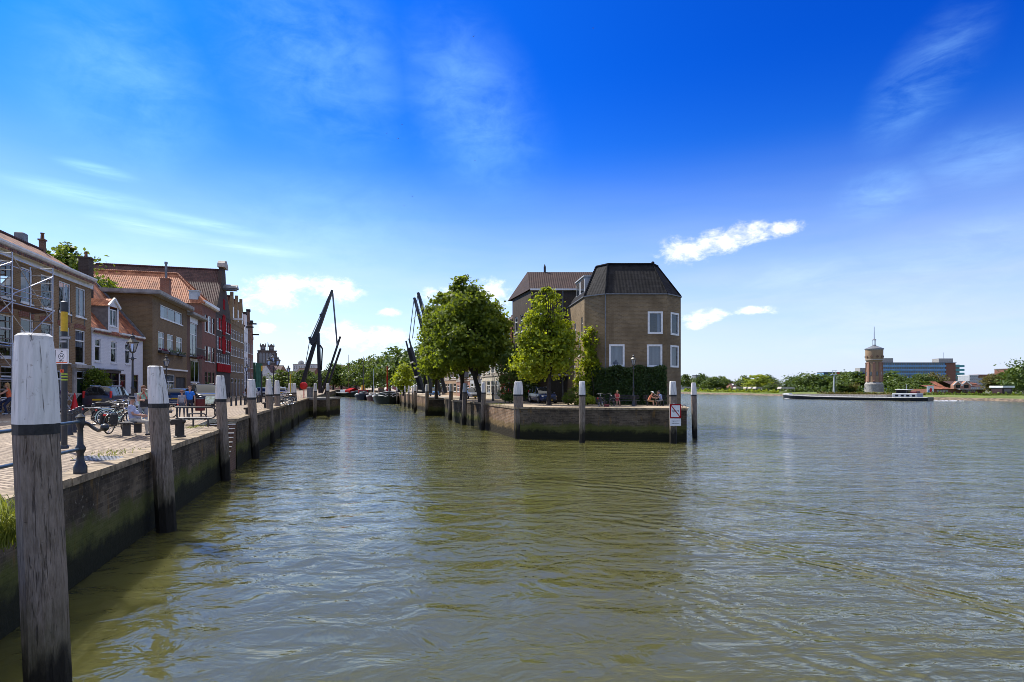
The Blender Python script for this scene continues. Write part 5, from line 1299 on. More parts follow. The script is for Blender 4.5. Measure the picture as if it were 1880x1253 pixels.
def bush(name,label,c,r,n,size,m,cat='shrub',stem=True,shell=0.85,spread=0.14,ncl=None):
    t = thing(name,label,cat,c); P,O = clump_points([((0,0,r[2]),r)],n,ncl or max(30,n//35),spread,shell); P = P[P[:,2] > 0.0]; O = O[:len(P)]
    mesh_obj('foliage',leaf_mesh('foliage',P,size,M_[m],outward=None),t)
    b = MB(); b.tube([(0,0,-0.05),(0.02,0,r[2]*0.9)],[0.05,0.03],6)
    for i in range(4): b.tube([(0,0,0.1),(r[0]*0.4*math.cos(i*1.6),r[1]*0.4*math.sin(i*1.6),r[2])],[0.03,0.01],5)
    b.build('stem', M_['bark'], t); return t
bush('clipped_shrub','large round clipped shrub behind the mooring post by the corner house',(xat(1060,51),51.0,ZQ),(0.95,0.8,0.72),2200,0.06,'leaf_mid',shell=0.93)
bush('clipped_shrub','small ball shaped shrub next to the parked blue car',(xat(1043,50.5),50.5,ZQ),(0.45,0.45,0.42),1100,0.05,'leaf_mid',shell=0.93)
bush('low_shrub','loose low flowering shrub between the ball shrub and the bicycle',(xat(1078,50),50.0,ZQ),(1.0,0.6,0.35),1300,0.07,'leaf_yellow',shell=0.6)
bush('tall_shrub','tall dark ivy clad shrub at the corner of the quay street behind the maple',(xat(935,58),58.0,ZQ),(0.9,1.0,2.6),4200,0.11,'leaf_deep')
bush('tall_shrub','climber with dark leaves between the maple trunk and the garage',(xat(975,60.4),60.4,ZQ),(0.8,0.6,2.5),3200,0.11,'leaf_deep')
bush('round_bush','big round evergreen bush standing against the red shopfront',(xat(177,45.2),45.2,ZQ),(0.82,0.75,1.42),6500,0.075,'leaf_mid',shell=0.88,ncl=220)
bush('climbing_plant','small dark bush against the tall red brick house',(xat(386,74),74.0,ZQ),(0.7,0.6,1.1),900,0.12,'leaf_deep')
# grass growing out of the wall beside the huge post
t = thing('grass_tuft','bright grass tuft growing from the quay wall beside the huge mooring post','grass tuft',(xat(6,8.6),8.6,zat(1000,8.6)))
n = 420; b = MB()
for i in range(n):
    a = rnd.uniform(0,2*PI); l = rnd.uniform(0.3,0.85); out = rnd.uniform(0.1,0.45); w_ = rnd.uniform(0.004,0.009)
    x0 = Vector((rnd.uniform(-0.25,0.1),rnd.uniform(-0.3,0.3),rnd.uniform(-0.1,0.1))); d = Vector((math.cos(a),math.sin(a),0)); s_ = Vector((-d.y,d.x,0))*w_
    p1 = x0+d*out*0.35+Vector((0,0,l*0.6)); p2 = x0+d*out*0.8+Vector((0,0,l*0.85)); p3 = x0+d*out*1.25+Vector((0,0,l*0.72))
    b.add([x0-s_,x0+s_,p1-s_,p1+s_,p2-s_*0.7,p2+s_*0.7,p3],[(0,1,3,2),(2,3,5,4),(4,5,6)])
b.build('blade', M_['blade'], t)
t['kind'] = 'stuff'
# weeds along the edges
mb = MB()
for (cx_,cy_,nn_,sp_) in [(wl(16,0.9).x,16,60,0.5),(wl(26,1.4).x,26,160,0.5),(wl(15.4,0.7).x,15.4,30,0.25),(-1.2,54,200,1.0)]:
    for i in range(nn_):
        p = Vector((cx_+rnd.gauss(0,sp_*0.5),cy_+rnd.gauss(0,sp_),2.34 if cy_ < 29 else ZQ)); h = rnd.uniform(0.03,0.10); q = Vector((rnd.uniform(-.06,.06),rnd.uniform(-.06,.06),h))
        mb.add([p+Vector((-0.012,0,0)),p+Vector((0.012,0,0)),p+q],[(0,1,2)])
tag(mb.build('weeds', M_['blade']),'small green weeds in the joints along the quay edge','weeds',kind='stuff')

# ---- copies of a few trees for the far rows -------------------------------------------------------
PROTO = []
def proto(seed, leafm, lobes, n, ncl, size, trunk):
    b = MB(); limbs(b,(0,0,-0.05),(0,0,trunk),0.035,0.018,[tuple(np.array(c)) for c,_ in lobes],wob=0.02,seed=seed); o = b.build('trunk', M_['bark'], None, smooth=True); tm = o.data; bpy.data.objects.remove(o)
    P,O = clump_points(lobes,n,ncl,0.2,0.66); return tm, leaf_mesh('crown',P,size,M_[leafm],outward=O)
L1 = [((0,0,0.58),(0.32,0.32,0.32)),((-0.18,0,0.38),(0.26,0.26,0.28)),((0.19,0,0.40),(0.26,0.26,0.28)),((0.02,0,0.80),(0.20,0.20,0.18))]
L2 = [((0,0,0.55),(0.40,0.36,0.26)),((-0.25,0,0.60),(0.25,0.25,0.22)),((0.26,0,0.58),(0.25,0.25,0.23)),((0.05,0,0.76),(0.26,0.26,0.20)),((-0.15,0,0.28),(0.34,0.3,0.22)),((0.2,0,0.30),(0.30,0.3,0.24))]
L3 = [((0,0,0.40),(0.26,0.26,0.34)),((0.03,0,0.70),(0.19,0.19,0.27)),((-0.08,0,0.34),(0.24,0.24,0.22))]
for sd_,lm,lb in ((1,'leaf_far',L1),(2,'leaf_deep',L2),(3,'leaf_deep',L1),(4,'leaf_light',L3),(5,'leaf_copper',L2),(6,'leaf_far',L2),(7,'leaf_yellow',L1)):
    PROTO.append(proto(sd_,lm,lb,2600,95,0.034,0.55))
def far_tree(k, px, Y, ytop, wpx, label, zb=None, name='broadleaf_tree', group='trees'):
    zb = ZQ if zb is None else zb; h = zat(ytop,Y)-zb; w_ = wpx/F*Y
    t = thing(name,label,'tree',(xat(px,Y),Y,zb),rnd.uniform(0,6),group,(w_*(1.15 if k in (1,4,5) else 1.55),w_*(1.15 if k in (1,4,5) else 1.55),h*1.02))
    tm,cm = PROTO[k]; mesh_obj('trunk',tm,t); mesh_obj('crown',cm,t); return t
g = 'trees along the harbour'
for a in [(2,612,283,672,26,'dark tree closing the harbour just past the raised west leaf'),(0,627,285,673,26,'bright tree behind the red-tented boat at the harbour end'),(0,641,281,671,24,'tree behind the tall bare mast at the harbour end'),
          (2,654,262,668,26,'deep green harbour tree behind the tugboat mast'),(0,669,235,664,30,'light green harbour tree above the dark tugboat'),(5,684,225,655,34,'tall harbour tree with a rounded dark top behind the boats'),(0,700,205,660,34,'light harbour tree above the red mast'),
          (2,716,188,652,34,'shaded harbour tree behind the flags of the big barge'),(2,733,165,644,46,'tall dark harbour tree left free beside the raised bridge leaf'),(3,741,122,668,26,'young yellow green tree seen under the raised bridge leaf'),
          (2,768,150,640,40,'dark harbour tree seen through the raised bridge leaf'),(5,795,120,640,44,'harbour tree filling the gap behind the bridge tower'),(0,520,255,683,26,'round green tree below the church roofs'),(0,551,240,684,22,'sunlit tree behind the drawbridge leg'),(0,571,250,684,20,'pale green tree seen between the drawbridge legs'),(5,590,262,686,22,'tree showing between the drawbridge leg and its leaf'),(0,487,290,695,12,'small tree in front of the grey harbour house')]:
    a = list(a); a[4] *= 1.45; a[3] -= 3; far_tree(*a,group=g)
DA = math.atan2(DIR.y,DIR.x)
# ---- street furniture -----------------------------------------------------------------------------
def lamp(name, label, px, Y, h=4.15, z0=ZQ, heads=1):
    t = thing(name, label, 'street lamp', (xat(px,Y),Y,z0), 0.3, 'lantern street lamps')
    b = MB(); k = h/4.15
    b.lathe([(0.16,0),(0.16,0.12),(0.11,0.18),(0.10,0.75),(0.13,0.8),(0.13,0.88),(0.07,0.95),(0.06,1.5),(0.085,1.54),(0.085,1.6),(0.055,1.65),(0.042,2.9*k),(0.07,2.94*k),(0.07,3.02*k),(0.035,3.08*k),(0.035,3.25*k)],12)
    b.tube([(-0.16,0,3.0*k),(0.16,0,3.0*k)],0.018,6)
    b.build('post', M_['black'], t, smooth=True)
    offs = [(0,0)] if heads == 1 else [(-0.42,0),(0.42,0),(0,0.0)]
    for i,(ox,oy) in enumerate(offs):
        zb = 3.25*k+(0.35 if heads > 1 and i == 2 else 0)
        fr = MB(); gl = MB()
        if heads > 1 and i < 2: fr.tube([(0,0,3.0*k),(ox*0.6,0,2.95*k),(ox,0,zb)],0.022,6)
        fr.lathe([(0.05,0),(0.11,0.05),(0.11,0.08)],6,(ox,oy,zb))
        for q in range(6):
            a = q*PI/3; fr.bar((ox+0.115*math.cos(a),oy+0.115*math.sin(a),zb+0.07),(ox+0.235*math.cos(a),oy+0.235*math.sin(a),zb+0.5),0.024)
        fr.lathe([(0.27,0.5),(0.28,0.53),(0.12,0.68),(0.09,0.7),(0.09,0.8),(0.11,0.82),(0.04,0.88),(0.03,0.93),(0.005,0.98)],6,(ox,oy,zb))
        gl.lathe([(0.10,0.08),(0.222,0.5)],6,(ox,oy,zb))
        f = fr.build('lantern', M_['black'], t); gl.build('lantern_glass', M_['lamp_glass'], f)
    return t
lamp('street_lamp','black lantern street lamp before the small white house',243.5,27.5)
lamp('street_lamp','black lantern street lamp before the olive brick house with window boxes',305.5,47)
lamp('street_lamp','black lantern street lamp on the peninsula quay by the bench',1163,48.0,4.35)
lamp('street_lamp','black lantern street lamp half lost under the chestnut crown',905,66,4.6)
lamp('street_lamp','black lantern street lamp at the foot of the brown warehouse gables',453,64,4.2)
lamp('cluster_lamp','three headed lantern post behind the pair of mooring posts',502,58,4.8,heads=3)
lamp('street_lamp','black lantern street lamp near the drawbridge leg',529.5,75,4.4)

def sweep_text(txt, size, loc, m, parent, name, rot=(PI/2,0,0), ext=0.002):
    cu = bpy.data.curves.new(name,'FONT'); cu.body = txt; cu.size = size; cu.align_x = 'CENTER'; cu.align_y = 'CENTER'; cu.extrude = ext
    o = bpy.data.objects.new(name,cu); COL.objects.link(o); bpy.context.view_layer.update()
    me = bpy.data.meshes.new_from_object(o.evaluated_get(bpy.context.evaluated_depsgraph_get())); bpy.data.objects.remove(o)
    me.materials.clear(); me.materials.append(m); q = mesh_obj(name,me,parent); q.location = loc; q.rotation_euler = rot; return q
# route sign with the yellow sleeve
Y = 16.1; t = thing('sign_post','black signpost with a yellow sleeve and a white cycle route sign','signpost',(xat(118,Y),Y,2.45),0.0)
zz = lambda y: zat(y,Y)-2.45
b = MB(); b.tube([(0,0,0),(0,0,zz(556))],0.075,12); b.lathe([(0.11,0),(0.11,0.06),(0.08,0.1)],12); b.build('pole',M_['black'],t,smooth=True)
b = MB(); b.lathe([(0.085,zz(609)),(0.085,zz(573))],14); b.build('yellow_sleeve',M_['yellow'],t,smooth=True,angle=0.5)
b = MB(); b.lathe([(0.09,zz(573)),(0.09,zz(555)),(0.05,zz(553.5))],14); b.build('pole_cap',M_['black'],t,smooth=True,angle=0.5)
for i,q in enumerate((697.5,692,686.8)): b = MB(); b.lathe([(0.079,zz(q+1.3)),(0.079,zz(q-0.6))],14); b.build('reflector_band',M_['lime'],t)
for (ya,yb,xa,xb,ang) in ((618,624,-0.06,0.24,0.15),(625.5,630,-0.07,0.20,-0.3)):
    b = MB(); mm = Matrix.Translation((0,-0.1,0)) @ Matrix.Rotation(ang,4,'Z'); b.box(xa,xb,-0.01,0.01,zz(yb),zz(ya),M=mm); pl = b.build('street_plate',M_['lead'],t); g = MB(); g.box(xa+0.02,xb-0.02,-0.014,-0.0105,zz(yb)+0.02,zz(ya)-0.02,M=mm); g.build('plate_face',M_['grey_render'],pl)
s_ = Y/F; b = MB(); w2 = 12.9*s_; zc = (zz(641)+zz(669))/2; hh = (zz(641)-zz(669))/2
def rrect(bb,w,h,r,y0,y1,z):
    pts = []
    for cx_,cz_,a0 in ((w-r,h-r,0),(-(w-r),h-r,90),(-(w-r),-(h-r),180),(w-r,-(h-r),270)):
        for k in range(5): a = R(a0+22.5*k); pts.append((cx_+r*math.cos(a),z+cz_+r*math.sin(a)))
    bb.extr(pts,y0,y1)
rrect(b,w2,hh,0.03,-0.105,-0.085,zc); pn = b.build('sign_panel',M_['sign_white'],t)
b = MB(); fr = 0.012
for x0_,x1_,z0_,z1_ in ((-w2+0.03,w2-0.03,zc+hh-0.042,zc+hh-0.03),(-w2+0.03,-w2+0.042,zc-hh+0.06,zc+hh-0.042),(w2-0.042,w2-0.03,zc-hh+0.06,zc+hh-0.042)): b.box(x0_,x1_,-0.108,-0.1055,z0_,z1_)
b.build('sign_border',M_['lead'],pn)
b = MB(); b.box(-w2+0.03,w2-0.03,-0.108,-0.1055,zc-hh+0.03,zc-hh+0.055); b.build('orange_strip',M_['orange'],pn)
b = MB(); n = 28
for i in range(n):
    a0 = 2*PI*i/n; a1 = 2*PI*(i+1)/n; b.quad((0.085*math.cos(a0),-0.1075,zc+0.085*math.sin(a0)),(0.085*math.cos(a1),-0.1075,zc+0.085*math.sin(a1)),(0.072*math.cos(a1),-0.1075,zc+0.072*math.sin(a1)),(0.072*math.cos(a0),-0.1075,zc+0.072*math.sin(a0)))
b.build('number_ring',M_['sign_black'],pn)
sweep_text('64',0.085,(0,-0.108,zc),M_['sign_black'],pn,'number')
b = MB(); b.poly([(0.0,-0.1075,zc+0.125),(0.05,-0.1075,zc+0.125),(0.012,-0.1075,zc+0.165)]); b.poly([(-0.035,-0.1075,zc+0.115),(-0.02,-0.1075,zc+0.11),(0.03,-0.1075,zc+0.135),(0.02,-0.1075,zc+0.15)]); b.build('arrow',M_['sign_black'],pn)
b = MB()
for sx in (-0.035,0.035): b.tube([(sx+0.022*math.cos(a*PI/6),-0.107,zc-0.125+0.022*math.sin(a*PI/6)) for a in range(12)],0.004,4,closed=True)
b.tube([(-0.035,-0.107,zc-0.125),(-0.01,-0.107,zc-0.095),(0.025,-0.107,zc-0.098),(0.0,-0.107,zc-0.125),(-0.035,-0.107,zc-0.125)],0.004,4); b.build('cycle_symbol',M_['sign_black'],pn)
b = MB(); b.box(-0.05,0.05,-0.09,-0.078,zz(684.5),zz(679)); st = b.build('orange_sticker',M_['orange'],t); g = MB(); g.lathe([(0.022,0),(0.022,0.003)],12,M=Matrix.Translation((0,-0.0915,zz(681.7))) @ Matrix.Rotation(PI/2,4,'X')); g.build('sticker_dot',M_['red_paint'],st)
Y = 58.0; t = thing('sign_post','slim black signpost with a yellow top by the grey harbour house','signpost',(xat(480.5,Y),Y,ZQ)); b = MB(); b.tube([(0,0,0),(0,0,zat(682,Y)-ZQ)],0.07,8); b.build('pole',M_['black'],t); b = MB(); b.tube([(0,0,zat(682,Y)-ZQ),(0,0,zat(672,Y)-ZQ)],0.085,8); b.build('yellow_sleeve',M_['yellow'],t)
Y = 57.3; t = thing('yellow_marker_pole','thin yellow pole rising behind the slim mooring post','marker pole',(xat(533.5,Y),Y,1.6)); b = MB(); b.tube([(0,0,0),(0,0,zat(687,Y)-1.6)],0.045,8); b.build('pole',M_['yellow'],t); b = MB(); b.lathe([(0.07,0),(0.07,0.15)],8); b.build('pole_clamp',M_['black'],t)

# no-sport shipping sign
Y = 41.9; t = thing('shipping_sign','white sign with a red border and slash over the word sport','sign',(xat(1240,Y),Y,0),0.06); s_ = Y/F; zz = lambda y: zat(y,Y)
w2 = 10.6*s_; z0_,z1_ = zz(768.3),zz(742.3); b = MB(); b.box(-w2,w2,-0.03,0,z0_,z1_); pn = b.build('panel',M_['sign_white'],t)
b = MB(); e = 0.085
b.box(-w2,w2,-0.036,-0.0305,z1_-e,z1_); b.box(-w2,w2,-0.036,-0.0305,z0_,z0_+e); b.box(-w2,-w2+e,-0.036,-0.0305,z0_+e,z1_-e); b.box(w2-e,w2,-0.036,-0.0305,z0_+e,z1_-e); b.build('red_border',M_['red_paint'],pn)
b = MB(); b.bar((-w2+e*0.8,-0.037,z1_-e*0.8),(w2-e*0.8,-0.037,z0_+e*0.8),0.065,0.006,up=(0,1,0)); b.build('red_slash',M_['red_paint'],pn)
sweep_text('sport',0.235,(0,-0.034,(z0_+z1_)/2+0.02),M_['sign_black'],pn,'lettering')
b = MB(); b.box(-w2+0.01,w2-0.02,-0.03,0,zz(782.2),zz(768.8)); p2 = b.build('lower_panel',M_['sign_white'],t)
sweep_text('uitgezonderd',0.105,(0,-0.032,zz(773.2)),M_['sign_black'],p2,'lettering'); sweep_text('chartervaart',0.115,(0,-0.032,zz(777.8)),M_['sign_black'],p2,'lettering')
b = MB(); b.bar((-0.1,0.03,zz(783)),(-0.1,0.03,zz(741)),0.06); b.build('bracket',M_['galv'],t)

def bollard(label, px, Y, h=0.86, z0=None, group='black pavement bollards', r=0.075):
    t = thing('bollard', label, 'bollard', (xat(px,Y),Y,ZQ-0.03 if z0 is None else z0), 0, group)
    b = MB(); b.lathe([(r*1.35,0),(r*1.3,0.05),(r*1.05,0.08),(r,h*0.55),(r*0.92,h*0.8),(r*1.12,h*0.82),(r*1.12,h*0.86),(r*0.85,h*0.88)],12); b.build('column',M_['black'],t,smooth=True,angle=0.6)
    b = MB(); b.lathe([(r*0.85,h*0.88),(r*0.9,h*0.92),(r*0.7,h*0.98),(r*0.2,h)],12); b.build('knob',M_['black'],t,smooth=True)
for px,Y,lb in ((113.5,17.6,'black bollard half hidden by the route signpost'),(128.6,19.9,'black bollard just beyond the route signpost'),(135.2,21.2,'black bollard in the row, second beyond the signpost'),(140.6,22.5,'black bollard in the row, third beyond the signpost'),(145.5,23.9,'black bollard behind the ornate railing post'),(152.5,25.2,'tall looking black bollard at the end of the row by the railing'),(171.3,28.4,'lone black bollard beside the rear wheel of the first bicycle')):
    bollard(lb,px,Y,z0=2.51)
for i,(px,lb) in enumerate(((424.7,'black bollard just clear of the post beside the steps'),(433.5,'black bollard second from the post beside the steps'),(442.0,'black bollard third from the post beside the steps'),(449.6,'black bollard fourth from the post beside the steps'))): bollard(lb,px,48.3+i*0.9,0.86)
for i in range(6): bollard('slim black bollard in the far row behind the quay posts',472.5+i*3.1+(6 if i > 2 else 0),58+i*0.9,0.8,group='far row of slim bollards')
for i in range(5): bollard('low black bollard along the brown warehouse front',402+i*5.0,70+i*3.2,0.85,group='bollards before the warehouses')
def iron_bollard(label, px, Y, s, z0):
    t = thing('mooring_bollard', label, 'mooring bollard', (xat(px,Y),Y,z0), 0.4, 'iron mooring bollards', (s,s,s))
    b = MB(); b.lathe([(0.24,0),(0.24,0.05),(0.185,0.08),(0.175,0.45),(0.18,0.60)],16); b.build('column',M_['black_wood'],t,smooth=True,angle=0.6)
    b = MB(); b.bar((-0.30,0,0.68),(0.12,0,0.70),0.32,0.22); b.ball((-0.30,0,0.68),(0.09,0.16,0.12)); b.ball((0.12,0,0.70),(0.12,0.17,0.12)); b.build('head',M_['black_wood'],t,smooth=True,angle=0.8)
iron_bollard('heavy iron mooring bollard on the quay between two mooring posts',330,20.6,0.82,2.37)
iron_bollard('small iron mooring bollard on the raised quay past the steps',453.5,34.0,0.5,ZQ)
iron_bollard('small iron mooring bollard by the pair of mooring posts',487,43.5,0.55,ZQ)

# ornate railing on the coping
t = thing('railing','old iron railing with turned posts and blue grey rails on the coping','railing',(wl(12.6,0.12).x,12.6,ZN))
for Yp in (12.6,8.9,5.2):
    p = wl(Yp,0.12,ZN); b = MB(); b.lathe([(0.13,0),(0.13,0.14),(0.10,0.2),(0.075,0.28),(0.062,0.42),(0.10,0.50),(0.10,0.56),(0.06,0.63),(0.052,0.98),(0.075,1.04),(0.09,1.12),(0.075,1.2),(0.10,1.23),(0.03,1.3)],14,p); b.build('post',M_['black'],t,world=True,smooth=True,angle=0.6)
for zr in (1.13,0.53):
    b = MB(); b.tube([wl(3,0.12,ZN+zr),wl(12.6,0.12,ZN+zr)],0.034,10); b.build('rail',M_['blue_rail'],t,world=True,smooth=True)
p = wl(12.6,0.12,ZN+1.13); b = MB(); b.tube([p,p+DIR*0.16+Vector((0.1,0,-0.06)),p+DIR*0.25+Vector((0.2,0,-0.17)),p+DIR*0.25+Vector((0.3,0,-0.22)),p+Vector((0.40,0.15,-0.17))],0.04,8); b.ball(p+Vector((0.43,0.15,-0.14)),0.085); b.build('scroll_end',M_['black'],t,world=True,smooth=True)
# rounded safety rails round the head of the steps
def loop_rail(label, pxa, pxb, Y, z0, yt, yb, h):
    xa, xb = xat(pxa,Y), xat(pxb,Y); t = thing('safety_rail',label,'railing',((xa+xb)/2,Y,z0)); zt = zat(yt,Y); zb = zat(yb,Y); r = (zt-zb)/2
    pts = [Vector((xa,Y,zt)),Vector((xb-r,Y+0.15,zt))]+[Vector((xb-r+r*math.sin(a),Y+0.2,zb+r+r*math.cos(a))) for a in [PI*i/8 for i in range(1,8)]]+[Vector((xb-r,Y+0.15,zb)),Vector((xa,Y,zb))]
    b = MB(); b.tube(pts,0.035,8); b.build('rail',M_['black'],t,world=True,smooth=True)
    for x in (xa+0.03,(xa+xb)/2-0.1,xb-r*1.2): b = MB(); b.tube([(x,Y+0.05,z0-0.05),(x,Y+0.05,zt if x < xa+0.1 else zb)],0.04,8); b.build('post',M_['black'],t,world=True)
loop_rail('black rounded safety rail at the head of the quay steps',322.5,393,26.0,2.42,748.5,768.5,1.0)
loop_rail('second lower safety rail across the steps beyond the first',345,375,29.9,2.5,760,773,0.8)
# litter bin and board
Y = 31.5; t = thing('litter_bin','dark red litter bin with a domed hood beside the two boys','litter bin',(xat(367.5,Y),Y,ZQ)); b = MB(); b.lathe([(0.235,0.32),(0.245,0.35),(0.245,0.95),(0.25,0.97)],16); b.build('bin',M_['bin_red'],t,smooth=True,angle=0.5)
b = MB(); b.tube([(0.24*math.cos(PI*i/10),0,0.97+0.20*math.sin(PI*i/10)) for i in range(11)],0.03,6); b.lathe([(0.255,0.95),(0.255,1.0)],16); b.build('hood',M_['black'],t); b = MB(); b.tube([(0,0.1,0),(0,0.1,0.4)],0.045,6); b.build('post',M_['black'],t)
Y = 33.0; t = thing('notice_stand','slanted picture board on black legs next to the litter bin','information board',(xat(385,Y),Y,ZQ)); b = MB(); mm = Matrix.Translation((0,0,0.85)) @ Matrix.Rotation(R(-38),4,'X'); b.box(-0.30,0.30,-0.03,0.0,-0.28,0.28,M=mm); pn = b.build('board',M_['lead'],t); b = MB(); b.box(-0.27,0.27,-0.034,-0.031,-0.25,0.25,M=mm); b.build('board_face',surf('board_print',(0.30,0.38,0.36),(0.16,0.20,0.13),0.4,nscale=9),pn)
for sx in (-0.24,0.24): b = MB(); b.tube([(sx,0.1,0),(sx,0.05,0.8)],0.03,6); b.build('leg',M_['black'],t)
# traffic cone, trestle
Y = 37.0; t = thing('traffic_cone','tall orange red traffic cone at the foot of the scaffolded house','traffic cone',(xat(137,Y),Y,ZQ)); b = MB(); b.lathe([(0.24,0.04),(0.035,1.22)],14); b.build('cone',M_['bright_red'],t,smooth=True,angle=0.5); b = MB(); b.box(-0.28,0.28,-0.28,0.28,0.0,0.04); b.build('base',M_['bright_red'],t)
t = thing('trestle','white folding trestle standing open beside the traffic cone','trestle',(xat(127,37.6),37.6,ZQ))
for sy in (-0.3,0.3):
    for a_,c_ in (((-0.45,sy,0),(0.45,sy,1.15)),((0.45,sy,0),(-0.45,sy,1.15))): b = MB(); b.bar(a_,c_,0.06,0.05,up=(0,1,0)); b.build('leg',M_['white'],t)
b = MB(); b.box(-0.55,0.55,-0.35,0.35,1.13,1.18); b.build('top',M_['white'],t)
# drain grate in the pavement
t = thing('mooring_ring','small bent iron ring standing on the corner coping by the no-sport sign','mooring ring',(xat(1256,43.6),43.6,ZQ)); b = MB(); b.tube([(0.16*math.cos(PI*i/10),0,0.02+0.24*math.sin(PI*i/10)) for i in range(11)],0.022,7); b.build('ring',M_['black'],t); b = MB(); b.box(-0.22,0.22,-0.05,0.05,0,0.03); b.build('base_plate',M_['black'],t)
p = on(190,836,2.40); t = thing('manhole_cover','dark iron grate set in the cobbles near the coping','manhole cover',(p.x,p.y,2.40)); zoff = wl(p.y).x-p.x; t.matrix_basis = Matrix.Translation((p.x,p.y,ZN+(zoff*0.9615-0.55)*0.058)) @ Matrix.Rotation(DA-PI/2,4,'Z') @ Matrix.Rotation(math.atan(0.058),4,'Y'); b = MB(); b.box(-0.55,0.55,-0.5,0.5,-0.03,0.012); b.build('frame',M_['black'],t); b = MB()
for i in range(12): b.box(-0.5+i*0.085,-0.5+i*0.085+0.05,-0.45,0.45,0.012,0.024)
b.build('grating',M_['lead'],t)

# scaffold on the brick house
t = thing('scaffold','silver tube scaffold tower with diagonal braces against the brick house','scaffold',(-28.5,33,ZQ))
def sc_pt(Yp, off, Zh): return Vector((-20.7-0.2857*Yp+off*0.9615, Yp+off*0.2747, Zh))
Ys = [27.2,31.6,36.0]
for Yp in Ys:
    for off in (0.55,1.75): b = MB(); b.tube([sc_pt(Yp,off,ZQ),sc_pt(Yp,off,11.75)],0.04,7); b.build('upright',M_['galv'],t,world=True)
    for k in range(19):
        zr = ZQ+0.5+k*0.48; b = MB(); b.tube([sc_pt(Yp,0.55,zr),sc_pt(Yp,1.75,zr)],0.028,5); b.build('rung',M_['galv'],t,world=True)
for a,c in zip(Ys,Ys[1:]):
    for off in (0.55,1.75):
        for zr in (4.6,6.6,8.9,9.7,11.4): b = MB(); b.tube([sc_pt(a,off,zr),sc_pt(c,off,zr)],0.034,6); b.build('ledger',M_['galv'],t,world=True)
    for za_,zb_ in ((11.5,8.2),(6.2,9.0),(8.2,5.2),(9.4,11.2)): b = MB(); b.tube([sc_pt(a,1.78,za_),sc_pt(c,1.78,zb_)],0.03,6); b.build('brace',M_['galv'],t,world=True)
    b = MB(); b.add([sc_pt(a,0.6,8.86),sc_pt(a,1.7,8.86),sc_pt(c,1.7,8.86),sc_pt(c,0.6,8.86),sc_pt(a,0.6,8.92),sc_pt(a,1.7,8.92),sc_pt(c,1.7,8.92),sc_pt(c,0.6,8.92)],[(3,2,1,0),(4,5,6,7),(0,1,5,4),(1,2,6,5),(2,3,7,6),(3,0,4,7)]); b.build('platform',M_['brown_wood'],t,world=True)
t = thing('banner','white banner with faded blue writing hanging on the scaffold','banner',sc_pt(32.0,1.85,6.0)); b = MB()
q0,q1 = sc_pt(31.7,1.86,0),sc_pt(32.9,1.86,0); n = 6
for i in range(n):
    a = q0.lerp(q1,i/n); c = q0.lerp(q1,(i+1)/n); b.quad((a.x+0.03*(i%2),a.y,4.15),(c.x+0.03*((i+1)%2),c.y,4.15),(c.x+0.03*((i+1)%2),c.y,6.05),(a.x+0.03*(i%2),a.y,6.05))
b.build('cloth',M_['sign_white'],t,world=True)
b = MB()
for za_,zb_ in ((5.8,4.5),(5.2,4.3)): b.bar((q0.x*0.75+q1.x*0.25+0.06,q0.y*0.75+q1.y*0.25,za_),(q0.x*0.3+q1.x*0.7+0.06,q0.y*0.3+q1.y*0.7,zb_),0.07,0.01,up=(1,0,0))
b.build('blue_stroke',M_['blue_rail'],t,world=True)

# benches
def bench(label, loc, rz, L, back=True, m='black_wood'):
    t = thing('bench',label,'bench',loc,rz)
    b = MB()
    for i in range(4): b.rbox(-L/2,L/2,-0.22+i*0.115,-0.22+i*0.115+0.09,0.42,0.47,0.012)
    b.build('seat',M_[m],t)
    if back:
        b = MB()
        for i in range(3): b.bar((-L/2,0.27+i*0.025,0.60+i*0.13),(L/2,0.27+i*0.025,0.60+i*0.13),0.03,0.09)
        b.build('backrest',M_[m],t)
    for sx in (-L*0.36,L*0.36):
        b = MB(); b.rbox(sx-0.06,sx+0.06,-0.12,0.12,0,0.42,0.02)
        if back: b.bar((sx,0.24,0.3),(sx,0.33,0.92),0.06)
        b.build('leg',M_['black'],t)
    return t
bp = Vector((xat(243,20.6),20.6,2.48))
bench('black slab bench the man in the cap is sitting on',bp,R(110),2.0,back=False)
bench('long dark bench in front of the clipped ivy',(xat(1147,49.2),49.2,ZQ),0,2.6)
bench('dark bench by the corner post under the ivy',(xat(1203,49.2),49.2,ZQ),0,1.9)
# ---- cars -----------------------------------------------------------------------------------------
def wheel_on(t, x, y, r, side, w=0.2):
    Mw = Matrix.Translation((x,y,r)) @ Matrix.Rotation(-side*PI/2,4,'X')
    b = MB(); b.lathe([(r*0.66,-w/2),(r*0.93,-w/2),(r,-w/2+0.03),(r,w/2-0.03),(r*0.93,w/2),(r*0.66,w/2-0.01)],22,M=Mw); wh = b.build('wheel',M_['rubber'],t,smooth=True,angle=0.6)
    b = MB(); b.lathe([(r*0.65,w/2-0.02),(r*0.60,w/2-0.05),(r*0.2,w/2-0.03),(r*0.15,w/2-0.005)],20,M=Mw)
    for k in range(5): a = k*2*PI/5; b.bar(Mw@Vector((r*0.12*math.cos(a),r*0.12*math.sin(a),w/2-0.02)),Mw@Vector((r*0.6*math.cos(a),r*0.6*math.sin(a),w/2-0.02)),0.07,0.03,up=(0,1,0))
    b.build('rim',M_['chrome'],wh)
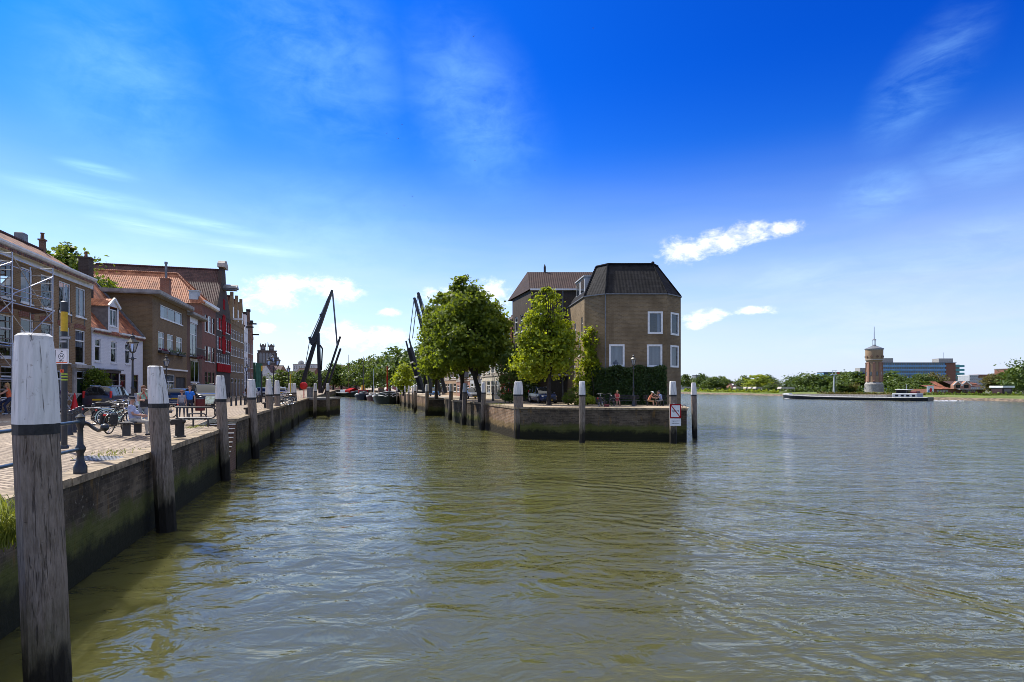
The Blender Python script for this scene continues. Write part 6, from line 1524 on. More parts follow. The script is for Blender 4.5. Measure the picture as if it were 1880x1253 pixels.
def car(label, loc, heading, col, L=4.5, Wd=1.8, Hh=1.66, kind='suv', plate='yellow', group=None, name='parked_car'):
    """heading: direction of the nose in plan"""
    t = thing(name,label,'car',loc,math.atan2(heading[1],heading[0]),group)
    pm = paint('car_paint',col); h = Hh; w = Wd/2
    # stations from tail (x=-L/2) to nose: (x, underside, belt, top, half width, half width at top)
    hood = 0.60*h if kind != 'car' else 0.62*h
    S = [(-0.5,0.38,0.50*h,0.505*h,0.86,0.80),(-0.492,0.30,0.57*h,0.62*h,0.95,0.72),(-0.475,0.26,0.60*h,0.80*h,0.98,0.74),(-0.44,0.24,0.61*h,0.95*h,1.0,0.73),(-0.36,0.24,0.615*h,0.99*h,1.0,0.74),(-0.18,0.24,0.615*h,1.0*h,1.0,0.75),(-0.02,0.24,0.61*h,1.0*h,1.0,0.75),(0.08,0.24,0.605*h,0.965*h,1.0,0.74),(0.15,0.24,0.605*h,0.86*h,1.0,0.76),(0.225,0.24,0.60*h,0.70*h,1.0,0.80),(0.26,0.24,0.595*h,0.615*h,0.995,0.86),(0.38,0.25,0.56*h,0.585*h,0.97,0.80),(0.46,0.28,0.50*h,0.535*h,0.90,0.72),(0.492,0.32,0.42*h,0.47*h,0.80,0.62),(0.5,0.36,0.36*h,0.40*h,0.70,0.55)]
    def ring(s):
        x,zb,ze,zt,k,kt = s; x *= L; a = w*k; at_ = w*kt
        return [(x,a*0.86,zb),(x,a*0.97,zb+0.10),(x,a,(zb+ze)/2),(x,a*0.955,ze),(x,at_+ (a*0.955-at_)*0.12,zt-0.055*min(1,(zt-ze)/0.3)),(x,at_*0.86,zt-0.008),(x,at_*0.4,zt+0.012)]
    rings = []
    for s in S:
        r = ring(s); rings.append(r+[(x,-y,z) for x,y,z in r[::-1]])
    n = len(rings[0]); body = MB(); v = [p for r in rings for p in r]; bf = []; gf = []
    for i in range(len(S)-1):
        for k in range(n-1):
            f = (i*n+k,i*n+k+1,(i+1)*n+k+1,(i+1)*n+k)
            side = k in (3,n-5); tops = k in range(4,n-5)
            cab = 3 <= i <= 8
            glass = (side and 3 <= i <= 8) or (tops and i in (7,8,9) ) or (tops and i in (1,2)) 
            (gf if glass else bf).append(f[::-1])
    body.add(v,bf); body.add([v[k] for k in range(n)],[tuple(range(n))]); body.add([v[(len(S)-1)*n+k] for k in range(n)],[tuple(range(n-1,-1,-1))])
    body.build('body',pm,t,smooth=True,angle=0.5)
    g = MB(); g.add(v,gf); g.build('window_glass',M_['car_glass'],t,smooth=True,angle=0.5)
    for fx in (-0.17,0.055):
        for sy in (-1,1): b = MB(); b.bar((fx*L,sy*w*0.957,0.62*h),(fx*L-0.02,sy*w*0.80,0.965*h),0.09,0.03,up=(0,sy,0)); b.build('pillar',pm,t)
    r = 0.345 if kind == 'suv' else 0.31
    for fx in (-0.295,0.315):
        for sy in (-1,1):
            Ma = Matrix.Translation((fx*L,sy*(w*0.985),r)) @ Matrix.Rotation(-sy*PI/2,4,'X'); b = MB(); b.lathe([(r*1.16,-0.06),(r*1.16,0.015)],20,M=Ma); b.build('wheel_arch',M_['rubber'],t)
            wheel_on(t,fx*L,sy*(w-0.075),r,sy,0.2)
    tail = M_['bright_red']
    for sy in (-1,1):
        b = MB(); b.rbox(-0.502*L,-0.455*L,sy*w*0.86-0.05,sy*w*0.86+0.05,0.52*h,0.80*h if kind == 'suv' else 0.62*h,0.02); b.build('tail_light',tail,t)
        b = MB(); b.ball((0.462*L,sy*w*0.66,0.445*h),(0.14,0.20,0.075)); b.build('headlight',M_['chrome'],t,smooth=True)
        b = MB(); b.ball((0.17*L,sy*(w*1.0+0.09),0.65*h),(0.07,0.11,0.075)); b.build('mirror',pm,t,smooth=True)
    b = MB(); b.rbox(-0.515*L,-0.48*L,-w*0.88,w*0.88,0.26,0.44,0.03); b.build('bumper',M_['rubber'] if kind == 'suv' else pm,t); b = MB(); b.rbox(0.485*L,0.512*L,-w*0.7,w*0.7,0.22,0.40,0.03); b.build('bumper',M_['rubber'] if kind == 'suv' else pm,t)
    b = MB(); b.box(0.494*L,0.503*L,-w*0.42,w*0.42,0.42,0.36*h+0.03); b.build('grille',M_['black'],t)
    if plate:
        b = MB(); b.box(-0.508*L,-0.502*L,-0.26,0.26,0.50*h-0.13,0.50*h-0.02); b.build('number_plate',M_['yellow'],t); b = MB(); b.box(0.512*L,0.517*L,-0.26,0.26,0.28,0.39); b.build('number_plate',M_['yellow'],t)
    if kind == 'suv':
        b = MB()
        for sy in (-1,1): b.tube([(-0.36*L,sy*w*0.70,1.0*h+0.01),(-0.33*L,sy*w*0.70,1.0*h+0.05),(0.02*L,sy*w*0.70,1.0*h+0.05),(0.05*L,sy*w*0.70,0.99*h)],0.018,6)
        for sy in (-1,): pass
        b.build('roof_rail',M_['galv'],t)
    return t
d = DIR; p = Vector((xat(178,38.3),38.3,ZQ))+d*2.25
car('dark grey suv parked before the white house, seen from behind',p,(d.x,d.y),(0.030,0.032,0.045),4.5,1.82,1.68)
p = Vector((xat(321,46),46.0,ZQ))+d*2.1; car('dark blue hatchback seen from behind, parked past the two boys',p,(d.x,d.y),(0.02,0.045,0.11),4.0,1.72,1.5,'car')
p = Vector((xat(376,48.5),48.5,ZQ)); car('dark suv facing the water with a gleaming headlight behind the litter bin',p,(0.62,-0.78),(0.022,0.022,0.026),4.7,1.88,1.86)
p = Vector((xat(274,44),44.0,ZQ))+d*2.1; car('silver car mostly hidden behind the stout mooring post',p,(d.x,d.y),(0.50,0.52,0.55),4.1,1.7,1.46,'car')
p = Vector((3.05,57.4,ZQ)); car('dark blue estate car parked before the garage under the maple',p,(1.15,-4.3),(0.018,0.035,0.11),4.6,1.82,1.56)
car('white car parked in the quay street behind the leaning chestnut trunk',(xat(866,78),78.0,ZQ),(0.28,-0.96),(0.62,0.63,0.65),4.0,1.7,1.45,'car')
car('blue car parked in the quay street beyond the bridge tower',(xat(797,98),98.0,ZQ),(0.28,-0.96),(0.06,0.16,0.34),4.0,1.7,1.45,'car')
for i,(px,Y,c_,lb) in enumerate(((462,84,(0.6,0.6,0.62),'white car parked far along the row, beside the lamp'),(471,90,(0.35,0.37,0.4),'silver car parked far along the row before the netted building'),(484,96,(0.62,0.62,0.62),'white car parked at the quay behind the three headed lamp'),(494,102,(0.10,0.12,0.16),'dark car parked at the quay behind the three headed lamp'),(519,98,(0.6,0.61,0.63),'white car parked beyond the row of bicycles'))):
    car(lb,(xat(px,Y),Y,ZQ),(-0.96,-0.28) if i%2 else (d.x,d.y),c_,4.0,1.7,1.45,'car')

# ---- bicycles ----------------------------------------------------------------------------------------
def bicycle(label, loc, rz, col='black', lean=4, bags=None, crate=None, group='bicycles', fm=None):
    t = thing('bicycle',label,'bicycle',loc,rz,group); t.matrix_basis = t.matrix_basis @ Matrix.Rotation(R(lean),4,'X')
    m = fm or M_['black']; r = 0.345; xr,xf = -0.54,0.56
    for x in (xr,xf):
        b = MB(); b.tube([(x+r*math.cos(2*PI*i/28),0,r+r*math.sin(2*PI*i/28)) for i in range(28)],0.021,7,closed=True); wh = b.build('wheel',M_['rubber'],t,smooth=True)
        b = MB(); b.tube([(x+(r-0.028)*math.cos(2*PI*i/28),0,r+(r-0.028)*math.sin(2*PI*i/28)) for i in range(28)],0.011,5,closed=True); b.tube([(x,-0.05,r),(x,0.05,r)],0.025,8); b.build('rim',M_['chrome'],wh,smooth=True)
        b = MB()
        for k in range(14): a = 2*PI*k/14; b.tube([(x,0.03*(-1)**k,r),(x+(r-0.03)*math.cos(a+0.25*(-1)**k),0,r+(r-0.03)*math.sin(a+0.25*(-1)**k))],0.0022,3)
        b.build('spoke',M_['chrome'],wh)
        b = MB(); b.tube([(x+(r+0.035)*math.cos(a),0,r+(r+0.035)*math.sin(a)) for a in [R(q) for q in (range(20,200,15) if x < 0 else range(-5,150,15))]],0.02,6); b.build('mudguard',m,t)
    bb = (-0.09,0,0.29); st = (-0.25,0,0.86); hd = (0.34,0,0.80); hd2 = (0.38,0,0.66)
    b = MB()
    b.tube([bb,st],0.017,7); b.tube([bb,hd2],0.019,7); b.tube([(-0.17,0,0.55),(hd[0],0,hd[2]-0.08)],0.016,7); b.tube([(hd[0]-0.02,0,0.86),hd,hd2],0.02,7)
    for sy in (-0.05,0.05): b.tube([(xr,sy,r),bb],0.011,5); b.tube([(xr,sy,r),(-0.2,sy*0.3,0.70)],0.010,5); b.tube([hd2,(0.42,sy,0.60),(xf,sy,r)],0.013,5)
    b.build('frame',m,t,smooth=True)
    b = MB(); b.tube([(0.32,0,0.86),(0.31,0,1.04)],0.014,6); b.tube([(0.06,-0.29,1.02),(0.20,-0.28,1.05),(0.31,-0.12,1.07),(0.33,0,1.05),(0.31,0.12,1.07),(0.20,0.28,1.05),(0.06,0.29,1.02)],0.013,7); b.build('handlebar',M_['chrome'],t,smooth=True)
    b = MB(); b.tube([(0.04,-0.29,1.018),(0.16,-0.285,1.045)],0.02,7); b.tube([(0.04,0.29,1.018),(0.16,0.285,1.045)],0.02,7); b.build('grips',M_['rubber'],t)
    b = MB(); b.ball((-0.30,0,0.97),(0.14,0.10,0.045)); b.ball((-0.16,0,0.965),(0.11,0.04,0.03)); b.tube([st,(-0.28,0,0.95)],0.014,6); b.build('saddle',M_['rubber'],t,smooth=True)
    b = MB()
    for sy in (-0.06,0,0.06): b.tube([(-0.28,sy,0.745),(-0.82,sy,0.75)],0.007,5)
    for sy in (-0.07,0.07): b.tube([(xr,sy,r),(-0.66,sy,0.745)],0.008,5)
    b.tube([(-0.82,-0.06,0.75),(-0.82,0.06,0.75)],0.007,5); b.build('rack',M_['chrome'],t)
    b = MB(); b.rbox(-0.60,0.05,0.045,0.085,0.24,0.38,0.03); b.build('chain_guard',m,t)
    b = MB(); b.tube([(-0.09,-0.08,0.29),(-0.09,0.09,0.29)],0.012,6); b.tube([(-0.09,0.1,0.29),(0.04,0.1,0.17)],0.011,5); b.tube([(-0.09,-0.1,0.29),(-0.22,-0.1,0.41)],0.011,5); b.box(0.0,0.09,0.1,0.19,0.155,0.18); b.box(-0.27,-0.18,-0.19,-0.1,0.40,0.425); b.build('pedals',M_['rubber'],t)
    b = MB(); b.tube([(-0.2,0.06,0.30),(-0.28,0.18,0.0)],0.009,5); b.build('kickstand',M_['galv'],t)
    b = MB(); b.lathe([(0.055,0),(0.045,0.05),(0.02,0.09)],10,M=Matrix.Translation((0.42,0,0.86)) @ Matrix.Rotation(-PI/2,4,'Y')); b.build('headlamp',M_['chrome'],t)
    b = MB(); b.rbox(-0.90,-0.86,-0.05,0.05,0.66,0.73,0.01); b.build('rear_light',M_['bright_red'],t)
    if bags:
        for sy in (-1,1): b = MB(); b.rbox(-0.80,-0.40,sy*0.16-0.07,sy*0.16+0.07,0.36,0.76,0.05); b.build('pannier',bags,t)
    if crate:
        b = MB(); b.box(0.44,0.78,-0.2,0.2,0.78,0.80); b.box(0.44,0.46,-0.2,0.2,0.80,1.0); b.box(0.76,0.78,-0.2,0.2,0.80,1.0); b.box(0.46,0.76,-0.2,-0.18,0.80,1.0); b.box(0.46,0.76,0.18,0.2,0.80,1.0); b.build('basket',crate,t)
    return t
bagm = surf('pannier_black',(0.02,0.02,0.022),(0.035,0.035,0.035),0.7,nscale=12)
bicycle('black bicycle with bulging panniers parked at the end of the bench',(xat(215,21.2),21.2,2.49),R(97),bags=bagm)
bicycle('black bicycle with its bare rear wheel beside the lone bollard',(xat(197,25.6),25.6,2.51),R(38))
bicycle('pale mint bicycle in the cluster behind the bench',(xat(222,24.8),24.8,2.51),R(52),fm=paint('mint',(0.45,0.62,0.55)),lean=-5)
bicycle('dark bicycle in the middle of the cluster behind the bench',(xat(212,26.4),26.4,2.51),R(45),bags=bagm,lean=6)
bicycle('black bicycle with a wire basket in the cluster behind the bench',(xat(228,26.9),26.9,2.51),R(60),crate=M_['galv'],lean=-3)
bicycle('black bicycle peeping out behind the stout mooring post beside the boys',(xat(300,30.6),30.6,ZQ),R(165),lean=5)
bicycle('black bicycle standing on the peninsula next to the seated woman in coral',(xat(1103,47.6),47.6,ZQ),R(70),bags=bagm,lean=-6)
bicycle('second black bicycle behind the one with panniers on the peninsula',(xat(1114,48.6),48.6,ZQ),R(15),lean=5)
for i,(px,Y,lb) in enumerate(((514,50,'black bicycle at the near end of the row behind the pair of posts'),(519,51.6,'black bicycle second in the row behind the pair of posts'),(524,53.2,'black bicycle third in the row behind the pair of posts'),(528,55.0,'black bicycle at the far end of the row by the slim post'))): bicycle(lb,(xat(px,Y),Y,ZQ),R(20+i*9),lean=4-i*2)
cb = bicycle('dark town bicycle ridden by the woman in the orange top',(xat(9,30.2),30.2,2.53),R(225),lean=0,group=None)
t = thing('child_seat','orange child seat fixed behind the rider on the town bicycle','child seat',(xat(9,30.2)+0.41,30.2+0.41,2.53+0.76),R(45)); b = MB(); b.rbox(-0.17,0.17,-0.17,0.17,0,0.07,0.02); b.build('seat',M_['orange'],t); b = MB(); b.bar((0.16,0,0.03),(0.27,0,0.52),0.34,0.04,up=(1,0,0)); b.rbox(0.0,0.24,-0.2,-0.16,0.05,0.26,0.02); b.rbox(0.0,0.24,0.16,0.2,0.05,0.26,0.02); b.build('backrest',M_['orange'],t); b = MB(); b.rbox(-0.10,0.12,-0.12,0.12,0.071,0.10,0.01); b.build('cushion',M_['rubber'],t)

# ---- boats -----------------------------------------------------------------------------------------------
def hull(L, B, H, bow=0.35, sheer=0.5, stern=0.75, n=18):
    """bow towards -y; returns rings of points"""
    rings = []
    for i in range(n+1):
        u = i/n; y = -L/2+L*u
        k = (min(1,u/bow))**0.55 if u < bow else 1.0
        k = max(k,0.02); k *= 1-(1-stern)*max(0,(u-0.8)/0.2)**2
        zt = H*(1+sheer*max(0,1-u/0.45)**2+0.15*max(0,(u-0.75)/0.25)**2); a = B/2*k
        rings.append([(0,y+0.35*(1-k),-0.5),(a*0.80,y+0.25*(1-k),-0.45),(a*0.96,y,zt*0.45),(a,y-0.15*(1-k),zt*0.86),(a*0.98,y-0.2*(1-k),zt)])
    return rings
def boat(name, label, loc, rz, L, B, H, hm, deck='brown_wood', trim='white', **kw):
    t = thing(name,label,kw.get('cat','boat'),loc,rz); rg = hull(L,B,H,**{k:v for k,v in kw.items() if k in('bow','sheer','stern')})
    b = MB(); full = [r+[(-x,y,z) for x,y,z in r[::-1][:-1]] for r in rg]; n = len(full[0]); v = [p for r in full for p in r]; f = []
    for i in range(len(full)-1):
        for k in range(n-1): f.append((i*n+k,(i+1)*n+k,(i+1)*n+k+1,i*n+k+1))
        f.append((i*n+n-1,(i+1)*n+n-1,(i+1)*n,i*n))
    f.append(tuple(range(n))); f.append(tuple((len(full)-1)*n+k for k in range(n-1,-1,-1))); b.add(v,f); b.build('hull',hm,t,smooth=True,angle=0.6)
    b = MB()
    for i in range(len(rg)-1): a = rg[i][4]; c = rg[i+1][4]; b.quad((a[0]*0.95,a[1],a[2]-0.18),(-a[0]*0.95,a[1],a[2]-0.18),(-c[0]*0.95,c[1],c[2]-0.18),(c[0]*0.95,c[1],c[2]-0.18))
    b.build('deck',M_[deck],t)
    b = MB()
    for s in (1,-1): b.tube([(s*r[4][0]*1.01,r[4][1]-0.02,r[4][2]) for r in rg],0.07,6); b.tube([(s*r[3][0]*1.015,r[3][1]-0.03,r[3][2]) for r in rg],0.045,5)
    b.build('rub_rail',M_[trim],t); return t
hd = math.atan2(0.2875,1)  # boats lie along the harbour
gm = surf('dark_green_hull',(0.02,0.03,0.022),(0.012,0.018,0.014),0.4,nscale=1.5); bm_ = surf('blue_black_hull',(0.02,0.028,0.045),(0.014,0.018,0.028),0.4,nscale=1.5); rm = surf('oxblood_hull',(0.09,0.02,0.018),(0.05,0.014,0.013),0.45,nscale=1.5)
Y = 139.0; t = boat('sailing_barge','big dark green sailing barge with a white ornament on its blunt bow',(xat(713,Y)-2.6,Y+9.5,0),hd,22,6.4,1.75,gm,bow=0.16,sheer=0.75)
b = MB(); b.rbox(-2.2,2.2,-2,7,1.5,2.5,0.2); b.build('hatch',M_['cream'],t); b = MB(); b.rbox(-1.6,1.6,7.5,9.8,1.5,3.9,0.1); c_ = b.build('wheelhouse',M_['brown_wood'],t); b = MB(); b.box(-1.4,1.4,7.46,7.5,2.8,3.6); b.build('pane',M_['pane'],c_)
b = MB(); b.tube([(0,-3.5,1.5),(0,-3.5,9.3)],[0.19,0.12],8); b.build('mast',M_['red_paint'],t); b = MB(); b.tube([(0,-3.3,2.9),(0.2,6,3.4)],0.12,7); b.build('boom',M_['brown_wood'],t); b = MB(); b.tube([(0,-3,3.2),(0,0.5,3.5),(0.1,5,3.7)],[0.45,0.5,0.3],8); b.build('furled_sail',M_['stone'],t)
b = MB()
for s in (1,-1): b.tube([(s*0.3,-11.25,1.9),(s*0.9,-11.15,2.3),(s*0.7,-11.2,1.75),(s*1.6,-10.9,2.0),(s*2.6,-10.0,1.9)],0.07,5)
b.build('bow_ornament',M_['white'],t)
b = MB(); b.tube([(2.2,9.8,1.6),(2.3,10.6,4.6)],0.06,6); fp = b.build('flagpole',M_['white'],t)
b = MB()
for i in range(5): b.quad((2.3+0.3*i,10.6,4.5-0.1*i+0.05*math.sin(i)),(2.6+0.3*i,10.6,4.4-0.1*i),(2.6+0.3*i,10.6,3.4-0.12*i),(2.3+0.3*i,10.6,3.5-0.1*i))
b.build('flag',cloth((0.6,0.25,0.25)),fp)
Y = 176.0; t = boat('tugboat','blue black tugboat with a red and yellow funnel and a bare mast',(xat(665,Y)-1.5,Y+7,0),hd,16,5.0,1.6,bm_,bow=0.3,sheer=0.6,deck='lead')
b = MB(); b.rbox(-1.5,1.5,-1.5,3.5,1.4,3.1,0.1); c_ = b.build('wheelhouse',M_['red_paint'],t); b = MB(); b.box(-1.2,1.2,-1.54,-1.5,2.2,2.9); b.build('pane',M_['pane'],c_)
b = MB(); b.lathe([(0.6,3.0),(0.55,4.6)],14,(0,2.4,0)); b.build('funnel',M_['yellow'],t,smooth=True,angle=0.6); b = MB(); b.tube([(0,-0.5,3),(0,-0.5,zat(653,Y))],[0.17,0.08],7); b.build('mast',M_['dark_brown'],t); b = MB(); b.tube([(0,-7.6,2.0),(0,-0.5,10.5)],0.03,4); b.tube([(0,7,2.0),(0,-0.5,10.5)],0.03,4); b.build('rigging',M_['black'],t)
Y = 166.0; t = boat('harbour_boat','oxblood hulled boat lying between the tugboat and the barge',(xat(686,Y)-1.5,Y+6,0),hd,14,4.0,1.4,rm,bow=0.3,deck='cream'); b = MB(); b.rbox(-1.3,1.3,-3,3,1.2,2.3,0.15); b.build('cabin',M_['cream'],t); b = MB(); b.tube([(0,-1,2),(0,-1,zat(676,Y))],[0.12,0.07],7); b.build('mast',M_['galv'],t)
Y = 232.0; t = boat('harbour_boat','moored boat under a red tent at the harbour end',(xat(637,Y)-1,Y+6,0),hd+0.5,15,5.2,1.7,gm,bow=0.3,deck='cream'); b = MB(); b.extr([(-2.3,1.5),(2.3,1.5),(2.3,2.6),(0,3.6),(-2.3,2.6)],-5,-1); b.build('tent',M_['red_paint'],t); b = MB(); b.rbox(-1.5,1.5,0,4.5,1.5,2.8,0.1); b.build('cabin',M_['white'],t); b = MB(); b.tube([(0,0,2),(0,0,zat(650,Y))],[0.2,0.09],7); b.build('mast',M_['brown_wood'],t)
Y = 215.0; t = boat('motor_boat','small white motor boat in front of the tugboat stern',(xat(655,Y),Y+3,0),hd,8,2.8,0.9,M_['white'],bow=0.4,deck='white'); b = MB(); b.rbox(-1.0,1.0,-0.5,2.2,0.8,1.7,0.15); b.build('cabin',M_['white'],t)
# river barge under way
bow_ = Vector((xat(1438,200),200.0,0)); stn = Vector((xat(1709,166),166.0,0)); mid_ = (bow_+stn)/2; dd = (bow_-stn); L = dd.length
rz = math.atan2(dd.x,-dd.y)
rz = math.atan2(dd.y,dd.x)+PI/2
t = boat('river_barge','long dark river barge with a pale hold and white wheelhouse passing the tower',(mid_.x,mid_.y,0),rz,L,6.6,0.95,bm_,bow=0.10,sheer=0.7,stern=0.8,deck='lead',cat='barge')
b = MB(); b.box(-2.7,2.7,-L*0.40,L*0.26,0.75,1.65); b.build('hold',M_['coping'] and M_['stone'],t)
b = MB()
for i in range(22): y = -L*0.39+L*0.64*i/22; b.box(-2.5,2.5,y,y+L*0.64/22*0.8,1.651,1.66+0.12*abs(math.sin(i*2.3)))
b.build('hold_cargo',M_['coping'],t)
b = MB(); b.rbox(-2.6,2.6,L*0.29,L*0.44,0.7,2.2,0.15); c_ = b.build('deckhouse',M_['grey_render'],t); b = MB()
for s in (1,-1):
    for i in range(4): b.box(s*2.6-0.02,s*2.6+0.02,L*0.31+i*L*0.033,L*0.31+i*L*0.033+0.8,1.25,1.8)
b.build('pane',M_['pane'],c_)
b = MB(); b.rbox(-2.0,2.0,L*0.31,L*0.375,2.2,3.2,0.12); c_ = b.build('wheelhouse',M_['pane'],t); b = MB(); b.rbox(-2.2,2.2,L*0.305,L*0.385,3.2,3.36,0.05); b.build('wheelhouse_roof',M_['white'],c_)
b = MB(); b.rbox(-1.6,1.6,L*0.39,L*0.43,2.2,2.8,0.1); b.build('lifeboat',M_['bin_red'],t); b = MB(); b.rbox(-1.2,1.2,-L*0.485,-L*0.44,1.2,1.9,0.1); b.build('bow_locker',M_['white'],t)
b = MB(); b.tube([(0,L*0.36,3.3),(0,L*0.36,4.9)],0.06,5); b.build('mast',M_['galv'],t)
mb = MB()
for i in range(160):
    s = rnd.random(); side = rnd.choice((-1,1)); q = bow_+(stn-bow_)*(s**3*0.25)+Vector((0,-1.5-rnd.random()*2.2,0)) if rnd.random() < 0.75 else stn+Vector((rnd.uniform(0,8),rnd.uniform(-3,1),0)); a = rnd.uniform(0.15,0.6)
    mb.quad((q.x-a,q.y-a*0.5,0.03),(q.x+a,q.y-a*0.3,0.03),(q.x+a*0.6,q.y+a*0.5,0.12),(q.x-a*0.6,q.y+a*0.4,0.10))
tag(mb.build('bow_foam',M_['sign_white']),'white foam at the bow and stern of the barge','foam',kind='stuff')
# ---- people ------------------------------------------------------------------------------------------------
def capsule(mb, a, ra, b, rb, n=10):
    a = Vector(a); b = Vector(b); d = b-a; L = d.length
    if L < 1e-5: d = Vector((0,0,1))
    else: d = d/L
    Mx = Matrix.Translation(a) @ d.to_track_quat('Z','Y').to_matrix().to_4x4(); pr = []
    for i in range(5): t_ = -PI/2+PI/2*i/4; pr.append((max(ra*math.cos(t_),0.0005),ra*math.sin(t_)))
    for i in range(5): t_ = PI/2*i/4; pr.append((max(rb*math.cos(t_),0.0005),L+rb*math.sin(t_)))
    mb.lathe(pr,n,M=Mx)
SKIN = (0.50,0.29,0.20)
def person(label, loc, rz, H=1.72, hz=0.93, lean=0, thigh=(2,-2), shin=(-2,-4), arm=((8,8),(8,8)), fore=(12,12), spread=4, head=(0,0), shirt=(0.3,0.3,0.3), legs=(0.05,0.06,0.1), shoe=(0.05,0.04,0.04), skin=SKIN, sleeves='short', shorts=False, hair=((0.10,0.05,0.025),'short'), cap=None, width=1.0, belly=0.0, hide=(), vox=0.0115, toe=0, lie=None, group='people'):
    """faces local -y. angles in degrees, forward positive; arm = (forward, outward) per side"""
    t = thing('person',label,'person',loc,rz,group,(H/1.72,)*3)
    C = []   # a, ra, b, rb, region
    def add(a,ra,b,rb,reg): C.append((Vector(a),ra,Vector(b),rb,reg))
    dirf = lambda p,o,s: Vector((s*math.sin(R(o)),-math.sin(R(p))*math.cos(R(o)),-math.cos(R(p))*math.cos(R(o))))
    pel = Vector((0,0,hz)); up = Vector((0,-math.sin(R(lean)),math.cos(R(lean)))); W_ = width
    fwd = Vector((0,-math.cos(R(lean)),-math.sin(R(lean))))
    add(pel+Vector((-0.075*W_,0,0.0)),0.105*W_,pel+Vector((0.075*W_,0,0.0)),0.105*W_,'legs')
    add(pel+up*0.10,0.115*W_,pel+up*0.26,0.12*W_,'shirt'); add(pel+up*0.12+fwd*(0.03+belly),0.10*W_,pel+up*0.24+fwd*(0.02+belly*0.8),0.10*W_,'shirt')
    for s in (-1,1): add(pel+up*0.12+Vector((s*0.06*W_,0,0)),0.10*W_,pel+up*0.40+Vector((s*0.085*W_,0,0)),0.10*W_,'shirt')
    ns = pel+up*0.50; sh = {s: pel+up*0.475+Vector((s*0.165*W_,0.01,0)) for s in (-1,1)}
    for s in (-1,1): add(ns+Vector((s*0.04,0,-0.01)),0.055,sh[s],0.058,'shirt')
    hp,hy = head; hu = Vector((0,-math.sin(R(lean*0.5+hp)),math.cos(R(lean*0.5+hp)))); hf = Vector((math.sin(R(hy))*math.cos(R(hp)),-math.cos(R(hy))*math.cos(R(hp+lean*0.5)),-math.sin(R(hp+lean*0.5)))); hr = hf.cross(hu).normalized(); hf = hu.cross(hr).normalized()
    hc = ns+up*0.05+hu*0.155
    add(ns-up*0.02,0.056,hc-hu*0.06,0.052,'skin')
    add(hc+hu*0.035-hf*0.012,0.086,hc+hu*0.02+hf*0.012,0.083,'skin'); add(hc-hu*0.02+hf*0.02,0.068,hc-hu*0.075+hf*0.045,0.042,'skin')
    add(hc+hu*0.012+hf*0.085,0.010,hc-hu*0.028+hf*0.108,0.014,'skin')          # nose
    add(hc+hu*0.035+hr*0.03+hf*0.085,0.012,hc+hu*0.035-hr*0.03+hf*0.085,0.012,'skin')   # brow
    for s in (-1,1): add(hc+hr*s*0.088+hu*0.015,0.014,hc+hr*s*0.09-hu*0.02,0.012,'skin')   # ears
    for i,s in enumerate((-1,1)):
        h0 = pel+Vector((s*0.09*W_,0,-0.03)); d1 = dirf(thigh[i],spread,s); k = h0+d1*0.42; d2 = dirf(shin[i],spread*0.3,s); an = k+d2*0.41
        add(h0,0.088*W_,k,0.058*W_,'legs'); m_ = k.lerp(an,0.35)
        reg = 'skin' if shorts else 'legs'; add(k,0.056*W_,m_+Vector((0,0.012,0)),0.054*W_,reg); add(m_+Vector((0,0.012,0)),0.052*W_,an,0.036,reg)
        ft = an+Vector((math.sin(R(toe))*s*0.17,-0.17,-0.045)); add(an+Vector((0,0.03,-0.04)),0.036,ft,0.030,'shoe'); add(an+Vector((0,0.0,-0.02)),0.034,an+Vector((0,-0.05,-0.04)),0.034,'shoe')
    fing = []
    for i,s in enumerate((-1,1)):
        f_,o_ = arm[i]; d1 = dirf(f_,o_,s); e = sh[s]+d1*0.285; f2 = fore[i]; f2,o2 = f2 if hasattr(f2,'__len__') else (f2,o_*0.3); d2 = dirf(f2,o2,s); wr = e+d2*0.245
        sp = sh[s]+d1*0.15; add(sh[s],0.054*W_,sp,0.048*W_,'shirt' if sleeves != 'none' else 'skin'); add(sp,0.046 if sleeves == 'long' else 0.043,e,0.038,'shirt' if sleeves == 'long' else 'skin'); add(e,0.038,wr,0.026,'shirt' if sleeves == 'long' else 'skin')
        sd_ = d2.cross(Vector((s,0.3,0.1))).normalized(); nr_ = d2.cross(sd_).normalized()
        pk = wr+d2*0.075; add(wr+sd_*0.012,0.021,pk+sd_*0.020,0.019,'skin'); add(wr-sd_*0.012,0.021,pk-sd_*0.022,0.018,'skin')
        for j,(off,ln) in enumerate(((0.030,0.070),(0.010,0.080),(-0.010,0.075),(-0.029,0.058))):
            a0 = pk+sd_*off; a1 = a0+d2*ln*0.5+nr_*0.010*s; a2 = a1+d2*ln*0.42+nr_*0.024*s; fing += [(a0,0.0105,a1,0.0095),(a1,0.0095,a2,0.0085)]
        b0 = wr+sd_*0.026+d2*0.02; b1 = b0+sd_*0.026+d2*0.03; b2 = b1+sd_*0.008+d2*0.03+nr_*0.008*s; fing += [(b0,0.012,b1,0.0105),(b1,0.0105,b2,0.009)]
    for a,ra,b,rb in fing: C.append((a,ra,b,rb,'skin'))
    mb = MB()
    for a,ra,b,rb,_ in C: capsule(mb,a,ra,b,rb)
    me = bpy.data.meshes.new('body'); me.from_pydata(mb.v,[],mb.f); o = bpy.data.objects.new('body',me); COL.objects.link(o)
    rm_ = o.modifiers.new('remesh','REMESH'); rm_.mode = 'VOXEL'; rm_.voxel_size = vox; smd = o.modifiers.new('smooth','SMOOTH'); smd.factor = 0.5; smd.iterations = 2
    bpy.context.view_layer.update(); me2 = bpy.data.meshes.new_from_object(o.evaluated_get(bpy.context.evaluated_depsgraph_get())); bpy.data.objects.remove(o)
    n = len(me2.polygons); ce = np.empty(n*3); me2.polygons.foreach_get('center',ce); ce = ce.reshape(-1,3)
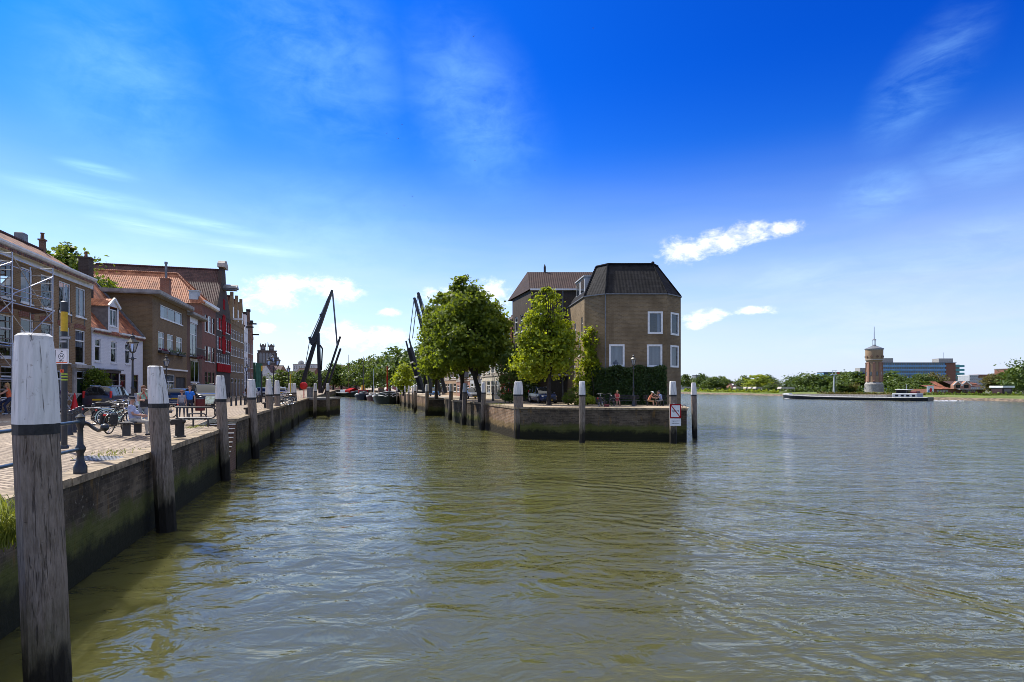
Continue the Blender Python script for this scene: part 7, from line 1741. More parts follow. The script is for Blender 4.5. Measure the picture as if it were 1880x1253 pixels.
    best = np.full(n,1e9); reg = np.zeros(n,dtype=np.int32); names = ['skin','shirt','legs','shoe','eye','lip']
    for a,ra,b,rb,rg in C:
        A_ = np.array(a); D_ = np.array(b)-A_; l2 = max((D_**2).sum(),1e-9); tt = np.clip(((ce-A_)@D_)/l2,0,1); dist = np.linalg.norm(ce-(A_+tt[:,None]*D_),axis=1)-(ra+(rb-ra)*tt)
        if rg == 'skin': dist = dist+0.004
        k = dist < best; best[k] = dist[k]; reg[k] = names.index(rg)
    for s in (-1,1):
        q = np.array(hc+hr*s*0.032+hu*0.014+hf*0.088); reg[np.linalg.norm(ce-q,axis=1) < 0.013] = 4
    q = np.array(hc-hu*0.052+hf*0.088); dd_ = ce-q; reg[(np.abs(dd_@np.array(hr)) < 0.024) & (np.abs(dd_@np.array(hu)) < 0.008) & (np.abs(dd_@np.array(hf)) < 0.03)] = 5
    for c_ in (skin,shirt,legs,shoe,(0.02,0.015,0.012),(0.35,0.10,0.08)): me2.materials.append(cloth(c_,0.55 if c_ is skin else 0.9))
    me2.polygons.foreach_set('material_index',reg); me2.polygons.foreach_set('use_smooth',[True]*n); me2.update()
    me2.name = 'body'; mesh_obj('body',me2,t)
    Mh = Matrix(((hr.x,-hf.x,hu.x,hc.x),(hr.y,-hf.y,hu.y,hc.y),(hr.z,-hf.z,hu.z,hc.z),(0,0,0,1)))   # local: x right, -y face, z up
    if hair:
        hcol,style = hair; b = MB(); b.ball((0,0.022,0.045),(0.098,0.104,0.088),14,10,M=Mh)
        if style in ('bob','long'): b.ball((0,0.05,-0.03),(0.088,0.062,0.12 if style == 'bob' else 0.19),12,8,M=Mh)
        if style == 'curly':
            for i in range(26): a = rnd.uniform(0,2*PI); e_ = rnd.uniform(0.0,1.4); b.ball((0.085*math.cos(a)*math.cos(e_),0.03+0.085*math.sin(a)*math.cos(e_)*0.9+0.01,0.05+0.085*math.sin(e_)),0.034,7,5,M=Mh)
        h_ = b.build('hair',cloth(hcol),t,smooth=True,angle=3)
    if cap:
        ccol,kind = cap; b = MB()
        if kind == 'cap': b.lathe([(0.106,0.055),(0.106,0.085),(0.085,0.125),(0.04,0.145),(0.01,0.148)],16,(0,0.012,0),M=Mh); b.extr([(-0.08,0.06),(0.08,0.06),(0.06,0.075),(-0.06,0.075)],-0.19,-0.07,M=Mh)
        else: b.lathe([(0.20,0.062),(0.20,0.070),(0.108,0.085),(0.100,0.13),(0.06,0.155),(0.01,0.158)],18,(0,0.012,0),M=Mh)
        b.build('cap' if kind == 'cap' else 'sun_hat',cloth(ccol),t,smooth=True,angle=0.6)
    return t
faceto = lambda x,y: math.atan2(x,-y)     # turn so that local -y points along (x, y)
# man on the bench, facing the water
bp2 = Vector((xat(246,20.5),20.5,2.48))
person('older man in a dark cap and pale blue shirt sitting on the bench',bp2,faceto(0.93,0.36),1.74,hz=0.52,lean=-9,thigh=(84,82),shin=(2,8),arm=((22,6),(26,6)),fore=((78,-18),(74,-16)),spread=5,head=(14,0),shirt=(0.42,0.46,0.62),legs=(0.46,0.42,0.34),shoe=(0.04,0.035,0.03),hair=((0.35,0.33,0.31),'short'),cap=((0.03,0.032,0.04),'cap'),width=1.14,belly=0.07,skin=(0.48,0.26,0.18),vox=0.0105)
person('woman with auburn bob in a light green top standing behind the bench',(xat(262.5,22.9),22.9,2.5),faceto(0.75,-0.65),1.70,lean=4,arm=((28,10),(40,14)),fore=((95,-25),(70,-10)),head=(16,0),shirt=(0.36,0.52,0.36),legs=(0.30,0.34,0.40),hair=((0.16,0.07,0.035),'bob'),sleeves='none',shoe=(0.3,0.28,0.25))
t = thing('shoulder_bag','black shoulder bag with a red edge carried by the woman in green','bag',(xat(266.5,22.8),22.75,2.5+1.05),0.3); b = MB(); b.rbox(-0.15,0.15,-0.06,0.06,-0.16,0.14,0.04); b.build('pouch',bagm,t); b = MB(); b.tube([(-0.12,0,0.12),(-0.14,0.05,0.32),(-0.05,0.1,0.42),(0.02,0.08,0.3),(0.1,0,0.12)],0.014,6); b.build('strap',M_['bright_red'],t)
person('smaller boy in a grey t-shirt and cap standing by the safety rail',(xat(334,31.0),31.0,ZQ-0.02),faceto(0.6,-0.9),1.42,arm=((6,12),(6,14)),fore=((14,4),(10,4)),shirt=(0.33,0.33,0.36),legs=(0.10,0.11,0.14),hair=((0.14,0.08,0.05),'short'),cap=((0.20,0.08,0.08),'cap'))
person('taller boy in a bright blue t-shirt beside the litter bin',(xat(348.5,31.2),31.2,ZQ-0.02),faceto(0.5,-0.9),1.66,arm=((4,14),(10,16)),fore=((8,6),(20,2)),shirt=(0.02,0.17,0.62),legs=(0.03,0.035,0.06),hair=((0.17,0.09,0.05),'bob'))
person('woman in an orange top riding the bicycle past the scaffold',(xat(9,30.2)+0.14,30.2+0.14,2.53),faceto(-0.7,-0.7),1.70,hz=1.05,lean=10,thigh=(62,34),shin=(-2,-14),arm=((52,8),(50,8)),fore=((66,-4),(64,-4)),spread=2,head=(5,0),shirt=(0.78,0.16,0.06),legs=(0.02,0.03,0.07),shoe=(0.35,0.42,0.5),hair=((0.42,0.25,0.10),'long'),sleeves='none')
person('workman in a purple shirt bending behind the route signpost',(xat(113,37.5),37.5,ZQ),faceto(1,-0.3),1.74,lean=24,arm=((48,8),(40,8)),fore=((60,0),(70,0)),shirt=(0.22,0.17,0.36),legs=(0.26,0.27,0.30),hair=((0.02,0.018,0.018),'short'),head=(20,0))
person('person in a brown coat walking by the bollards at the warehouse',(xat(456,52),52.0,ZQ),faceto(0.3,-1),1.70,thigh=(18,-16),shin=(4,-28),arm=((-14,6),(16,6)),fore=((4,2),(30,2)),shirt=(0.16,0.08,0.05),legs=(0.06,0.06,0.07),sleeves='long',hair=((0.06,0.04,0.03),'short'))
person('blonde woman in a coral top sitting on the long bench with crossed legs',(xat(1132.5,48.9),48.9,ZQ),faceto(0.1,-1),1.70,hz=0.52,lean=8,thigh=(82,88),shin=(-6,24),arm=((30,8),(32,8)),fore=((80,-30),(84,-32)),spread=1,head=(22,0),shirt=(0.70,0.10,0.09),legs=(0.42,0.10,0.09),shorts=True,hair=((0.62,0.42,0.18),'bob'),sleeves='none',shoe=(0.3,0.2,0.15))
person('person in a white sun hat and orange top sitting bent over on the corner bench',(xat(1191,48.9),48.9,ZQ),faceto(1,-0.35),1.66,hz=0.50,lean=26,thigh=(80,84),shin=(0,4),arm=((38,6),(42,6)),fore=((86,-10),(80,-10)),head=(18,0),shirt=(0.68,0.24,0.13),legs=(0.46,0.26,0.14),shorts=True,hair=((0.2,0.12,0.07),'short'),cap=((0.75,0.74,0.70),'hat'))
person('person in a blue and white top sitting by the corner mooring post',(xat(1213.5,48.9),48.9,ZQ),faceto(-1,-0.4),1.70,hz=0.51,lean=18,thigh=(76,80),shin=(-8,6),arm=((50,8),(60,6)),fore=((110,-20),(118,-20)),head=(10,0),shirt=(0.36,0.46,0.74),legs=(0.28,0.26,0.24),shorts=True,hair=((0.03,0.03,0.06),'bob'))
person('person in a dark dress half hidden sitting beside the sun hat',(xat(1206,49.0),49.0,ZQ),faceto(0.2,-1),1.64,hz=0.50,lean=14,thigh=(80,80),shin=(0,2),arm=((34,6),(34,6)),fore=((96,-24),(96,-24)),head=(12,0),shirt=(0.05,0.045,0.04),legs=(0.06,0.055,0.045),hair=((0.05,0.03,0.02),'long'))
t = thing('picnic_basket','small dark red basket on the coping beside the seated woman','basket',(xat(1114,46.6),46.6,ZQ)); b = MB(); b.rbox(-0.2,0.2,-0.13,0.13,0,0.2,0.03); b.build('box',M_['bin_red'],t); b = MB(); b.tube([(-0.15,0,0.18),(-0.1,0,0.32),(0.1,0,0.32),(0.15,0,0.18)],0.014,6); b.build('handle',M_['dark_brown'],t)
# swifts high over the harbour
def swift(px,py,Y):
    p = at(px,py,Y); t = thing('swift','tiny dark swift flying high in the blue sky','bird',p,rnd.uniform(0,6),'swifts in the sky',(1.0,)*3); a = rnd.uniform(-0.5,0.5)
    b = MB(); b.ball((0,0,0),(0.05,0.14,0.045),8,6); b.add([(0,0.14,0),(-0.05,0.24,0.01),(0,0.19,0.005),(0.05,0.24,0.01)],[(0,1,2),(0,2,3)]); b.build('body',M_['black'],t,smooth=True)
    for s in (-1,1): b = MB(); b.add([(s*0.03,-0.06,0.01),(s*0.16,-0.08,0.06),(s*0.34,0.05,0.07),(s*0.15,-0.01,0.05),(s*0.03,0.05,0.01)],[(0,1,3,4) if s > 0 else (4,3,1,0),(1,2,3) if s > 0 else (3,2,1)]); b.build('wing',M_['black'],t)
for q in ((710,245,130),(738,229,140),(731,255,120),(742,378,160),(757,361,150),(869,67,110),(1089,52,110),(872,295,140)): swift(*q)
# ---- far bank of the river ----------------------------------------------------------------------
def bk(px, off): # distance of a point behind the far waterline
    return 174.2/((px-CX)/F+0.2101)+off
ZB = 1.72
g = 'trees on the far river bank'
for k,px,off,yt,wp,lb in [(0,1262,60,690,22,'pale green tree by the white tents just off the corner house'),(2,1288,55,688,18,'dark tree in front of the brick flats'),(0,1306,30,694,26,'round willow-like tree in front of the brick flats'),(2,1322,45,693,16,'dark bushy tree beside the brick flats'),
   (3,1330,70,692,10,'slim pointed tree above the terrace roofs'),(2,1336,80,698,14,'small dark tree before the terrace roofs'),(2,1368,60,692,20,'wind-bent dark tree above the white awnings'),(6,1392,38,690,32,'wide light green tree over the white awnings'),(2,1411,90,690,16,'round dark tree behind the black-roofed houses'),(0,1421,60,697,18,'yellowish tree next to the black roofs'),(0,1417,25,706,18,'small round tree at the water beside the white awnings'),
   (1,1462,60,691,44,'broad dark tree nearest the black roofs'),(1,1489,55,686,48,'broad dark tree filling the middle of the wooded bank'),(1,1512,62,688,40,'broad dark tree ending at the gap with the blue flats'),(2,1536,70,688,26,'dark tree behind the white river beacon'),(5,1555,72,684,40,'leafy tree between the beacon and the water tower'),(2,1575,66,685,40,'dense dark tree close to the water tower'),(5,1545,28,700,34,'low bushy tree at the foot of the beacon'),(4,1568,30,704,20,'low brownish tree beside the water tower'),
   (2,1633,75,684,36,'round dark tree on the other side of the water tower'),(2,1648,45,690,26,'dark tree next to the round one by the water tower'),(0,1665,36,702,22,'small round bush-like tree between two dark trees'),(5,1683,66,688,26,'grey green tree before the blue flats'),(5,1697,52,687,24,'olive tree before the blue flats'),(4,1718,60,686,34,'brownish tree beside the orange-roofed restaurant'),(0,1690,36,700,30,'low green tree behind the barge wheelhouse'),
   (4,1826,34,688,32,'grey green tree beyond the restaurant roof'),(2,1845,36,690,34,'dark tree before the white roofed kiosk'),(5,1862,40,676,34,'tall tree near the end of the bank'),(1,1884,30,662,50,'very tall dark tree cut off by the picture edge'),(0,1838,60,692,22,'small tree behind the restaurant annexe')]:
    far_tree(k,px,bk(px,off),yt-1.5,wp*1.3,lb,ZB,group=g)
def hedge(name,label,px0,px1,off,h,dpt,n,size,m):
    xs = np.linspace(px0,px1,30); t = thing(name,label,'hedge',(xat((px0+px1)/2,bk((px0+px1)/2,off)),bk((px0+px1)/2,off),1.2))
    C = []
    for i in range(n):
        px = rnd.uniform(px0,px1); Y = bk(px,off)+rnd.uniform(-dpt,dpt)/2; hh = h*(0.6+0.4*math.sin(px*0.7)*math.sin(px*0.23+1)); C.append((xat(px,Y)-t.location.x,Y-t.location.y,rnd.random()**0.7*hh))
    C = np.array(C); mesh_obj('foliage',leaf_mesh('foliage',C,size,M_[m]),t)
    b = MB()
    for i in range(12): j = C[i*7]; b.tube([(j[0],j[1],-0.2),(j[0],j[1],h*0.5)],0.05,5)
    b.build('stem', M_['bark'], t); return t
hedge('hedge','ragged brown and green hedge along the wooded bank behind the barge',1500,1700,9,1.0,3,2600,0.3,'leaf_copper')
hedge('undergrowth','tall dark undergrowth filling the wooded bank between the trunks',1445,1586,34,4.2,14,6000,0.42,'leaf_deep')
hedge('undergrowth','tall dark undergrowth between the water tower and the restaurant',1624,1712,34,4.0,12,3500,0.42,'leaf_deep')
hedge('undergrowth','dark garden greenery between the terraces and the flats',1256,1440,42,3.4,14,5000,0.42,'leaf_deep')
hedge('hedge','green scrub along the bank below the brick flats',1256,1430,12,1.9,4,2600,0.4,'leaf_yellow')
hedge('hedge','trimmed green hedge before the restaurant and the kiosk',1700,1880,14,1.4,2,2400,0.25,'leaf_mid')
def box_house(name,label,px0,px1,off,ytop,yeave,wall,roof,flat=False,zb=ZB,nwin=5,nfl=2,cat='house',dep=10,win_m='pane'):
    Y = bk((px0+px1)/2,off); H = House(name,label,(xat(px0,Y),Y),(xat(px1,Y),Y),zb,cat,None,wall); W=H.W; ze = zat(yeave,Y)-zb
    fh = ze/nfl; holes = [(0.5+i*(W-0.6)/nwin,0.8+r*fh,(W-0.6)/nwin*0.6,fh*0.52) for r in range(nfl) for i in range(nwin)]
    M = H.facade((0,0),(W,0),0,ze,holes)
    for h in holes: H.win(M,*h,style='pair',gm=win_m,sill=None)
    H.shell(dep,ze)
    if flat: b = MB(); b.box(-0.2,W+0.2,-0.2,dep+0.2,ze,ze+0.45); H.part('roof',b,roof)
    else: H.saddle_along(dep,ze,zat(ytop,Y)-zb-ze,roof,over=0.4,ridge_m='tile_maroon')
    return H
H = box_house('apartment_block','red brick flats with a grey set-back top storey, tallest on the wooded bank',1268,1296,110,690,697,'brick_pink','concrete',True,nwin=5,nfl=5,cat='apartment block'); ze = zat(697,bk(1282,110))-ZB
b = MB(); b.box(H.W*0.35,H.W*0.98,1,9,ze+0.45,ze+3.2); b.box(H.W*0.33,H.W,0.8,9.2,ze+3.2,ze+3.5); H.part('penthouse',b,'lead'); H.done()
H = box_house('apartment_block','dark grey flats partly hidden by the corner house',1240,1262,150,690,691,'grey_render','lead',True,nwin=4,nfl=5,cat='apartment block'); H.done()
H = box_house('terraced_house','long terrace with a plain maroon roof and bright roof windows',1332,1372,105,701,706,'brick_pink','tile_maroon',nwin=8); H.done()
H = box_house('terraced_house','small terrace with gleaming skylights and an orange awning',1343,1366,70,704.5,710,'brick_pink','tile_dark',nwin=6,nfl=1)
b = MB(); W = H.W; Yh = bk(1354,70)
for i in range(4): q = W*(0.2+i*0.2); b.bar((q,0.9,zat(708.6,Yh)-ZB+0.35),(q,2.6,zat(708.6,Yh)-ZB+1.2),1.3,0.05,up=(0,-1,1))
H.part('skylight',b,'sign_white'); b = MB(); b.bar((0.5,-1.2,1.6),(3.2,-1.2,1.6),1.6,0.08); H.part('awning',b,'orange'); H.done()
H = box_house('black_roofed_house','house with a steep black roof and white dormers by the water',1408,1424,62,702,710,'white','tile_black',nwin=4,nfl=1)
b = MB(); b.box(2,4,-0.2,2.5,3.2,5.2); H.part('dormer',b,'white'); H.done()
H = box_house('black_roofed_house','second steep black roofed house nearer the broad dark trees',1424,1436,52,703,711,'white','tile_black',nwin=3,nfl=1); H.done()
H = box_house('apartment_block','pale modern flats with an orange rooftop block behind the restaurant',1780,1796,210,686.5,690,'grey_render','white',True,nwin=4,nfl=5,cat='apartment block'); H.done()
H = box_house('apartment_block','wide glassy office block with a brown top storey behind the restaurant',1796,1826,214,688,694,'grey_render','brick_red',True,nwin=8,nfl=4,cat='apartment block'); ze = zat(694,bk(1811,214))-ZB
b = MB(); b.box(0,H.W,0.3,9,ze+0.46,zat(688,bk(1811,214))-ZB); H.part('top_storey',b,'brick_red'); H.done()
H = box_house('apartment_block','brown flats rising behind the tall tree at the bank end',1851,1880,190,680,678,'brick_red','concrete',True,nwin=6,nfl=7,cat='apartment block'); H.done()
for (px,off,wd,lb) in ((1258,22,9,'white tent by the water just off the corner house'),(1366,30,11,'white awning roof under the wind-bent dark tree'),(1380,28,8,'second white awning roof next to the first'),(1389,26,8,'third white awning roof under the wide light tree'),(1400,24,9,'pale pavilion roof near the black roofed houses'),(1443,22,7,'white tent close to the barge bow')):
    Y = bk(px,off); t = thing('tent',lb,'tent',(xat(px,Y),Y,ZB-0.2)); b = MB(); b.extr([(-wd/2,1.6),(wd/2,1.6),(wd/2-0.6,2.5),(-wd/2+0.6,2.5)],-2,2); b.build('canvas',M_['stone'],t)
    for sx in (-1,1):
        for sy in (-1,1): b = MB(); b.tube([(sx*(wd/2-0.2),sy*1.8,0),(sx*(wd/2-0.2),sy*1.8,1.65)],0.06,5); b.build('pole',M_['galv'],t)
# blue gallery flats
Y = bk(1690,230); x0 = xat(1617,Y); x1 = xat(1755,Y); zt = zat(667,Y)-ZB
blue = surf('blue_panel',(0.17,0.33,0.50),(0.12,0.25,0.40),0.5,nscale=0.2); teal = surf('teal_panel',(0.10,0.34,0.33),(0.07,0.25,0.25),0.5,nscale=0.2)
t = thing('gallery_flats','long blue gallery flats with rooftop blocks behind the water tower','apartment block',(x0,Y,ZB)); L = x1-x0; nf = 7; fh = zt/nf
b = MB(); b.box(0,L,0.6,12,0,zt); b.build('wall',blue,t)
for i in range(nf):
    b = MB()
    b.box(0.1,L-7.5,-0.55,-0.40,i*fh+0.1,i*fh+fh*0.45); b.box(0.1,L-7.5,-0.5,0.6,i*fh-0.06,i*fh+0.1); b.build('gallery',blue,t)
    b = MB()
    for k in range(36): q = 0.5+(L-9)*k/36; b.box(q,q+(L-9)/36*0.62,0.56,0.6,i*fh+0.55,i*fh+fh*0.92)
    b.build('window_band',M_['pane'],t)
    b = MB(); b.box(L+0.02,L+7.5-i*0.0,1.5,9,i*fh+0.1,i*fh+fh*0.5); b.box(L,L+7.5,1.4,9,i*fh-0.08,i*fh+0.1); b.build('balcony',teal,t)
b = MB(); b.box(L-7.4,L,0.3,0.6,0,zt); b.build('end_wall',M_['brick_red'],t)
b = MB(); b.box(L+0.02,L+5,3,9,0,zt-1); b.build('end_block',M_['pane'],t)
b = MB(); b.box(-0.2,L+0.2,-0.3,12.2,zt,zt+0.5); b.build('roof',M_['lead'],t)
for xa,xb,hh in ((2,L*0.19,3.2),(L*0.80,L*0.99,3.0)): b = MB(); b.box(xa,xb,2,9,zt+0.5,zt+0.5+hh); b.build('rooftop_block',M_['concrete'],t)
b = MB(); b.tube([(L*0.9,5,zt+3),(L*0.9,5,zt+8)],0.18,5); b.build('mast',M_['galv'],t)
Y = bk(1545,260); t = thing('gallery_flats','far wing of blue flats seen over the trees before the water tower','apartment block',(xat(1512,Y),Y,ZB)); L = xat(1602,Y)-xat(1512,Y); zt = zat(684.5,Y)-ZB
b = MB(); b.box(0,L,0,10,0,zt); b.build('wall',blue,t); b = MB(); b.box(-0.2,L,-0.3,10,zt,zt+0.6); b.build('roof',M_['lead'],t)
for i in range(5): b = MB(); b.box(0.3,L-0.3,-0.06,-0.01,i*zt/5+zt*0.09,i*zt/5+zt*0.17); b.build('window_band',M_['pane'],t)
b = MB(); b.box(L*0.76,L*0.99,1,8,zt+0.6,zt+4); b.build('rooftop_block',M_['concrete'],t)
# water tower
Y = bk(1605,62); sc_ = Y/F; t = thing('water_tower','round golden brick water tower with a cone roof and tall mast','water tower',(xat(1605,Y),Y,ZB))
zz = lambda y: zat(y,Y)-ZB
r_ = lambda p: p*sc_
b = MB(); b.lathe([(r_(15.5),0),(r_(15.2),zz(710)),(r_(15.8),zz(706)),(r_(14.2),zz(704)),(r_(13.2),zz(702))],28); b.build('base',M_['concrete'],t,smooth=True,angle=0.5)
b = MB(); b.lathe([(r_(12.9),zz(702.2)),(r_(11.9),zz(668)),(r_(12.6),zz(664))],28); b.build('shaft',M_['brick_gold'],t,smooth=True)
for i in range(8):
    a = i*PI/4+0.2; c = Vector((math.cos(a),math.sin(a),0)); b = MB(); b.bar(c*r_(13.0)+Vector((0,0,zz(702))),c*r_(12.6)+Vector((0,0,zz(666))),r_(4.2),r_(2.2),up=c); b.ball(c*r_(13.4)+Vector((0,0,zz(700))),r_(1.4)); b.ball(c*r_(13.2)+Vector((0,0,zz(667))),r_(1.2)); b.build('pilaster',M_['brick_pink'],t)
    b = MB(); a2 = a+PI/8; c2_ = Vector((math.cos(a2),math.sin(a2),0)); b.bar(c2_*r_(12.55)+Vector((0,0,zz(690))),c2_*r_(12.3)+Vector((0,0,zz(683))),r_(2.6),r_(0.8),up=c2_); b.build('window',M_['pane'],t)
b = MB(); b.lathe([(r_(12.6),zz(664)),(r_(14.0),zz(661)),(r_(14.3),zz(642.5))],28); b.build('tank',M_['brick_gold'],t,smooth=True,angle=0.5)
b = MB(); b.lathe([(r_(14.55),zz(662)),(r_(14.55),zz(660.7))],28); b.lathe([(r_(14.6),zz(643.2)),(r_(14.6),zz(641.5))],28); b.build('band',M_['stone'],t)
for i in range(10):
    a = i*PI/5+0.1; c = Vector((math.cos(a),math.sin(a),0)); b = MB(); Mx = Matrix.Translation(c*r_(14.0)+Vector((0,0,zz(655.5)))) @ c.to_track_quat('Z','Y').to_matrix().to_4x4(); b.lathe([(r_(2.1),0),(r_(2.1),0.25)],14,M=Mx); b.build('round_window',M_['brick_purple'],t)
b = MB(); b.lathe([(r_(15.7),zz(641.8)),(r_(15.3),zz(640.6)),(r_(3.4),zz(635.2)),(r_(3.2),zz(634.5))],28); b.build('roof',M_['lead'],t,smooth=True,angle=0.4)
b = MB(); b.lathe([(r_(3.1),zz(634.6)),(r_(3.1),zz(633.4))],12)
for i in range(6): a = i*PI/3; b.tube([(r_(2.6)*math.cos(a),r_(2.6)*math.sin(a),zz(634)),(r_(2.6)*math.cos(a),r_(2.6)*math.sin(a),zz(625))],r_(0.35),5)
b.lathe([(r_(3.8),zz(625)),(r_(3.2),zz(624)),(r_(0.8),zz(622.5))],12); b.build('lantern',M_['lead'],t)
b = MB(); b.tube([(0,0,zz(623.5)),(0,0,zz(600))],[r_(0.9),r_(0.5)],7); b.build('mast',M_['galv'],t)
# river beacon mast with a lattice head
Y = bk(1531,22); t = thing('river_beacon','white steel signal mast with a crossbar on the wooded bank','signal mast',(xat(1531,Y),Y,ZB-0.5)); zz = lambda y: zat(y,Y)-ZB+0.5
b = MB(); b.tube([(0,0,0),(0.2,0,zz(688))],[0.55,0.3],8); b.build('mast',M_['grey_render'],t)
b = MB(); b.bar((-0.9,0,zz(681)),(1.4,0,zz(681)),0.16); b.tube([(-0.6,0,zz(687)),(-0.6,0,zz(681))],0.1,5); b.tube([(0.8,0,zz(687)),(0.8,0,zz(681))],0.1,5); b.box(-1.2,1.0,-0.5,0.5,zz(688.5),zz(687)); b.build('signal_head',M_['galv'],t)
t = thing('red_flag','small red flag showing above the trees beside the signal mast','flag',(xat(1536.5,Y),Y,ZB-0.5)); b = MB(); b.tube([(0,0,0),(0,0,zz(683))],0.06,5); b.build('pole',M_['galv'],t); b = MB()
for i in range(6): b.quad((0.9*i/6*1.2,0.08*math.sin(i),zz(686.5)),(0.9*(i+1)/6*1.2,0.08*math.sin(i+1),zz(686.5)),(0.9*(i+1)/6*1.2,0.08*math.sin(i+1),zz(684.2)),(0.9*i/6*1.2,0.08*math.sin(i),zz(684.2)))
b.build('cloth',M_['bright_red'],t)
# riverside restaurant
Y = bk(1760,26); H = House('restaurant','brick riverside restaurant with orange and brown gabled roofs','restaurant' and (xat(1714,Y),Y),(xat(1808,Y),Y),ZB,'restaurant',None,'brick_red'); W=H.W; s_ = W/94.0
zz = lambda y: zat(y,Y)-ZB
hl = [(s_*(6+i*5.2),0.5,s_*4.0,zz(715.2)-0.7) for i in range(4)]+[(s_*(52+i*7),0.5,s_*5.4,zz(715.5)-0.7) for i in range(4)]
M = H.facade((0,0),(W,0),0,zz(714.5),hl)
for h in hl: H.win(M,*h,style='pair',gm='pane',sill=None)
H.shell(12,zz(714.5)); 
b = MB(); b.quad((-0.4,-0.4,zz(714.5)),(s_*34,-0.4,zz(714.5)),(s_*34,6,zz(707.5)),(-0.4,6,zz(707.5))); b.quad((s_*22,4,zz(709)),(s_*34,4,zz(709)),(s_*34,8,zz(700.5)),(s_*22,8,zz(700.5))); b.quad((s_*80,2,zz(706)),(s_*94,2,zz(706)),(s_*92,7,zz(700.5)),(s_*78,7,zz(700.5))); H.part('orange_roof',b,'tile_red')
b = MB(); b.quad((s_*40,-0.4,zz(711)),(s_*92,-0.4,zz(711)),(s_*86,6,zz(700)),(s_*40,6,zz(700))); b.quad((s_*92,12,zz(711)),(s_*40,12,zz(711)),(s_*40,6,zz(700)),(s_*86,6,zz(700))); H.part('roof',b,'tile_dark')
for xa,xb in ((31,46),(46,62)):
    xm = (xa+xb)/2; b = MB(); b.extr([(s_*xa,zz(714.4)),(s_*xb,zz(714.4)),(s_*xb,zz(708)),(s_*xm,zz(700.5)),(s_*xa,zz(708))],-1.5,-0.02); gb = H.part('gable',b,'brick_pink')
    p = MB(); p.bar((s_*xa-0.3,-1.56,zz(708.4)),(s_*xm,-1.56,zz(700.2)),0.3,0.12,up=(0,1,0)); p.bar((s_*xb+0.3,-1.56,zz(708.4)),(s_*xm,-1.56,zz(700.2)),0.3,0.12,up=(0,1,0)); p.build('bargeboard',M_['white'],gb); p = MB(); p.box(s_*(xm-4),s_*(xm+4),-1.53,-1.502,zz(712.5),zz(707)); p.build('window',M_['pane'],gb)
b = MB(); b.box(s_*36,s_*78,-3.2,-1.6,zz(715.2),zz(714.2)); H.part('terrace_canopy',b,'white')
H.chimney(s_*67,1.0,zz(712),zz(699.5),0.8,0.8,'stone',pot=False); H.done()
t = thing('billboard','white billboard with a red and blue figure beside the restaurant','billboard',(xat(1708,Y-1),Y-1,ZB)); w_ = 12*Y/F; b = MB(); b.box(-w_/2,w_/2,-0.1,0.1,zz(721),zz(709)); b.build('panel',M_['sign_white'],t)
b = MB(); b.extr([(-0.3,zz(720.5)),(0.35,zz(720.5)),(0.6,zz(715)),(0.1,zz(712)),(-0.4,zz(715.5))],-0.13,-0.105); b.build('red_figure',M_['bright_red'],t); b = MB(); b.extr([(-0.9,zz(720.7)),(-0.35,zz(720.7)),(-0.3,zz(716)),(-0.8,zz(717))],-0.13,-0.105); b.extr([(-0.3,zz(711.2)),(0.75,zz(711.0)),(0.75,zz(710.2)),(-0.3,zz(710.4))],-0.13,-0.105); b.build('blue_shape',blue,t)
Y = bk(1850,16); t = thing('kiosk','dark kiosk with a white roof near the end of the far bank','kiosk',(xat(1838,Y),Y,ZB-0.3)); w_ = 22*Y/F; b = MB(); b.box(0.3,w_-0.3,0,4,0,2.4); b.build('wall',M_['dark_brown'],t); b = MB(); b.box(0,w_,-0.6,4.4,2.4,3.0); b.build('roof',M_['white'],t); b = MB(); b.box(0.8,w_-0.8,-0.05,-0.01,0.9,1.9); b.build('window',M_['pane'],t)

# ---- town beyond the harbour ------------------------------------------------------------------------
Y = 620.0; s_ = Y/F; t = thing('church_tower','massive grey church tower with four clock turrets over the harbour','church tower',(xat(490.5,Y),Y,ZQ),R(23.2)); zz = lambda y: zat(y,Y)-ZQ
dk = surf('grey_church_stone',(0.095,0.078,0.072),(0.06,0.05,0.048),0.95,nscale=0.25)
hw = 15.2*s_; b = MB(); b.box(-hw,hw,-hw,hw,0,zz(646)); 
for sx in (-1,1): b.box(sx*hw-0.9,sx*hw+0.9,-hw-0.9,-hw+0.9,0,zz(649))
b.box(-hw-0.6,hw+0.6,-hw-0.6,hw+0.6,zz(646),zz(644.5)); b.build('tower_shaft',dk,t)
for i in range(5): b = MB(); x = hw*(-0.72+0.36*i); b.extr([(x-1.3,zz(667)),(x+1.3,zz(667)),(x+1.3,zz(651)),(x,zz(648.5)),(x-1.3,zz(651))],-hw-0.16,-hw-0.02); b.build('belfry_opening',M_['lead'],t)
for sx in (-1,1):
    for sy in (-1,1):
        b = MB(); c0 = sx*hw*0.46; c1 = sy*hw*0.46; q = hw*0.28; b.box(c0-q,c0+q,c1-q,c1+q,zz(644.4),zz(636.5)); b.lathe([(q*1.15,zz(636.5)),(q*0.9,zz(635)),(q*0.2,zz(632.2))],4,(c0,c1,0),rot=PI/4)
        for ax in (-1,1): b.lathe([(0.8,zz(637)),(0.5,zz(634)),(0.05,zz(631))],6,(c0+ax*q,c1-q,0))
        tr = b.build('turret',dk,t); b = MB(); b.lathe([(q*0.62,0),(q*0.62,0.12)],20,M=Matrix.Translation((c0,c1-q-0.02,zz(640))) @ Matrix.Rotation(PI/2,4,'X')); b.build('clock_face',M_['lead'],tr)
b = MB(); b.tube([(0,0,zz(645)),(0,0,zz(628))],0.25,5); b.build('mast',M_['lead'],t)
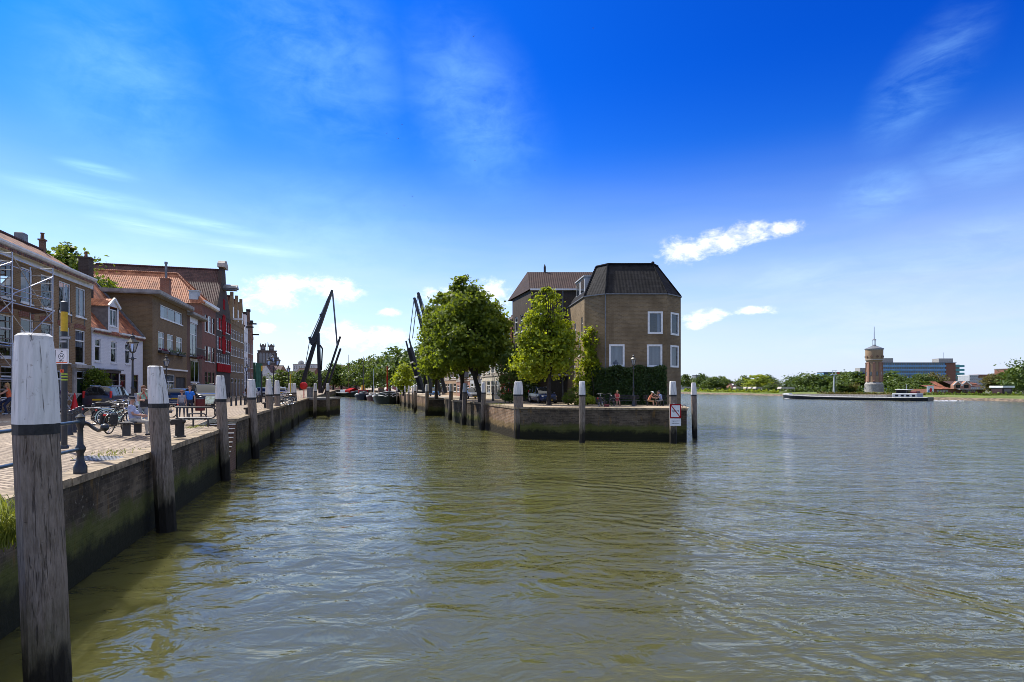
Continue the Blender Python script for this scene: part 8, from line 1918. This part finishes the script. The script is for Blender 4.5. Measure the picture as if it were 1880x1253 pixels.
def town(name,label,px0,px1,Y,ytop,yeave,wall,roof,across=False,nw=5,nf=3,flat=False):
    H = House(name,label,(xat(px0,Y),Y),(xat(px1,Y),Y),ZQ,'house',None,wall); W=H.W; ze = zat(yeave,Y)-ZQ; fh = ze/nf
    holes = [(0.5+i*(W-0.6)/nw,0.7+r*fh,(W-0.6)/nw*0.5,fh*0.55) for r in range(nf) for i in range(nw)]
    M = H.facade((0,0),(W,0),0,ze,holes)
    for h in holes: H.win(M,*h,style='top',gm='pane',sill=None)
    H.shell(11,ze); rise = zat(ytop,Y)-ZQ-ze
    if flat: b = MB(); b.box(-0.2,W+0.2,-0.2,11.2,ze,ze+0.4); H.part('roof',b,roof)
    elif across: H.saddle_across(11,ze,rise,roof)
    else: H.saddle_along(11,ze,rise,roof)
    return H
H = town('town_house','grey rendered house with a steep dark gable below the church tower',480,497,330,671,684,'grey_render','tile_dark',across=True,nw=4); H.done()
H = town('town_house','long maroon roofed house at the foot of the church tower',470,514,345,671,681,'brick_purple','tile_dark',nw=9); H.done()
H = town('town_house','pale low house between the church tower and the drawbridge',505,540,315,682,688,'stone','tile_maroon',nw=8); H.done()
H = town('town_house','maroon roofed house seen through the drawbridge tower',542,576,300,676,684,'brick_red','tile_maroon',nw=7); H.done()
H = town('grey_building','pale grey flat-roofed building with a rooftop dome behind the drawbridge',538,580,380,668,669.5,'grey_render','concrete',flat=True,nw=9,nf=4); b = MB(); b.ball((H.W*0.28,3,zat(667,380)-ZQ),2.0); H.part('rooftop_dome',b,'concrete'); H.done()
H = town('town_house','dark hipped roof showing above the harbour trees',612,652,320,670,675,'brick_red','tile_dark',nw=8); H.done()
H = town('town_house','red brick house behind the raised west bridge leaf',588,612,300,680,690,'brick_pink','tile_maroon',nw=5); H.done()
# building wrapped in green scaffold netting
Y0_,Y1_ = 117.0,123.5; A_ = (xat(461,Y0_),Y0_); B_ = (xat(472.5,Y1_),Y1_)
net = surf('green_scaffold_net',(0.025,0.12,0.075),(0.015,0.08,0.05),0.9,nscale=1.2)
H = House('netted_building','building wrapped in dark green scaffold netting at the end of the row',A_,B_,wall='brick_purple'); ze = zat(667,120)-ZQ
H.facade((0,0),(H.W,0),0,ze-0.4); H.shell(9,ze-0.4); H.mb.poly([(0,0,ze-0.4),(H.W,0,ze-0.4),(H.W,9,ze-0.4),(0,9,ze-0.4)])
b = MB(); n = 14
for i in range(n):
    q0 = H.W*i/n; q1 = H.W*(i+1)/n; w0 = 0.12*math.sin(i*1.7); w1 = 0.12*math.sin((i+1)*1.7)
    b.quad((q0,-0.9+w0,0.5),(q1,-0.9+w1,0.5),(q1,-0.9+w1,ze),(q0,-0.9+w0,ze))
b.quad((-0.3,6,0.5),(-0.3,-0.9,0.5),(-0.3,-0.9,ze),(-0.3,6,ze)); H.part('netting',b,net); H.done()
